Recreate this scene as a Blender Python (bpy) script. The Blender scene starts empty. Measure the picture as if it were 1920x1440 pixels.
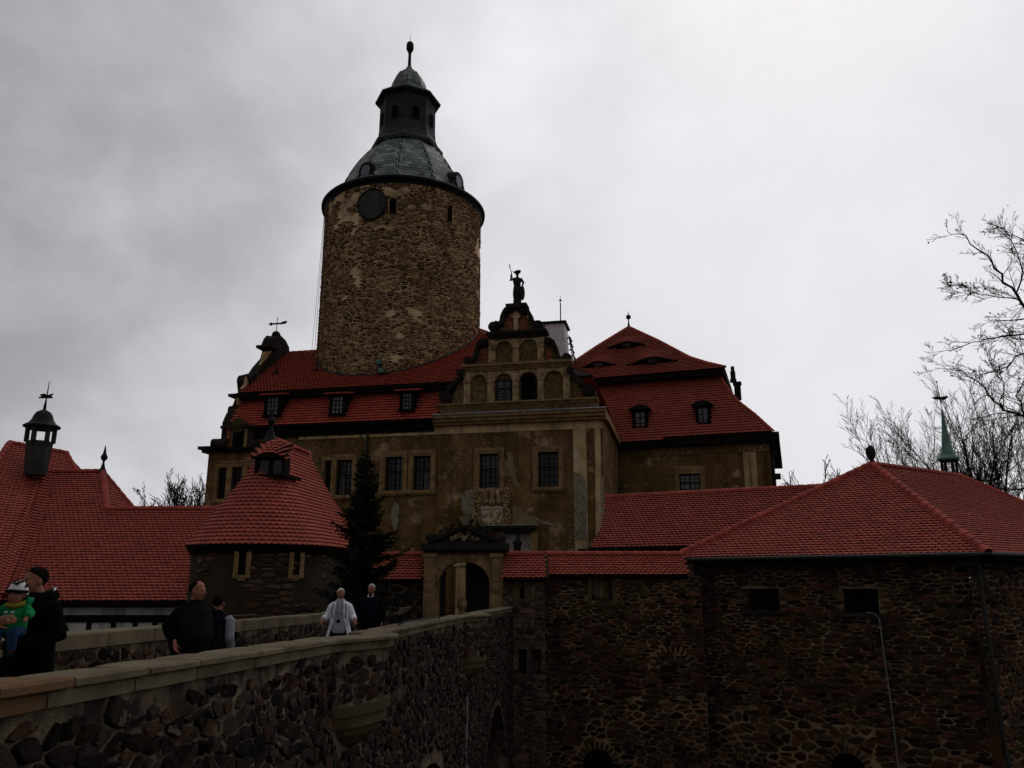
import bpy, bmesh, math, random
import numpy as np
from math import sin, cos, pi, radians, sqrt, atan2, hypot
from mathutils import Vector, Matrix, noise
random.seed(7); RN = np.random.RandomState(7)
S = bpy.context.scene
COL = S.collection
# ------------------------------------------------------------------ camera
FPX = 1500.0; PITCH = math.atan(370/1500.0); CAMZ = 1.6
CP, SP = cos(PITCH), sin(PITCH)
cam_d = bpy.data.cameras.new("camera"); cam = bpy.data.objects.new("camera", cam_d); COL.objects.link(cam)
cam_d.sensor_width = 36; cam_d.lens = FPX/1920*36; cam_d.clip_start = 0.1; cam_d.clip_end = 2000
cam.location = (0, 0, CAMZ); cam.rotation_euler = (pi/2+PITCH, 0, 0); S.camera = cam
# ------------------------------------------------------------------ sky, sun, exposure
SUN_AZ, SUN_EL = radians(24), radians(46)      # veiled sun ahead and to the right, high in the cloud
sdir = Vector((sin(SUN_AZ)*cos(SUN_EL), cos(SUN_AZ)*cos(SUN_EL), sin(SUN_EL)))
SKY_BRIGHT = 1.0
def make_world():
    w = bpy.data.worlds.new("World"); S.world = w; w.use_nodes = True
    nt = w.node_tree; N = nt.nodes; L = nt.links
    for n in list(N): N.remove(n)
    out = N.new('ShaderNodeOutputWorld')
    tc = N.new('ShaderNodeTexCoord')
    nrm = N.new('ShaderNodeVectorMath'); nrm.operation = 'NORMALIZE'; L.new(tc.outputs['Generated'], nrm.inputs[0])
    sky = N.new('ShaderNodeTexSky'); sky.sky_type = 'NISHITA'; sky.sun_disc = False
    sky.sun_elevation = SUN_EL; sky.sun_rotation = SUN_AZ; sky.dust_density = 4
    def math_(op, a, b=None, clamp=False):
        m = N.new('ShaderNodeMath'); m.operation = op; m.use_clamp = clamp
        for i, v in enumerate((a, b)):
            if v is None: continue
            if isinstance(v, (int, float)): m.inputs[i].default_value = v
            else: L.new(v, m.inputs[i])
        return m.outputs[0]
    sep = N.new('ShaderNodeSeparateXYZ'); L.new(nrm.outputs[0], sep.inputs[0])
    zz = math_('ADD', math_('MAXIMUM', sep.outputs['Z'], 0.0), 0.50)
    dv = N.new('ShaderNodeCombineXYZ')
    L.new(math_('DIVIDE', sep.outputs['X'], zz), dv.inputs[0]); L.new(math_('DIVIDE', sep.outputs['Y'], zz), dv.inputs[1])
    def noise_(scale, det, rough, off, dist=0.0, sc=(1, 1, 1)):
        mp = N.new('ShaderNodeMapping'); mp.inputs['Location'].default_value = off; mp.inputs['Scale'].default_value = sc
        L.new(dv.outputs[0], mp.inputs[0])
        n = N.new('ShaderNodeTexNoise'); n.inputs['Scale'].default_value = scale; n.inputs['Detail'].default_value = det
        n.inputs['Roughness'].default_value = rough; n.inputs['Distortion'].default_value = dist
        L.new(mp.outputs[0], n.inputs['Vector']); return n.outputs[0]
    def dot_(d):
        v = N.new('ShaderNodeVectorMath'); v.operation = 'DOT_PRODUCT'; L.new(nrm.outputs[0], v.inputs[0])
        d = Vector(d).normalized(); v.inputs[1].default_value = d; return v.outputs['Value']
    def mapr(x, a, b, c, d):
        m = N.new('ShaderNodeMapRange'); m.interpolation_type = 'SMOOTHSTEP'
        L.new(x, m.inputs[0])
        for i, v in enumerate((a, b, c, d)): m.inputs[i+1].default_value = v
        return m.outputs[0]
    def n3(scale, det, rough, off, dist, sc):
        mp = N.new('ShaderNodeMapping'); mp.inputs['Location'].default_value = off; mp.inputs['Scale'].default_value = sc; L.new(nrm.outputs[0], mp.inputs[0])
        n = N.new('ShaderNodeTexNoise'); n.inputs['Scale'].default_value = scale; n.inputs['Detail'].default_value = det; n.inputs['Roughness'].default_value = rough; n.inputs['Distortion'].default_value = dist
        L.new(mp.outputs[0], n.inputs['Vector']); return n.outputs[0]
    big = n3(2.6, 5, 0.50, (1.7, 4.4, .6), 0.2, (1, 1, 1.3))
    fine = n3(6.5, 8, 0.58, (6.1, 2.7, 3.1), 0.2, (1, 1, 1.3))
    # cloud thickness: thicker (greyer) away from the veiled sun
    b1 = mapr(dot_((0.40, 1, 0.38)), -0.2, 0.97, 0.0, 1.0)
    lev = math_('ADD', math_('MULTIPLY', b1, 0.50), 0.325)
    lev = math_('ADD', lev, mapr(dot_((0.5, 1, 0.12)), 0.84, 1.0, 0.0, 0.03))
    lev = math_('SUBTRACT', lev, mapr(dot_((-0.62, .90, .62)), .86, .995, 0.0, 0.19))
    lev = math_('SUBTRACT', lev, mapr(dot_((-0.65, .93, .22)), .90, .999, 0.0, 0.02))
    t = math_('ADD', math_('MULTIPLY', mapr(big, 0.36, 0.64, -0.5, 0.5), 0.17), math_('MULTIPLY', mapr(fine, 0.32, 0.68, -0.5, 0.5), 0.10))
    damp = mapr(dot_((0.5, 1, 0.2)), 0.80, 0.99, 1.0, 0.30)
    lev = math_('ADD', lev, math_('MULTIPLY', t, damp))
    lev = math_('MULTIPLY', math_('MAXIMUM', lev, 0.08), SKY_BRIGHT)
    cl = N.new('ShaderNodeCombineXYZ')
    L.new(math_('MULTIPLY', lev, 0.972), cl.inputs[0]); L.new(math_('MULTIPLY', lev, 0.962), cl.inputs[1]); L.new(math_('MULTIPLY', lev, 1.01), cl.inputs[2])
    b_cl = N.new('ShaderNodeBackground'); L.new(cl.outputs[0], b_cl.inputs[0]); b_cl.inputs[1].default_value = 0.97
    b_sk = N.new('ShaderNodeBackground'); L.new(sky.outputs[0], b_sk.inputs[0]); b_sk.inputs[1].default_value = 0.05
    mx = N.new('ShaderNodeMixShader'); mx.inputs[0].default_value = 0.93      # the overcast hides nearly all of the clear sky
    L.new(b_sk.outputs[0], mx.inputs[1]); L.new(b_cl.outputs[0], mx.inputs[2]); L.new(mx.outputs[0], out.inputs[0])
make_world()
sl = bpy.data.lights.new("sun", 'SUN'); so = bpy.data.objects.new("sun", sl); COL.objects.link(so)
sl.energy = 0.5; sl.angle = radians(25); sl.color = (1, .97, .93)
so.rotation_euler = (-sdir).to_track_quat('-Z', 'Y').to_euler(); so.location = (0, 0, 60)
S.view_settings.view_transform = 'Standard'; S.view_settings.look = 'None'; S.view_settings.exposure = 0.0; S.view_settings.gamma = 1
S.view_settings.use_curve_mapping = False
S.cycles.max_bounces = 5
# ------------------------------------------------------------------ pixel helpers (photo pixels of the 1920x1440 survey view)
def ray(px, py):
    a = (px-960)/FPX; b = (720-py)/FPX
    return Vector((a, CP-b*SP, SP+b*CP))
def at(px, py, Y):
    d = ray(px, py); return Vector((0, 0, CAMZ))+d*(Y/d.y)
def on_plane(px, py, p, n):
    d = ray(px, py); o = Vector((0, 0, CAMZ)); return o+d*((Vector(p)-o).dot(n)/d.dot(n))
class Fr:                                      # wall frame: u along the wall to the right, w behind it, z up
    def __init__(s, x, y, deg):
        a = radians(deg); s.o = Vector((x, y, 0)); s.ex = Vector((cos(a), -sin(a), 0)); s.nb = Vector((sin(a), cos(a), 0))
    def pt(s, u, w, z): return s.o+s.ex*u+s.nb*w+Vector((0, 0, z))
    def px(s, px, py, w=0.0):
        p = on_plane(px, py, s.o+s.nb*w, s.nb); return ((p-s.o).dot(s.ex), p.z)
    def side(s, px, py, u=0.0):                # pixel -> (w, z) on the cross plane at u
        p = on_plane(px, py, s.o+s.ex*u, s.ex); return ((p-s.o).dot(s.nb), p.z)
    def inv(s, p): q = Vector(p)-s.o; return (q.dot(s.ex), q.dot(s.nb), p[2])
# ------------------------------------------------------------------ materials
MATS = {}
def mat(name, c1, c2=None, scale=3.0, rough=0.85, bump=0.0, bscale=None, island=0.0, c3=None, metallic=0.0, spec=0.12, patch=None, detail=6, bdist=0.02, streak=None, flake=None):
    if name in MATS: return MATS[name]
    m = bpy.data.materials.new(name); MATS[name] = m; m.use_nodes = True
    nt = m.node_tree; N = nt.nodes; L = nt.links
    bs = N['Principled BSDF']; bs.inputs['Roughness'].default_value = rough; bs.inputs['Metallic'].default_value = metallic
    bs.inputs['Specular IOR Level'].default_value = spec
    tc = N.new('ShaderNodeTexCoord'); geo = N.new('ShaderNodeNewGeometry')
    pos = geo.outputs['Position']
    def nz(sc, det=detail, rg=0.6):
        n = N.new('ShaderNodeTexNoise'); n.inputs['Scale'].default_value = sc; n.inputs['Detail'].default_value = det; n.inputs['Roughness'].default_value = rg
        L.new(pos, n.inputs['Vector']); return n.outputs[0]
    def mp(x, a, b):
        r = N.new('ShaderNodeMapRange'); L.new(x, r.inputs[0]); r.inputs[1].default_value = a; r.inputs[2].default_value = b; return r.outputs[0]
    def mixc(f, a, b):
        x = N.new('ShaderNodeMix'); x.data_type = 'RGBA'; L.new(f, x.inputs[0])
        for i, v in ((6, a), (7, b)):
            if isinstance(v, tuple): x.inputs[i].default_value = (*v, 1)
            else: L.new(v, x.inputs[i])
        return x.outputs[2]
    c2 = c2 or tuple(v*.7 for v in c1)
    col = mixc(mp(nz(scale), .35, .65), c1, c2)
    if island > 0:
        oi = N.new('ShaderNodeObjectInfo'); ad = N.new('ShaderNodeMath'); ad.operation = 'ADD'
        L.new(geo.outputs['Random Per Island'], ad.inputs[0]); L.new(oi.outputs['Random'], ad.inputs[1])
        fr = N.new('ShaderNodeMath'); fr.operation = 'FRACT'; L.new(ad.outputs[0], fr.inputs[0])
        r = fr.outputs[0]
        if c3:
            s2 = N.new('ShaderNodeMath'); s2.operation = 'MULTIPLY'; L.new(r, s2.inputs[0]); s2.inputs[1].default_value = 7.31
            f2 = N.new('ShaderNodeMath'); f2.operation = 'FRACT'; L.new(s2.outputs[0], f2.inputs[0])
            col = mixc(mp(f2.outputs[0], .62, .72), col, c3)
        hv = N.new('ShaderNodeHueSaturation'); L.new(col, hv.inputs['Color'])
        r2 = N.new('ShaderNodeMapRange'); L.new(r, r2.inputs[0]); r2.inputs[3].default_value = 1-island; r2.inputs[4].default_value = 1+island
        L.new(r2.outputs[0], hv.inputs['Value']); col = hv.outputs[0]
    if patch:                                  # (colour, scale, lo, hi): worn patches with ragged edges
        pc, ps, lo, hi = patch
        col = mixc(mp(nz(ps, 8, .65), lo, hi), col, pc)
    if streak:                                 # rain streaks running down
        sc_, ss = streak
        mpn = N.new('ShaderNodeMapping'); mpn.inputs['Scale'].default_value = (ss, ss, ss*.06); L.new(pos, mpn.inputs[0])
        n = N.new('ShaderNodeTexNoise'); n.inputs['Scale'].default_value = 1; n.inputs['Detail'].default_value = 5; L.new(mpn.outputs[0], n.inputs['Vector'])
        col = mixc(mp(n.outputs[0], .5, .72), col, sc_)
    if flake:                                  # small flakes of lighter render, longer than high
        fc, fs, lo, hi = flake
        mpf = N.new('ShaderNodeMapping'); mpf.inputs['Scale'].default_value = (fs, fs, fs*2.6); L.new(pos, mpf.inputs[0])
        n = N.new('ShaderNodeTexNoise'); n.inputs['Scale'].default_value = 1; n.inputs['Detail'].default_value = 7; n.inputs['Roughness'].default_value = .7; L.new(mpf.outputs[0], n.inputs['Vector'])
        big_ = nz(.45, 3, .5); mm = N.new('ShaderNodeMath'); mm.operation = 'MULTIPLY'; L.new(mp(n.outputs[0], lo, hi), mm.inputs[0]); L.new(mp(big_, .47, .62), mm.inputs[1])
        col = mixc(mm.outputs[0], col, fc)
    L.new(col, bs.inputs['Base Color'])
    if bump > 0:
        b = N.new('ShaderNodeBump'); b.inputs['Strength'].default_value = bump; b.inputs['Distance'].default_value = bdist
        L.new(nz(bscale or scale*4, 6, .65), b.inputs['Height']); L.new(b.outputs[0], bs.inputs['Normal'])
    return m
M_TILE = mat('red_roof_tile', (.33, .074, .047), (.275, .060, .039), .7, .85, .25, 30, .12, (.255, .062, .042), spec=.10, patch=((.17, .046, .036), 2.3, .64, .8))
M_TILE_D = mat('older_roof_tile', (.39, .068, .036), (.30, .052, .030), 1.0, .85, .25, 30, .11, (.29, .052, .034), spec=.10, patch=((.14, .034, .024), 1.7, .62, .78))
M_RIDGE = mat('ridge_tile_clay', (.34, .066, .046), (.24, .046, .034), 2, .85, .2, 25, .2, spec=.1)
M_DECK = mat('roof_underlay', (.02, .006, .004), (.012, .004, .003), 2, .9)
M_STONE = mat('rubble_stone', (.075, .052, .034), (.045, .032, .022), 5, .9, .7, 16, .55, (.09, .045, .028), spec=.08, patch=((.11, .08, .05), 6, .62, .75))
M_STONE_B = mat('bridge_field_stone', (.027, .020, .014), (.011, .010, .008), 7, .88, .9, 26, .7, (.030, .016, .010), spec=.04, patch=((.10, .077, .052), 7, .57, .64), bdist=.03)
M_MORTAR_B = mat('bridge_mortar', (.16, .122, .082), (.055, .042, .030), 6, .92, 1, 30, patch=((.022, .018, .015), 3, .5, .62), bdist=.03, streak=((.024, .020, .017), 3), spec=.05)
M_MORTAR_T = mat('tower_mortar', (.62, .45, .25), (.42, .29, .15), 1.3, .92, .9, 14, patch=((.075, .050, .030), .55, .50, .66), spec=.05)
M_STONE_T = mat('tower_stone', (.15, .082, .034), (.060, .034, .016), 2.5, .9, .7, 9, .6, (.24, .15, .075), spec=.05, patch=((.42, .29, .16), 1.1, .58, .68))
M_MORTAR_C = mat('curtain_wall_mortar', (.26, .175, .10), (.11, .073, .042), 1.0, .92, .8, 12, patch=((.030, .022, .015), 1.4, .48, .60), spec=.05)
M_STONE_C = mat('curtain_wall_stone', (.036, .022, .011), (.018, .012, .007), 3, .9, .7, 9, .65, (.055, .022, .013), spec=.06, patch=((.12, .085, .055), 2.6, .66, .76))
M_PLASTER = mat('weathered_plaster', (.165, .098, .036), (.062, .036, .014), .9, .93, 1, 9, patch=((.33, .235, .125), .8, .56, .66), bdist=.05, streak=((.05, .03, .013), 2.2), spec=.05, flake=((.48, .37, .21), 6.5, .56, .66))
M_PLASTER_R = mat('rough_infill_plaster', (.15, .10, .045), (.06, .04, .018), 5, .94, 1, 9, bdist=.10, spec=.05, flake=((.33, .25, .14), 7, .50, .60))
M_PLASTER_L = mat('smooth_trim_plaster', (.50, .37, .19), (.30, .215, .10), 1.2, .9, .4, 10, patch=((.46, .41, .33), 1.1, .62, .70), streak=((.10, .075, .045), 3), spec=.05)
M_SAND = mat('dark_sandstone', (.27, .178, .078), (.14, .092, .042), 2.2, .88, .5, 14, .15, patch=((.055, .042, .026), 1.6, .54, .72), spec=.05)
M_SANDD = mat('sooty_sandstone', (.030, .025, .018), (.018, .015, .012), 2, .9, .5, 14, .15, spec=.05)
M_COPING = mat('coping_sandstone', (.120, .096, .060), (.078, .062, .038), 3, .88, .5, 22, .16, patch=((.040, .035, .024), 2.4, .54, .72), spec=.08)
M_COPING_O = mat('orange_coping_sandstone', (.125, .070, .032), (.085, .048, .024), 3, .88, .5, 22, .1, patch=((.05, .036, .022), 2.0, .58, .75), spec=.08)
M_SAND_D = mat('corbel_sandstone', (.075, .055, .027), (.040, .030, .016), 2.2, .88, .5, 14, .15, spec=.05)
M_PIL = mat('pale_pilaster_stone', (.40, .285, .145), (.24, .165, .085), 2.4, .9, .6, 14, .2, patch=((.08, .056, .032), 2.6, .52, .68), streak=((.10, .07, .04), 4), spec=.05)
M_BRICK = mat('red_brick', (.30, .085, .035), (.18, .055, .026), 4, .9, .6, 20, .35, (.20, .10, .055), spec=.05)
M_COPPER = mat('copper_patina', (.13, .165, .145), (.055, .068, .062), 1.1, .6, .25, 8, .25, (.17, .215, .19), spec=.25, patch=((.020, .020, .019), .9, .56, .72))
M_COPPER_D = mat('dark_oxidised_copper', (.040, .044, .034), (.018, .020, .016), 1.5, .7, .3, 8, .2)
M_COPPER_L = mat('green_copper', (.12, .22, .18), (.065, .12, .10), 2, .6, .2, 8, .1)
M_LEAD = mat('dark_sheet_metal', (.012, .012, .012), (.008, .008, .008), 2, .7, .2, 8)
M_LANT = mat('lantern_slate', (.034, .036, .030), (.016, .018, .016), 1.5, .75, .3, 8, .3)
M_FLASH = mat('zinc_flashing', (.42, .45, .43), (.16, .17, .165), 4, .5, .1, 8)
M_GUT = mat('gutter_metal', (.030, .028, .025), (.018, .017, .016), 3, .6)
M_WOOD = mat('dark_timber', (.010, .008, .006), (.006, .005, .004), 4, .85, .3, 20, spec=.05)
M_WOODF = mat('window_frame_wood', (.022, .015, .010), (.014, .010, .007), 6, .8, spec=.05)
M_DOORW = mat('grey_door_boards', (.42, .38, .32), (.28, .25, .21), 4, .8, .3, 20)
M_WHITE = mat('pale_render', (.62, .59, .54), (.48, .455, .41), 1.5, .9, .3, 12, streak=((.17, .15, .125), 2))
M_GREYR = mat('grey_roughcast', (.68, .69, .70), (.46, .47, .48), 6, .9, .9, 18, bdist=.04)
M_SLATEG = mat('ground_soil', (.035, .033, .02), (.018, .02, .010), .6, .95, .6, 4)
M_COBBLE = mat('cobble_paving', (.07, .062, .052), (.04, .036, .03), 2, .85, .5, 12)
M_BARK = mat('bark', (.020, .015, .011), (.011, .009, .007), 3, .9, .4, 18)
M_BARK2 = mat('grey_bark', (.028, .022, .017), (.016, .013, .010), 3, .9, .4, 18)
M_NEEDLE = mat('spruce_needles', (.014, .024, .009), (.007, .012, .005), 2, .9, island=.5, spec=.03)
M_LEAF = mat('withered_leaves', (.045, .035, .012), (.03, .022, .010), 2, .8, island=.4)
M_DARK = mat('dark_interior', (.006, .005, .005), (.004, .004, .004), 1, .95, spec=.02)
M_BLACKF = mat('black_cloth', (.0036, .0038, .0046), (.002, .0022, .0028), 6, .95, .2, 30, spec=.02)
M_NAVY = mat('navy_cloth', (.005, .0065, .012), (.003, .0035, .007), 6, .95, .2, 30, spec=.02)
M_SKIN = mat('skin', (.25, .112, .062), (.17, .070, .038), 12, .6, .1, 60, spec=.15)
M_SKINR = mat('ruddy_skin', (.27, .105, .062), (.21, .078, .046), 12, .6, .1, 60, spec=.15)
def glass_mat():
    m = bpy.data.materials.new('window_glass'); m.use_nodes = True; b = m.node_tree.nodes['Principled BSDF']
    N = m.node_tree.nodes; L = m.node_tree.links
    b.inputs['Base Color'].default_value = (.006, .007, .009, 1); b.inputs['Roughness'].default_value = .18; b.inputs['Specular IOR Level'].default_value = .3
    g = N.new('ShaderNodeNewGeometry'); n = N.new('ShaderNodeTexNoise'); n.inputs['Scale'].default_value = 2.5; L.new(g.outputs['Position'], n.inputs['Vector'])
    bp = N.new('ShaderNodeBump'); bp.inputs['Strength'].default_value = .35; bp.inputs['Distance'].default_value = .05; L.new(n.outputs[0], bp.inputs['Height']); L.new(bp.outputs[0], b.inputs['Normal'])
    return m
M_GLASS = glass_mat()
M_GLASS_B = mat('curtain_reflection_glass', (.035, .038, .045), (.010, .011, .014), 2.0, .2, .2, 3, spec=.4)  # mottled bluish tone paints varied reflections into some panes, along with curtains
M_GLASS2 = mat('curtained_glass', (.14, .15, .165), (.04, .045, .055), 2.2, .35, .15, 3, spec=.4)
# ------------------------------------------------------------------ objects
WL = {}
def wloc(o):
    return WL[o.name]
def thing(name, label, cat, loc, group=None, kind=None):
    o = bpy.data.objects.new(name, None); COL.objects.link(o); o.empty_display_size = .3
    o.location = loc; WL[o.name] = Vector(loc); o['label'] = label; o['category'] = cat
    if group: o['group'] = group
    return o
class MB:
    def __init__(s): s.v = []; s.f = []
    def quad(s, a, b, c, d): n = len(s.v); s.v += [a, b, c, d]; s.f.append((n, n+1, n+2, n+3))
    def poly(s, pts): n = len(s.v); s.v += list(pts); s.f.append(tuple(range(n, n+len(pts))))
    def prism_pts(s, A, B):
        n = len(s.v); m = len(A); s.v += list(A)+list(B)
        s.f.append(tuple(range(n, n+m))); s.f.append(tuple(range(n+2*m-1, n+m-1, -1)))
        for i in range(m):
            j = (i+1) % m; s.f.append((n+i, n+m+i, n+m+j, n+j))
    def box(s, fr, u0, u1, w0, w1, z0, z1):
        s.prism_pts([fr.pt(u0, w0, z0), fr.pt(u1, w0, z0), fr.pt(u1, w0, z1), fr.pt(u0, w0, z1)],
                    [fr.pt(u0, w1, z0), fr.pt(u1, w1, z0), fr.pt(u1, w1, z1), fr.pt(u0, w1, z1)])
    def prism(s, fr, poly, w0, w1):
        s.prism_pts([fr.pt(u, w0, z) for u, z in poly], [fr.pt(u, w1, z) for u, z in poly])
    def slab(s, pts, n, t):                     # polygon pts thickened against normal n
        n = Vector(n).normalized(); s.prism_pts([Vector(p) for p in pts], [Vector(p)-n*t for p in pts])
    def rings(s, R, close=True, cap0=True, cap1=True):   # list of rings (lists of points)
        n = len(s.v); m = len(R[0])
        for r in R: s.v += list(r)
        for i in range(len(R)-1):
            for j in range(m if close else m-1):
                a = n+i*m+j; b = n+i*m+(j+1) % m; s.f.append((a, b, b+m, a+m))
        if cap0: s.f.append(tuple(n+j for j in range(m-1, -1, -1)))
        if cap1: s.f.append(tuple(n+(len(R)-1)*m+j for j in range(m)))
    def lathe(s, c, prof, seg=24, ph=0.0, cap=True):
        R = [[Vector((c[0]+r*cos(ph+2*pi*j/seg), c[1]+r*sin(ph+2*pi*j/seg), z)) for j in range(seg)] for r, z in prof]
        s.rings(R, cap0=cap, cap1=cap)
    def tube(s, pts, rad, seg=6, cap=True):
        pts = [Vector(p) for p in pts]; R = []
        if isinstance(rad, (int, float)): rad = [rad]*len(pts)
        prev = None
        for i, p in enumerate(pts):
            d = (pts[min(i+1, len(pts)-1)]-pts[max(i-1, 0)])
            if d.length < 1e-9: d = Vector((0, 0, 1))
            d.normalize()
            a = prev-d*prev.dot(d) if prev is not None else d.cross(Vector((0, 0, 1)) if abs(d.z) < .9 else Vector((1, 0, 0)))
            if a.length < 1e-6: a = d.cross(Vector((1, .3, .2)))
            a.normalize(); prev = a; b = d.cross(a)
            R.append([p+(a*cos(2*pi*j/seg)+b*sin(2*pi*j/seg))*rad[i] for j in range(seg)])
        s.rings(R, cap0=cap, cap1=cap)
    def ball(s, c, r, seg=10, rg=6):
        rx, ry, rz = (r, r, r) if isinstance(r, (int, float)) else r
        c = Vector(c); R = []
        for i in range(rg+1):
            t = -pi/2+pi*i/rg; q = max(cos(t), .02)
            R.append([c+Vector((rx*q*cos(2*pi*j/seg), ry*q*sin(2*pi*j/seg), rz*sin(t))) for j in range(seg)])
        s.rings(R)
def mesh_np(name, V, F, smooth=False):
    me = bpy.data.meshes.new(name)
    me.from_pydata([tuple(v) for v in V], [], [tuple(f) for f in F]); me.update()
    if smooth: me.polygons.foreach_set('use_smooth', [True]*len(me.polygons))
    return me
def part(name, mb, m, parent=None, label=None, kind=None, smooth=False, fix=True, cat=None, group=None):
    V = np.array([tuple(v) for v in mb.v], dtype=float)
    c = (V.min(0)+V.max(0))/2
    if parent is None: c[2] = V[:, 2].min()
    me = mesh_np(name, V-c, mb.f, smooth)
    if fix:
        bm = bmesh.new(); bm.from_mesh(me); bmesh.ops.recalc_face_normals(bm, faces=bm.faces); bm.to_mesh(me); bm.free()
    me.materials.append(m)
    o = bpy.data.objects.new(name, me); COL.objects.link(o)
    wl = Vector(c); WL[o.name] = wl
    if parent is not None: o.parent = parent; o.location = wl-WL[parent.name]
    else: o.location = wl
    if label: o['label'] = label
    if kind: o['kind'] = kind
    if cat: o['category'] = cat
    if group: o['group'] = group
    return o
def inst(name, me, parent, P, A=None, D=None, N=None):
    o = bpy.data.objects.new(name, me); COL.objects.link(o); o.parent = parent
    loc = Vector(P)-WL[parent.name]
    if A is not None:
        o.matrix_basis = Matrix.Translation(loc) @ Matrix((A, D, N)).transposed().to_4x4()
    else: o.location = loc
    return o
def shade_auto(o): pass
# ------------------------------------------------------------------ tiles laid on any surface
def tmpl(w, Ln, th=.03, lift=.05, rnd=True):
    h = w/2*.99
    if rnd: top = [(-h, Ln*1.12, .004), (-h, h*.62, lift), (-h*.62, h*.16, lift), (0, 0, lift), (h*.62, h*.16, lift), (h, h*.62, lift), (h, Ln*1.12, .004)]
    else: top = [(-h, Ln*1.1, .004), (-h, 0, lift), (h, 0, lift), (h, Ln*1.1, .004)]
    n = len(top); low = [(x, y, z-th) for x, y, z in top]
    V = np.array(top+low); F = [tuple(range(n-1, -1, -1))]
    for i in range(n-1): F.append((i, i+1, n+i+1, n+i))
    return V, F
def inpoly(u, v, poly):
    c = False; j = len(poly)-1
    for i in range(len(poly)):
        a, b = poly[i], poly[j]
        if (a[1] > v) != (b[1] > v) and u < (b[0]-a[0])*(v-a[1])/(b[1]-a[1])+a[0]: c = not c
        j = i
    return c
def tiles_on_poly(O, U, Sv, poly, tw, course, skip=None):
    """O origin, U across, Sv up the slope, poly [(u,s)] -> list of (P,A,D(up),N)"""
    U = Vector(U).normalized(); Sv = Vector(Sv).normalized(); Nn = U.cross(Sv).normalized()
    us = [p[0] for p in poly]; ss = [p[1] for p in poly]; out = []
    r = 0; s = min(ss)
    while s < max(ss):
        u = min(us)-tw+(tw/2 if r % 2 else 0)
        while u < max(us)+tw:
            if inpoly(u, s+course*.5, poly):
                P = O+U*(u+random.uniform(-.006, .006))+Sv*(s+random.uniform(-.006, .006))+Nn*(random.uniform(-.003, .005))
                if skip is None or not skip(P):
                    a = random.gauss(0, .018); A = (U*cos(a)+Sv*sin(a)); D = (Sv*cos(a)-U*sin(a))
                    out.append((P, A, D, Nn))
            u += tw
        s += course; r += 1
    return out
def lay_tiles(parent, T, m, tw, course, nind=0, name='roof_tile', th=.03, lift=.05, rnd=True, stuffname='roof_tiling'):
    V, F = tmpl(tw, course, th, lift, rnd)
    me = mesh_np(name, V, F); me.materials.append(m)
    if nind:
        def infr(P):
            d = Vector(P)-Vector((0, 0, CAMZ)); f = d.y*CP+d.z*SP; upc = -d.y*SP+d.z*CP
            return abs(d.x/f*FPX) < 965 and abs(upc/f*FPX) < 725
        T = sorted(T, key=lambda t: (0 if infr(t[0]) else 1, t[0].length+random.uniform(0, .3)))
        for t in T[:nind]: inst(name, me, parent, *t)
        T = T[nind:]
    if not T: return None
    P = np.array([t[0] for t in T]); A = np.array([t[1] for t in T]); D = np.array([t[2] for t in T]); Nn = np.array([t[3] for t in T])
    W = P[:, None, :]+V[None, :, 0:1]*A[:, None, :]+V[None, :, 1:2]*D[:, None, :]+V[None, :, 2:3]*Nn[:, None, :]
    nv = len(V); W = W.reshape(-1, 3); mb = MB(); mb.v = W
    mb.f = [tuple(i+kk*nv for i in f) for kk in range(len(T)) for f in F]
    return part(stuffname, mb, m, parent, kind='stuff', fix=False)
def ridge_tiles(parent, p0, p1, r=.11, L=.38, m=None, name='ridge_tile', up=Vector((0, 0, 1)), lift=.02):
    p0 = Vector(p0); p1 = Vector(p1); d = (p1-p0); n = max(1, int(round(d.length/L))); st = d.length/n; d.normalize()
    a = d.cross(up).normalized(); b = a.cross(d).normalized()
    key = ('rt', round(r, 3), round(st, 2))
    if key not in MATS:
        V = []; F = []
        for i, (y, q) in enumerate(((-.02, 1.12), (st, .92))):
            for j in range(7):
                t = -.25+ (pi+.5)*j/6; V.append((r*q*cos(t), y, r*q*sin(t)))
        for j in range(6): F.append((j, j+1, 8+j, 7+j))
        V2 = [(x*.86, y, z*.86) for x, y, z in V[:7]]; V += V2
        for j in range(6): F.append((j, j+1, 15+j, 14+j))
        me = mesh_np(name, V, F); me.materials.append(m or M_RIDGE); MATS[key] = me
    for i in range(n): inst(name, MATS[key], parent, p0+d*(i*st)+b*lift, a, d, b)
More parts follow.
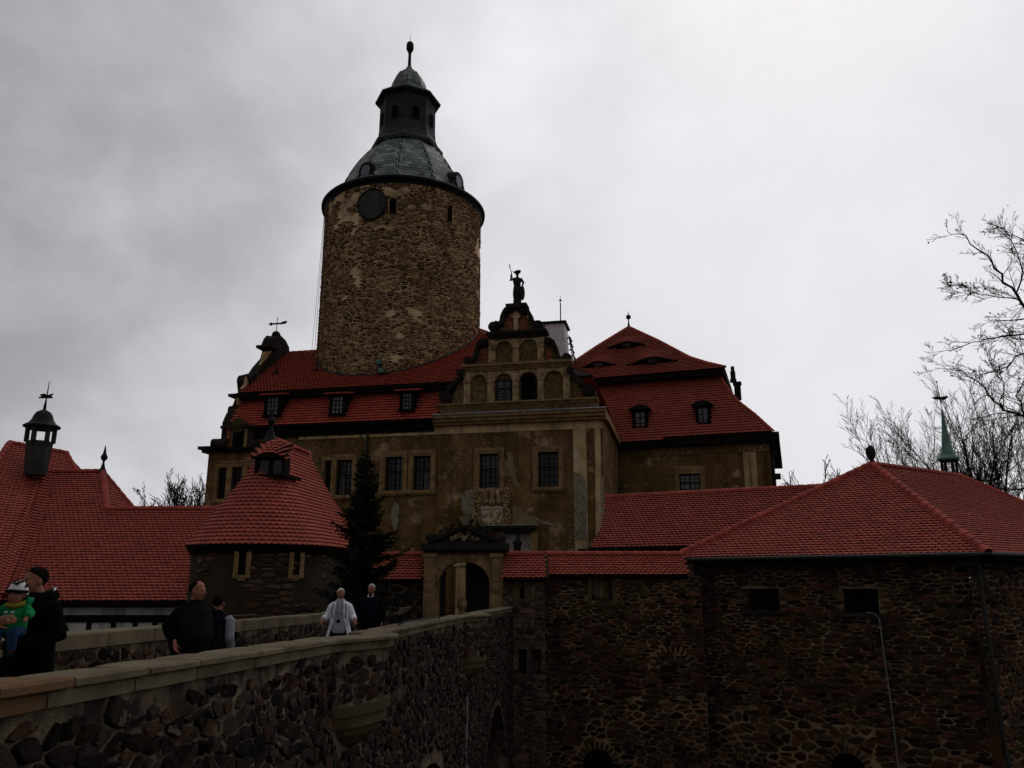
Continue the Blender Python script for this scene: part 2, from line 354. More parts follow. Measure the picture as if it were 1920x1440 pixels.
# ------------------------------------------------------------------ rubble masonry: irregular (Voronoi) stones with recessed joints
def voronoi(u0, u1, z0, z1, cw, ch, jit=.42, drop=.10, seed=1):
    R = random.Random(seed); nx = int((u1-u0)/cw)+3; nz = int((z1-z0)/ch)+3
    G = {}
    for j in range(nz):
        for i in range(nx):
            if R.random() < drop: continue
            G[i, j] = (i-1+.5*(j % 2)+R.uniform(-jit, jit), j-1+R.uniform(-jit, jit))
    cells = []
    for (i, j), (cx, cy) in G.items():
        P = [(cx-1.4, cy-1.4), (cx+1.4, cy-1.4), (cx+1.4, cy+1.4), (cx-1.4, cy+1.4)]
        for dj in (-2, -1, 0, 1, 2):
            for di in (-2, -1, 0, 1, 2):
                q = G.get((i+di, j+dj))
                if q is None or (di == 0 and dj == 0): continue
                nx_, ny_ = q[0]-cx, q[1]-cy; mx, my = (q[0]+cx)/2, (q[1]+cy)/2
                h = nx_*mx+ny_*my; O = []; m = len(P)
                for a in range(m):
                    A = P[a]; B = P[(a+1) % m]; da = nx_*A[0]+ny_*A[1]-h; db = nx_*B[0]+ny_*B[1]-h
                    if da <= 0: O.append(A)
                    if (da < 0 < db) or (db < 0 < da):
                        t = da/(da-db); O.append((A[0]+(B[0]-A[0])*t, A[1]+(B[1]-A[1])*t))
                P = O
                if len(P) < 3: break
            if len(P) < 3: break
        if len(P) < 3: continue
        poly = [(u0+x*cw, z0+y*ch) for x, y in P]
        poly = [(min(max(x, u0), u1), min(max(y, z0), z1)) for x, y in poly]
        q = [poly[0]]
        for p in poly[1:]:
            if hypot(p[0]-q[-1][0], p[1]-q[-1][1]) > min(cw, ch)*.13: q.append(p)
        if hypot(q[0][0]-q[-1][0], q[0][1]-q[-1][1]) < min(cw, ch)*.13: q.pop()
        if len(q) >= 3: cells.append(q)
    return cells
def stones(cells, fmap, gap, dep, holes=(), seed=2, keep=None, rough=.5):
    R = random.Random(seed); out = []
    for P in cells:
        cx = sum(p[0] for p in P)/len(P); cy = sum(p[1] for p in P)/len(P)
        if keep and not keep(cx, cy): continue
        if any(h(cx, cy) for h in holes): continue
        w = max(p[0] for p in P)-min(p[0] for p in P); hgt = max(p[1] for p in P)-min(p[1] for p in P)
        if w < gap*2.2 or hgt < gap*2.2: continue
        # round the corners a little by cutting each one
        Q = []
        n = len(P)
        for i in range(n):
            a, b, c = P[i-1], P[i], P[(i+1) % n]; t = R.uniform(.12, .28)
            Q.append((b[0]+(a[0]-b[0])*t, b[1]+(a[1]-b[1])*t)); Q.append((b[0]+(c[0]-b[0])*t, b[1]+(c[1]-b[1])*t))
        g = gap*R.uniform(.5, 1.5); fu = max(.3, 1-2*g/w); fz = max(.3, 1-2*g/hgt)
        base = [(cx+(x-cx)*fu, cy+(y-cy)*fz) for x, y in Q]
        d = dep*R.uniform(.35, 1.25); tx, ty = R.gauss(0, rough*dep/w), R.gauss(0, rough*dep/hgt)
        V = [fmap(x, y, -dep*.6) for x, y in base]
        s = R.uniform(.78, .9)
        V += [fmap(cx+(x-cx)*s, cy+(y-cy)*s, max(.004, d+(x-cx)*tx+(y-cy)*ty+R.uniform(-.25, .1)*dep)) for x, y in base]
        V.append(fmap(cx, cy, d*1.12)); m = len(base); F = []
        for i in range(m):
            j = (i+1) % m; F.append((i, j, m+j, m+i)); F.append((m+i, m+j, 2*m))
        out.append((V, F))
    return out
def lay_stones(parent, ST, m, nind=0, name='stone', stuffname='rubble_stones', near=None, label=None):
    if nind:
        c = [sum((Vector(v) for v in s[0]), Vector())/len(s[0]) for s in ST]
        def infr(P):
            d = Vector(P)-Vector((0, 0, CAMZ)); f = d.y*CP+d.z*SP; upc = -d.y*SP+d.z*CP
            return f > .2 and abs(d.x/f*FPX) < 975 and abs(upc/f*FPX) < 735
        idx = sorted(range(len(ST)), key=lambda i: (0 if infr(c[i]) else 1, (c[i]-Vector((0, 0, 1.6))).length))
        for i in idx[:nind]:
            mb = MB(); mb.v, mb.f = ST[i]; part(name, mb, m, parent, fix=False)
        ST = [ST[i] for i in idx[nind:]]
    if not ST: return
    mb = MB()
    for V, F in ST:
        n = len(mb.v); mb.v += V; mb.f += [tuple(a+n for a in f) for f in F]
    return part(stuffname, mb, m, parent, kind='stuff', fix=False, label=label)
# wall sheet with rectangular openings and their reveals
def sheet(mb, fr, u0, u1, z0, z1, holes, w=0.0, rev=.3):
    us = sorted({u0, u1, *[min(max(h[i], u0), u1) for h in holes for i in (0, 1)]}); zs = sorted({z0, z1, *[min(max(h[i], z0), z1) for h in holes for i in (2, 3)]})
    for a, b in zip(us, us[1:]):
        for c, d in zip(zs, zs[1:]):
            mu, mz = (a+b)/2, (c+d)/2
            if any(h[0] < mu < h[1] and h[2] < mz < h[3] for h in holes): continue
            mb.quad(fr.pt(a, w, c), fr.pt(b, w, c), fr.pt(b, w, d), fr.pt(a, w, d))
    for h in holes:
        a, b, c, d = h[:4]; r = w+rev
        mb.quad(fr.pt(a, w, c), fr.pt(a, r, c), fr.pt(a, r, d), fr.pt(a, w, d)); mb.quad(fr.pt(b, w, c), fr.pt(b, w, d), fr.pt(b, r, d), fr.pt(b, r, c))
        mb.quad(fr.pt(a, w, d), fr.pt(a, r, d), fr.pt(b, r, d), fr.pt(b, w, d)); mb.quad(fr.pt(a, w, c), fr.pt(b, w, c), fr.pt(b, r, c), fr.pt(a, r, c))
def window(parent, fr, u0, u1, z0, z1, w=0.22, cols=2, rows=2, fine=(2, 3), glass=None, label=None, surround=None, sill=None, fw=.07):
    """a window = frame with mullions; panes and leads are its sub-parts"""
    mb = MB(); W = u1-u0; H = z1-z0
    mb.box(fr, u0, u0+fw, w-.04, w+.05, z0, z1); mb.box(fr, u1-fw, u1, w-.04, w+.05, z0, z1)
    mb.box(fr, u0+fw, u1-fw, w-.04, w+.05, z0, z0+fw); mb.box(fr, u0+fw, u1-fw, w-.04, w+.05, z1-fw, z1)
    for i in range(1, cols): c = u0+W*i/cols; mb.box(fr, c-fw*.45, c+fw*.45, w-.035, w+.045, z0+fw, z1-fw)
    tz = []
    for i in range(1, rows): c = z0+H*(i/rows if rows > 2 else .58); tz.append(c); mb.box(fr, u0+fw, u1-fw, w-.03, w+.04, c-fw*.45, c+fw*.45)
    win = part('window', mb, M_WOODF, parent, label=label)
    lb = MB()
    for i in range(cols):
        for q in range(1, fine[0]+1):
            c = u0+W*(i+q/(fine[0]+1))/cols; lb.box(fr, c-.012, c+.012, w-.012, w+.02, z0+fw, z1-fw)
    for q in range(1, rows*(fine[1]+1)):
        c = z0+H*q/(rows*(fine[1]+1)); lb.box(fr, u0+fw, u1-fw, w-.008, w+.018, c-.012, c+.012)
    part('glazing_bars', lb, M_WOODF, win)
    zz = [z0+fw]+tz+[z1-fw]
    for i in range(cols):
        for j in range(len(zz)-1):
            p = MB(); a = u0+W*i/cols; b = u0+W*(i+1)/cols
            p.box(fr, a+.01, b-.01, w+.022, w+.034, zz[j], zz[j+1]-.004); part('pane', p, glass or random.choice((M_GLASS, M_GLASS, M_GLASS_B)), win)
    if surround:                                # moulded stone surround: (side, top, depth)
        sd, tp, dp = surround; sb = MB()
        for a0, a1, d0 in ((0, .45, dp), (.45, .75, dp*.75), (.75, 1, dp*.45)):
            x0, x1 = sd*(1-a0), sd*(1-a1)
            sb.box(fr, u0-x0, u0-x1-.002, -d0, .10, z0, z1+tp*(1-a0)); sb.box(fr, u1+x1+.002, u1+x0, -d0, .10, z0, z1+tp*(1-a0))
            sb.box(fr, u0-x1, u1+x1, -d0, .10, z1+tp*(1-a1)+.002, z1+tp*(1-a0)-.002)
        part('surround', sb, M_SAND, win)
    if sill:
        e, hh, dp = sill; sb = MB(); sb.box(fr, u0-e, u1+e, -dp, .12, z0-hh, z0-.003); sb.box(fr, u0-e+.06, u1+e-.06, -dp*.6, .12, z0-hh-.08, z0-hh-.002); part('sill', sb, M_SAND, win)
    return win
# ================================================================== MAIN WING WITH THE GATE FRONT
M = Fr(4.61, 39.9, 12)
UL = -22.1                     # left end of the wing
mw = thing('castle_wing', 'long plastered castle wing with scroll gable and red mansard roof behind the arched gate', 'castle wing', M.pt(-10, 6, -1))
def R_(x0, y0, x1, y1, w=0.0, fr=M):           # pixel rect -> (u0,u1,z0,z1)
    a = fr.px(x0, (y0+y1)/2, w)[0]; b = fr.px(x1, (y0+y1)/2, w)[0]; xm = (x0+x1)/2
    return (a, b, fr.px(xm, y1, w)[1], fr.px(xm, y0, w)[1])
holes = {}
for kx, v in dict(a=(722, 853, 755, 918), b=(775, 850, 808, 917), c=(899, 849, 936, 914), d=(1009, 846, 1047, 912),
                 e=(608, 862, 622, 926), f=(630, 860, 660, 926), g=(408, 871, 424, 927), h=(434, 871, 453, 927), i=(463, 871, 480, 927)).items():
    holes[kx] = R_(*v)
for a_, b_ in (('a', 'b'), ('c', 'd')):
    pass
for kx in 'abcd': u0, u1, z0, z1 = holes[kx]; holes[kx] = (u0, u1, 6.22, 8.02)
holes['e'] = (*holes['e'][:2], 6.05, 7.95); holes['f'] = (*holes['f'][:2], 6.05, 7.95)
for kx in 'ghi': holes[kx] = (*holes[kx][:2], 6.0, 7.75)
ZC = 10.02
por = R_(944, 1000, 996, 1060); por = (por[0], por[1], -1, M.px(970, 998)[1])      # portal
wall = MB()
sheet(wall, M, -20.75, 0, -9, 9.9, [*[h_ for k_2, h_ in holes.items() if k_2 != 'g'], (por[0], por[1], -9, por[3])], 0.0, .35)
UM = -19.3
wall2 = MB(); sheet(wall2, M, UL, -20.75, -9, 8.66, [h_ for k_2, h_ in holes.items() if k_2 == 'g'], 0.0, .35)
wl_ = part('wall', wall, M_PLASTER, mw, fix=False); part('wall', wall2, M_PLASTER, mw, fix=False, label='front of the low end bay')
sw = MB()
sw.quad(M.pt(0, 0, -9), M.pt(0, 14, -9), M.pt(0, 14, 9.9), M.pt(0, 0, 9.9)); sw.quad(M.pt(UL, 0, -9), M.pt(UL, 18, -9), M.pt(UL, 18, 8.8), M.pt(UL, 0, 8.8))
sw.quad(M.pt(UL, 18, -9), M.pt(0, 14, -9), M.pt(0, 14, 9.9), M.pt(UL, 18, 9.9))
part('wall', sw, M_PLASTER, mw, fix=False)
lab = {'a': 'left light of the twin window', 'b': 'right light of the twin window'}
for kx, h in holes.items():
    big = kx in 'abcd'
    window(mw, M, *h, w=.25, cols=2, rows=2, fine=(1, 2), surround=(.26, .30, .10) if kx in 'abcdf' else (.16, .2, .05),
           sill=(.30, .17, .20) if kx in 'abcdf' else (.18, .15, .12))
# smooth plaster bands: eaves band, corner pilasters, pilaster strips
tr = MB()
z1 = M.px(1000, 797)[1]; z0 = M.px(1000, 806)[1]
tr.box(M, M.px(560, 840)[0], -.02, -.05, .1, z0-.05, 9.6)
part('eaves_band', tr, M_PLASTER_L, mw)
for a, b, wd in ((1076, 1101, -.07), (1117, 1128, -.05)):
    p = MB(); ua = M.px(a, 900)[0]; ub = M.px(b, 900)[0]; p.box(M, ua, ub, wd, .1, -2, z0-.06); part('pilaster_strip', p, M_PLASTER_L, mw, label='peeling pale corner strip' if a == 1076 else None)
# the dividing string to the roof of the left part, rain pipe
p = MB(); ux = M.px(690, 830)[0]; p.tube([M.pt(ux, -.12, 9.8), M.pt(ux, -.12, 9.3), M.pt(ux+.02, -.10, 4), M.pt(ux, -.10, -1)], .07, 8); part('downpipe', p, M_GUT, mw)
for pts_, mm_ in (([(1125, 835), (1127, 835), (1127, 990), (1117, 1003), (1116, 880), (1121, 855)], M_PLASTER_L), ([(1128, 893), (1131, 893), (1134, 958), (1130, 972), (1129, 950)], M_PLASTER_L)):
    p = MB(); p.prism(M, [M.px(x_, y_, -.1) for x_, y_ in pts_], -.10, .0); part('peeling_plaster', p, mm_, mw)
def ragged(pts, amp, seed, n=9):
    R = random.Random(seed); out = []
    for i in range(len(pts)):
        a, b = pts[i], pts[(i+1) % len(pts)]
        for j in range(n): t = j/n; out.append((a[0]+(b[0]-a[0])*t+R.uniform(-amp, amp), a[1]+(b[1]-a[1])*t+R.uniform(-amp, amp)))
    return out
M_PATCH = mat('grey_patch_plaster', (.25, .22, .165), (.12, .10, .07), 6, .92, .8, 18, spec=.05); M_OCHRE = mat('ochre_plaster', (.19, .15, .085), (.13, .10, .055), 2, .92, .8, 14, spec=.05)
for i_, (pts_, mm_, a_) in enumerate((([(868, 925), (888, 915), (890, 955), (885, 968), (868, 963), (862, 945)], M_PATCH, 3), ([(858, 972), (880, 962), (893, 972), (893, 985), (862, 985)], M_OCHRE, 2), ([(960, 948), (975, 952), (1005, 975), (1012, 986), (960, 986)], M_OCHRE, 2),
    ([(990, 965), (1014, 975), (1046, 984), (1040, 988), (1012, 980), (992, 970)], M_PATCH, 2), ([(1077, 885), (1095, 892), (1101, 930), (1100, 1012), (1078, 1012)], M_PATCH, 3), ([(738, 940), (748, 946), (745, 990), (736, 1000), (733, 960)], M_PATCH, 3), ([(914, 806), (938, 806), (937, 811), (916, 811)], M_PATCH, 1), ([(950, 846), (960, 850), (965, 890), (975, 912), (966, 914), (955, 890)], M_OCHRE, 2))):
    p = MB(); p.prism(M, [M.px(x_, y_, -.08) for x_, y_ in ragged(pts_, a_*.5, i_)], -.09 if 1070 < pts_[0][0] else -.035, .0); part('plaster_patch', p, mm_, mw)
p = MB(); a_ = M.px(858, 1090)[0]; b_ = M.px(876, 1090)[0]; p.box(M, a_, b_, -.35, .02, -3, M.px(867, 1062)[1]); p.box(M, a_-.1, b_+.1, -.45, .02, M.px(867, 1062)[1]+.002, M.px(867, 1055)[1]); part('jamb', p, M_PLASTER_L, mw, label='pale pillar of the portal seen through the gate arch')
# ---- big cornice with copper flashing under the front gable
g = MB(); uL = M.px(817, 780)[0]; uR = M.px(1133, 772)[0]+.12
for w0, za, zb in ((-.62, 9.88, 10.06), (-.5, 9.70, 9.878), (-.34, 9.56, 9.698)):
    g.box(M, uL, uR, w0, .35, za, zb)
g.box(M, uR-.55, uR, .35, 12, 9.70, 10.05)
cor = part('cornice', g, M_SAND, mw)
fl = MB(); n_ = 14
for i in range(n_):
    a = uL+(uR-uL)*i/n_; b = uL+(uR-uL)*(i+1)/n_; d = random.uniform(-.02, .02)
    fl.prism_pts([M.pt(a, -.68+d, 10.063), M.pt(b-.01, -.68-d, 10.063), M.pt(b-.01, .0, 10.20), M.pt(a, .0, 10.20)], [M.pt(a, -.68+d, 10.11), M.pt(b-.01, -.68-d, 10.11), M.pt(b-.01, .0, 10.26), M.pt(a, .0, 10.26)])
part('flashing', fl, M_FLASH, cor)
# ---- front gable
GW = -.02
gp = lambda x, y: M.px(x, y, GW)
z_b = gp(970, 770)[1]; z_c3 = gp(970, 757)[1]; z_t3 = gp(970, 690)[1]; z_c2a = gp(970, 691)[1]; z_c2b = gp(970, 682)[1]
z_c1a = gp(970, 633)[1]; z_c1b = gp(970, 624)[1]; z_top = gp(970, 578)[1]; z_pl = gp(970, 570)[1]
def U(x, y): return gp(x, y)[0]
gable_wall = MB()
core = [(U(838, 757), 10.1), (U(1105, 757), 10.1), (U(1105, 757), z_c3), (U(1085, 720), gp(1085, 722)[1]), (U(1068, 700), z_c2a), (U(1058, 682), z_c2b), (U(1042, 655), gp(1042, 655)[1]), (U(1022, 633), z_c1a),
        (U(998, 612), gp(998, 612)[1]), (U(984, 585), gp(984, 585)[1]), (U(980, 578), z_top), (U(957, 578), z_top), (U(952, 588), gp(952, 588)[1]), (U(942, 612), gp(942, 612)[1]), (U(916, 633), z_c1a), (U(898, 655), gp(898, 655)[1]), (U(884, 682), z_c2b), (U(872, 700), z_c2a), (U(856, 722), gp(856, 722)[1]), (U(838, 757), z_c3)]
gable_wall.prism(M, core, .12, .62)
gab = part('gable', gable_wall, M_PLASTER_R, mw, label='three-tiered scroll gable over the gate front')
# parapet band and cornices
c = MB()
c.box(M, U(822, 765), U(1121, 765), -.06, .55, 10.262, z_c3-.06); part('parapet_band', c, M_PLASTER_R, gab)
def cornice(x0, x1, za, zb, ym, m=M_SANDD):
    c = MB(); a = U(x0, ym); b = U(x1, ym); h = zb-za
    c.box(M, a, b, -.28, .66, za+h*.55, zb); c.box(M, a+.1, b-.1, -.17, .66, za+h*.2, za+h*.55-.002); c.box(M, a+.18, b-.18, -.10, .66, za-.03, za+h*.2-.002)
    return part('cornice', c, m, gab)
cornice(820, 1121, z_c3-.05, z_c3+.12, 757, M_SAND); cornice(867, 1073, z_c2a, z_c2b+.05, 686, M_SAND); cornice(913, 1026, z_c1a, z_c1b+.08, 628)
# tier 3 and tier 2 arcades
def arcade(pils, arches, zb, zs, zt, zarch):
    for a, b in pils:
        p = MB(); ua, ub = U(a, 700), U(b, 700)
        p.box(M, ua, ub, -.03, .2, zb, zs-.10); p.box(M, ua-.03, ub+.03, -.07, .2, zs-.098, zs); p.box(M, ua, ub, -.03, .2, zs+.002, zt)
        part('pilaster', p, M_PIL, gab)
    for a, b in arches:
        ua, ub = U(a, 700), U(b, 700); c = (ua+ub)/2; r = (ub-ua)/2; h = zarch-zs
        arc = [(c-r*cos(pi*i/14), zs+h*sin(pi*i/14)) for i in range(15)]
        p = MB()
        for i in range(14):
            p.prism(M, [arc[i], arc[i+1], (arc[i+1][0], zt), (arc[i][0], zt)], .0, .2)
        part('arch_spandrel', p, M_PIL, gab)
        ab = MB(); R0 = []
        for i in range(14):
            q = lambda j, s: (c-r*s*cos(pi*j/14), zs+h*s*sin(pi*j/14))
            ab.prism(M, [q(i, 1), q(i+1, 1), q(i+1, .86), q(i, .86)], -.02, .2)
        part('arch_moulding', ab, M_SAND, gab)
zs3 = gp(970, 710)[1]; za3 = gp(970, 697)[1]; zt3 = z_c2a-.03
arcade([(870, 882), (914, 927), (961, 973), (1008, 1020), (1055.5, 1068)], [(882, 914), (927, 961), (973, 1008), (1020, 1055.5)], z_c3+.1, zs3, zt3, za3)
zs2 = gp(970, 649)[1]; za2 = gp(970, 636)[1]; zt2 = z_c1a-.03
arcade([(915.5, 928), (961, 973), (1008, 1020)], [(928, 961), (973, 1008)], z_c2b+.05, zs2, zt2, za2)
# windows in tier 3 (one leaded, one standing open and dark)
u0, u1 = U(931, 730), U(958, 730); window(gab, M, u0, u1, z_c3+.16, zs3, w=.05, cols=2, rows=2, fine=(2, 3), glass=M_GLASS2, fw=.05)
u0, u1 = U(977, 730), U(1005, 730)
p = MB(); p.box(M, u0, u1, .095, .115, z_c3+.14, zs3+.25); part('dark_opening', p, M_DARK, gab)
p = MB(); p.box(M, u0, u0+.05, .0, .09, z_c3+.14, zs3+.1); p.box(M, u1-.05, u1, .0, .09, z_c3+.14, zs3+.1); p.box(M, u0, u1, .0, .09, zs3+.1, zs3+.16); part('window_frame', p, M_WOODF, gab)
# scrolls
def band(mb, fr, pts, t, w0, w1):
    n = len(pts)
    for i in range(n-1):
        ts = []
        for j in (i, i+1):
            a = pts[max(j-1, 0)]; b = pts[min(j+1, n-1)]; dx, dz = b[0]-a[0], b[1]-a[1]; l = hypot(dx, dz) or 1
            ts.append((-dz/l*t/2, dx/l*t/2))
        p, q = pts[i], pts[i+1]
        mb.prism(fr, [(p[0]-ts[0][0], p[1]-ts[0][1]), (q[0]-ts[1][0], q[1]-ts[1][1]), (q[0]+ts[1][0], q[1]+ts[1][1]), (p[0]+ts[0][0], p[1]+ts[0][1])], w0, w1)
def disc(mb, fr, c, r, w0, w1, n=16): mb.prism(fr, [(c[0]+r*cos(2*pi*i/n), c[1]+r*sin(2*pi*i/n)) for i in range(n)], w0, w1)
def smooth(pts, k_=5):
    out = []
    for i in range(len(pts)-1):
        p0 = pts[max(i-1, 0)]; p1 = pts[i]; p2 = pts[i+1]; p3 = pts[min(i+2, len(pts)-1)]
        for j in range(k_):
            t = j/k_
            out.append(tuple(.5*(2*p1[q]+(-p0[q]+p2[q])*t+(2*p0[q]-5*p1[q]+4*p2[q]-p3[q])*t*t+(-p0[q]+3*p1[q]-3*p2[q]+p3[q])*t**3) for q in (0, 1)))
    return out+[tuple(pts[-1])]
def scroll(curve, vols, t=.22):
    mb = MB(); band(mb, M, smooth([gp(*c) for c in curve]), t, -.16, .60)
    for x, y, r in vols:
        c = gp(x, y); rr = r/1500*43
        disc(mb, M, c, rr, -.20, .64); disc(mb, M, c, rr*.62, -.27, -.20); disc(mb, M, c, rr*.28, -.33, -.27)
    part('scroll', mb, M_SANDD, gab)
scroll([(838, 737), (845, 725), (858, 714), (868, 703), (866, 696)], [(835.5, 745, 12.5), (863, 699, 7)])
scroll([(1098, 726), (1088, 716), (1076, 706), (1069, 697)], [(1104, 735.5, 13), (1070, 695, 7)])
scroll([(880, 676), (890, 671), (895, 655), (900, 642), (914, 637)], [(878, 677, 8), (909, 643, 7)])
scroll([(1062, 673), (1048, 672), (1042, 655), (1036, 641), (1024, 637)], [(1063, 672, 9), (1029, 640, 7)])
scroll([(928, 606), (939, 606), (943, 592), (950, 580), (962, 576)], [(926, 614, 10)])
scroll([(1006, 606), (997, 604), (993, 590), (986, 580), (975, 576)], [(1009, 612, 10.5), (980, 583, 6)])
# brick fields and panel strips
for poly in ([(943, 620), (961, 620), (961, 592), (951, 592), (945, 606)], [(974, 620), (992, 620), (988, 600), (982, 590), (974, 590)], [(900, 678), (912, 678), (912, 650), (904, 652), (899, 665)], [(1022, 676), (1032, 676), (1030, 652), (1022, 648)],
             [(1083, 748), (1092, 748), (1090, 730), (1083, 722)], [(869, 756), (881, 756), (880, 740), (871, 744)]):
    q = [gp(*c) for c in poly]; us = [a[0] for a in q]; zs = [a[1] for a in q]
    z = min(zs); r = 0
    bm_ = MB()
    while z < max(zs):
        u = min(us)-(.13 if r % 2 else 0)
        while u < max(us):
            if inpoly(u+.12, z+.03, q): bm_.box(M, u, u+.235, .085+random.uniform(-.012, .012), .13, z, z+.062)
            u += .25
        z += .075; r += 1
    if bm_.v: part('brickwork', bm_, M_BRICK, gab, kind='stuff')
p = MB(); u0, u1 = U(963, 610), U(971, 610); p.box(M, u0, u1, .0, .2, z_c1b+.1, z_top-.1); p.box(M, u0-.12, u1+.12, -.02, .2, z_top-.55, z_top-.3); part('keystone_strip', p, M_PLASTER_L, gab)
p = MB()
for a, b, c_, d in ((952, 985, 574, 578), (949, 988, 570, 574)):
    p.box(M, U(a, 575), U(b, 575), -.2, .7, gp(968, d)[1], gp(968, c_)[1]-.004)
p.box(M, U(956, 575), U(981, 575), -.05, .55, gp(968, 584)[1], gp(968, 578)[1]); part('plinth', p, M_SANDD, gab)
Z_PLINTH = gp(968, 570)[1]
# ---- roofs
RW0, RZ0 = .35, M.px(700, 724, .35)[1]; RW1 = 5.6; RZ1 = M.px(560, 661.5, 5.6)[1]
ph = atan2(RZ1-RZ0, RW1-RW0); L_ = hypot(RZ1-RZ0, RW1-RW0)
SV = M.nb*cos(ph)+Vector((0, 0, sin(ph))); O_ = M.pt(0, RW0, RZ0)
YTW = 49.2; TWC = Vector((-7.205, YTW, 0)); TR = 5.08
def in_tower(P, e=.0): return hypot(P.x-TWC.x, P.y-TWC.y) < TR+e
roof_u = thing_roof = None
pR = on_plane(880, 613, O_, M.ex.cross(SV)); uRR = M.inv(pR)[0]; LR = (pR-O_).dot(SV); uT = M.inv(TWC)[0]
ug = -20.75
poly = [(ug, 0), (-3.2, 0), (uRR+1.7, LR*.82), (uRR, LR), (uT, LR), (uT, L_), (ug, L_)]
mb = MB(); n_u = M.ex.cross(SV)
mb.slab([O_+M.ex*u+SV*s-n_u*.02 for u, s in [(ug, -.02), (-.5, 0), (uRR, LR), (uT, LR), (uT, L_), (ug, L_)]], n_u, .14)
up_ = part('roof', mb, M_DECK, mw, label='upper red roof slope that runs up against the round tower')
mb = MB(); O2 = M.pt(0, RW1+(RW1-RW0), RZ0); SV2 = (-M.nb)*cos(ph)+Vector((0, 0, sin(ph)))
mb.slab([O2+M.ex*u+SV2*s for u, s in [(ug, 0), (-.5, 0), (uRR, L_), (ug, L_)]], SV2.cross(M.ex), .12); 
part('roof', mb, M_TILE_D, mw, label='rear roof slope')
T = tiles_on_poly(O_, M.ex, SV, poly, .21, .20, skip=in_tower)
lay_tiles(up_, T, M_TILE_D, .21, .20, lift=.075)
hipn = MB(); hipn.poly([O_+M.ex*(-.5), O2+M.ex*(-.5), O_+M.ex*uRR+SV*LR]); part('roof', hipn, M_TILE_D, mw, fix=False, label='right hip of the upper roof')
ridge_tiles(up_, O_+M.ex*ug+SV*L_, O_+M.ex*uT+SV*L_, .12, .4); ridge_tiles(up_, O_+M.ex*uRR+SV*LR, O_+M.ex*(uRR+1.7)+SV*LR*.82, .12, .4)
# eave board under the upper roof
mb = MB(); mb.box(M, ug, -1.2, RW0-.05, RW0+.9, RZ0-.34, RZ0-.16); mb.box(M, ug, -1.2, RW0-.10, RW0+.06, RZ0-.155, RZ0-.02); part('eave', mb, M_WOOD, mw)
# lower steep slope
LW0, LZ0 = -.38, M.px(650, 792, -.38)[1]; LW1, LZ1 = .95, RZ0-.1
ph2 = atan2(LZ1-LZ0, LW1-LW0); L2 = hypot(LZ1-LZ0, LW1-LW0); SL = M.nb*cos(ph2)+Vector((0, 0, sin(ph2))); OL = M.pt(0, LW0, LZ0)
uS = M.px(815, 780)[0]
mb = MB(); mb.slab([OL+M.ex*u+SL*s-M.ex.cross(SL)*.02 for u, s in [(-20.74, 0), (uS, 0), (uS+1.5, L2), (-20.74, L2)]], M.ex.cross(SL), .12); lo_ = part('roof', mb, M_DECK, mw, label='lower steep red roof slope with three dormers')
D_ = []
for x0, x1, yt, yb in ((495, 524, 742, 778), (617, 646, 740, 776), (749, 775, 734, 768)):
    a = M.px(x0, 760, -.3)[0]; b = M.px(x1, 760, -.3)[0]; D_.append((a, b, M.px(x0, yb, -.3)[1], M.px(x0, yt, -.3)[1]))
def skipd(P):
    u, w, z = M.inv(P); return any(a-.02 < u < b+.02 and c < z < d for a, b, c, d in D_)
T = tiles_on_poly(OL, M.ex, SL, [(-20.74, 0), (uS, 0), (uS+1.2, L2), (-20.74, L2)], .21, .20, skip=skipd)
lay_tiles(lo_, T, M_TILE_D, .21, .20, lift=.075)
for a, b, c, d in D_:
    mb = MB(); mb.box(M, a, a+.12, -.3, 1.0, c, d); mb.box(M, b-.12, b, -.3, 1.0, c, d); mb.box(M, a-.06, b+.06, -.38, 1.0, c-.1, c); mb.box(M, a, b, -.3, 1, d-.12, d)
    dm = part('dormer', mb, M_WOOD, lo_)
    mb = MB(); mb.prism_pts([M.pt(a-.25, -.5, d), M.pt(b+.25, -.5, d), M.pt(b+.25, 1.1, d+.32), M.pt(a-.25, 1.1, d+.32)], [M.pt(a-.25, -.5, d+.07), M.pt(b+.25, -.5, d+.07), M.pt(b+.25, 1.1, d+.39), M.pt(a-.25, 1.1, d+.39)]); part('dormer_roof', mb, M_TILE_D, dm)
    mb = MB(); W = b-a
    mb.box(M, a+.14, b-.14, -.20, -.185, c+.02, d-.12); part('pane', mb, M_GLASS2, dm)
    mb = MB()
    for i in range(4): x = a+.14+(W-.28)*i/3; mb.box(M, x-.022, x+.022, -.25, -.2, c+.02, d-.12)
    for i in range(5): z = c+.02+(d-c-.14)*i/4; mb.box(M, a+.14, b-.14, -.24, -.2, z-.018, z+.018)
    part('glazing_bars', mb, M_WOODF, dm)
mb = MB(); mb.box(M, -19.4, uS, LW0-.12, LW0+.06, LZ0-.12, LZ0-.02); mb.box(M, -19.4, uS, -.25, .3, LZ0-.42, LZ0-.122); mb.box(M, -19.4, uS, -.12, .3, LZ0-.62, LZ0-.422); part('eave', mb, M_WOOD, mw)
# flashing round the tower where it passes through the roof
fm = MB(); pts = []
for i in range(90):
    t = pi+pi*1.0*i/89 ; t = radians(165)+radians(230)*i/89
    P = Vector((TWC.x+(TR+.03)*cos(t), TWC.y+(TR+.03)*sin(t), 0)); u, w, _ = M.inv(P)
    if RW0 < w < (RW1+.1 if P.x < TWC.x else RW1+1.5): pts.append(P+Vector((0, 0, RZ0+(w-RW0)*(RZ1-RZ0)/(RW1-RW0)+.10)))
pts.sort(key=lambda P: atan2(P.y-TWC.y, P.x-TWC.x) % (2*pi))
fm.tube(pts, .075, 6); part('flashing', fm, M_GUT, up_, label='sheet metal flashing curving along the foot of the round tower')
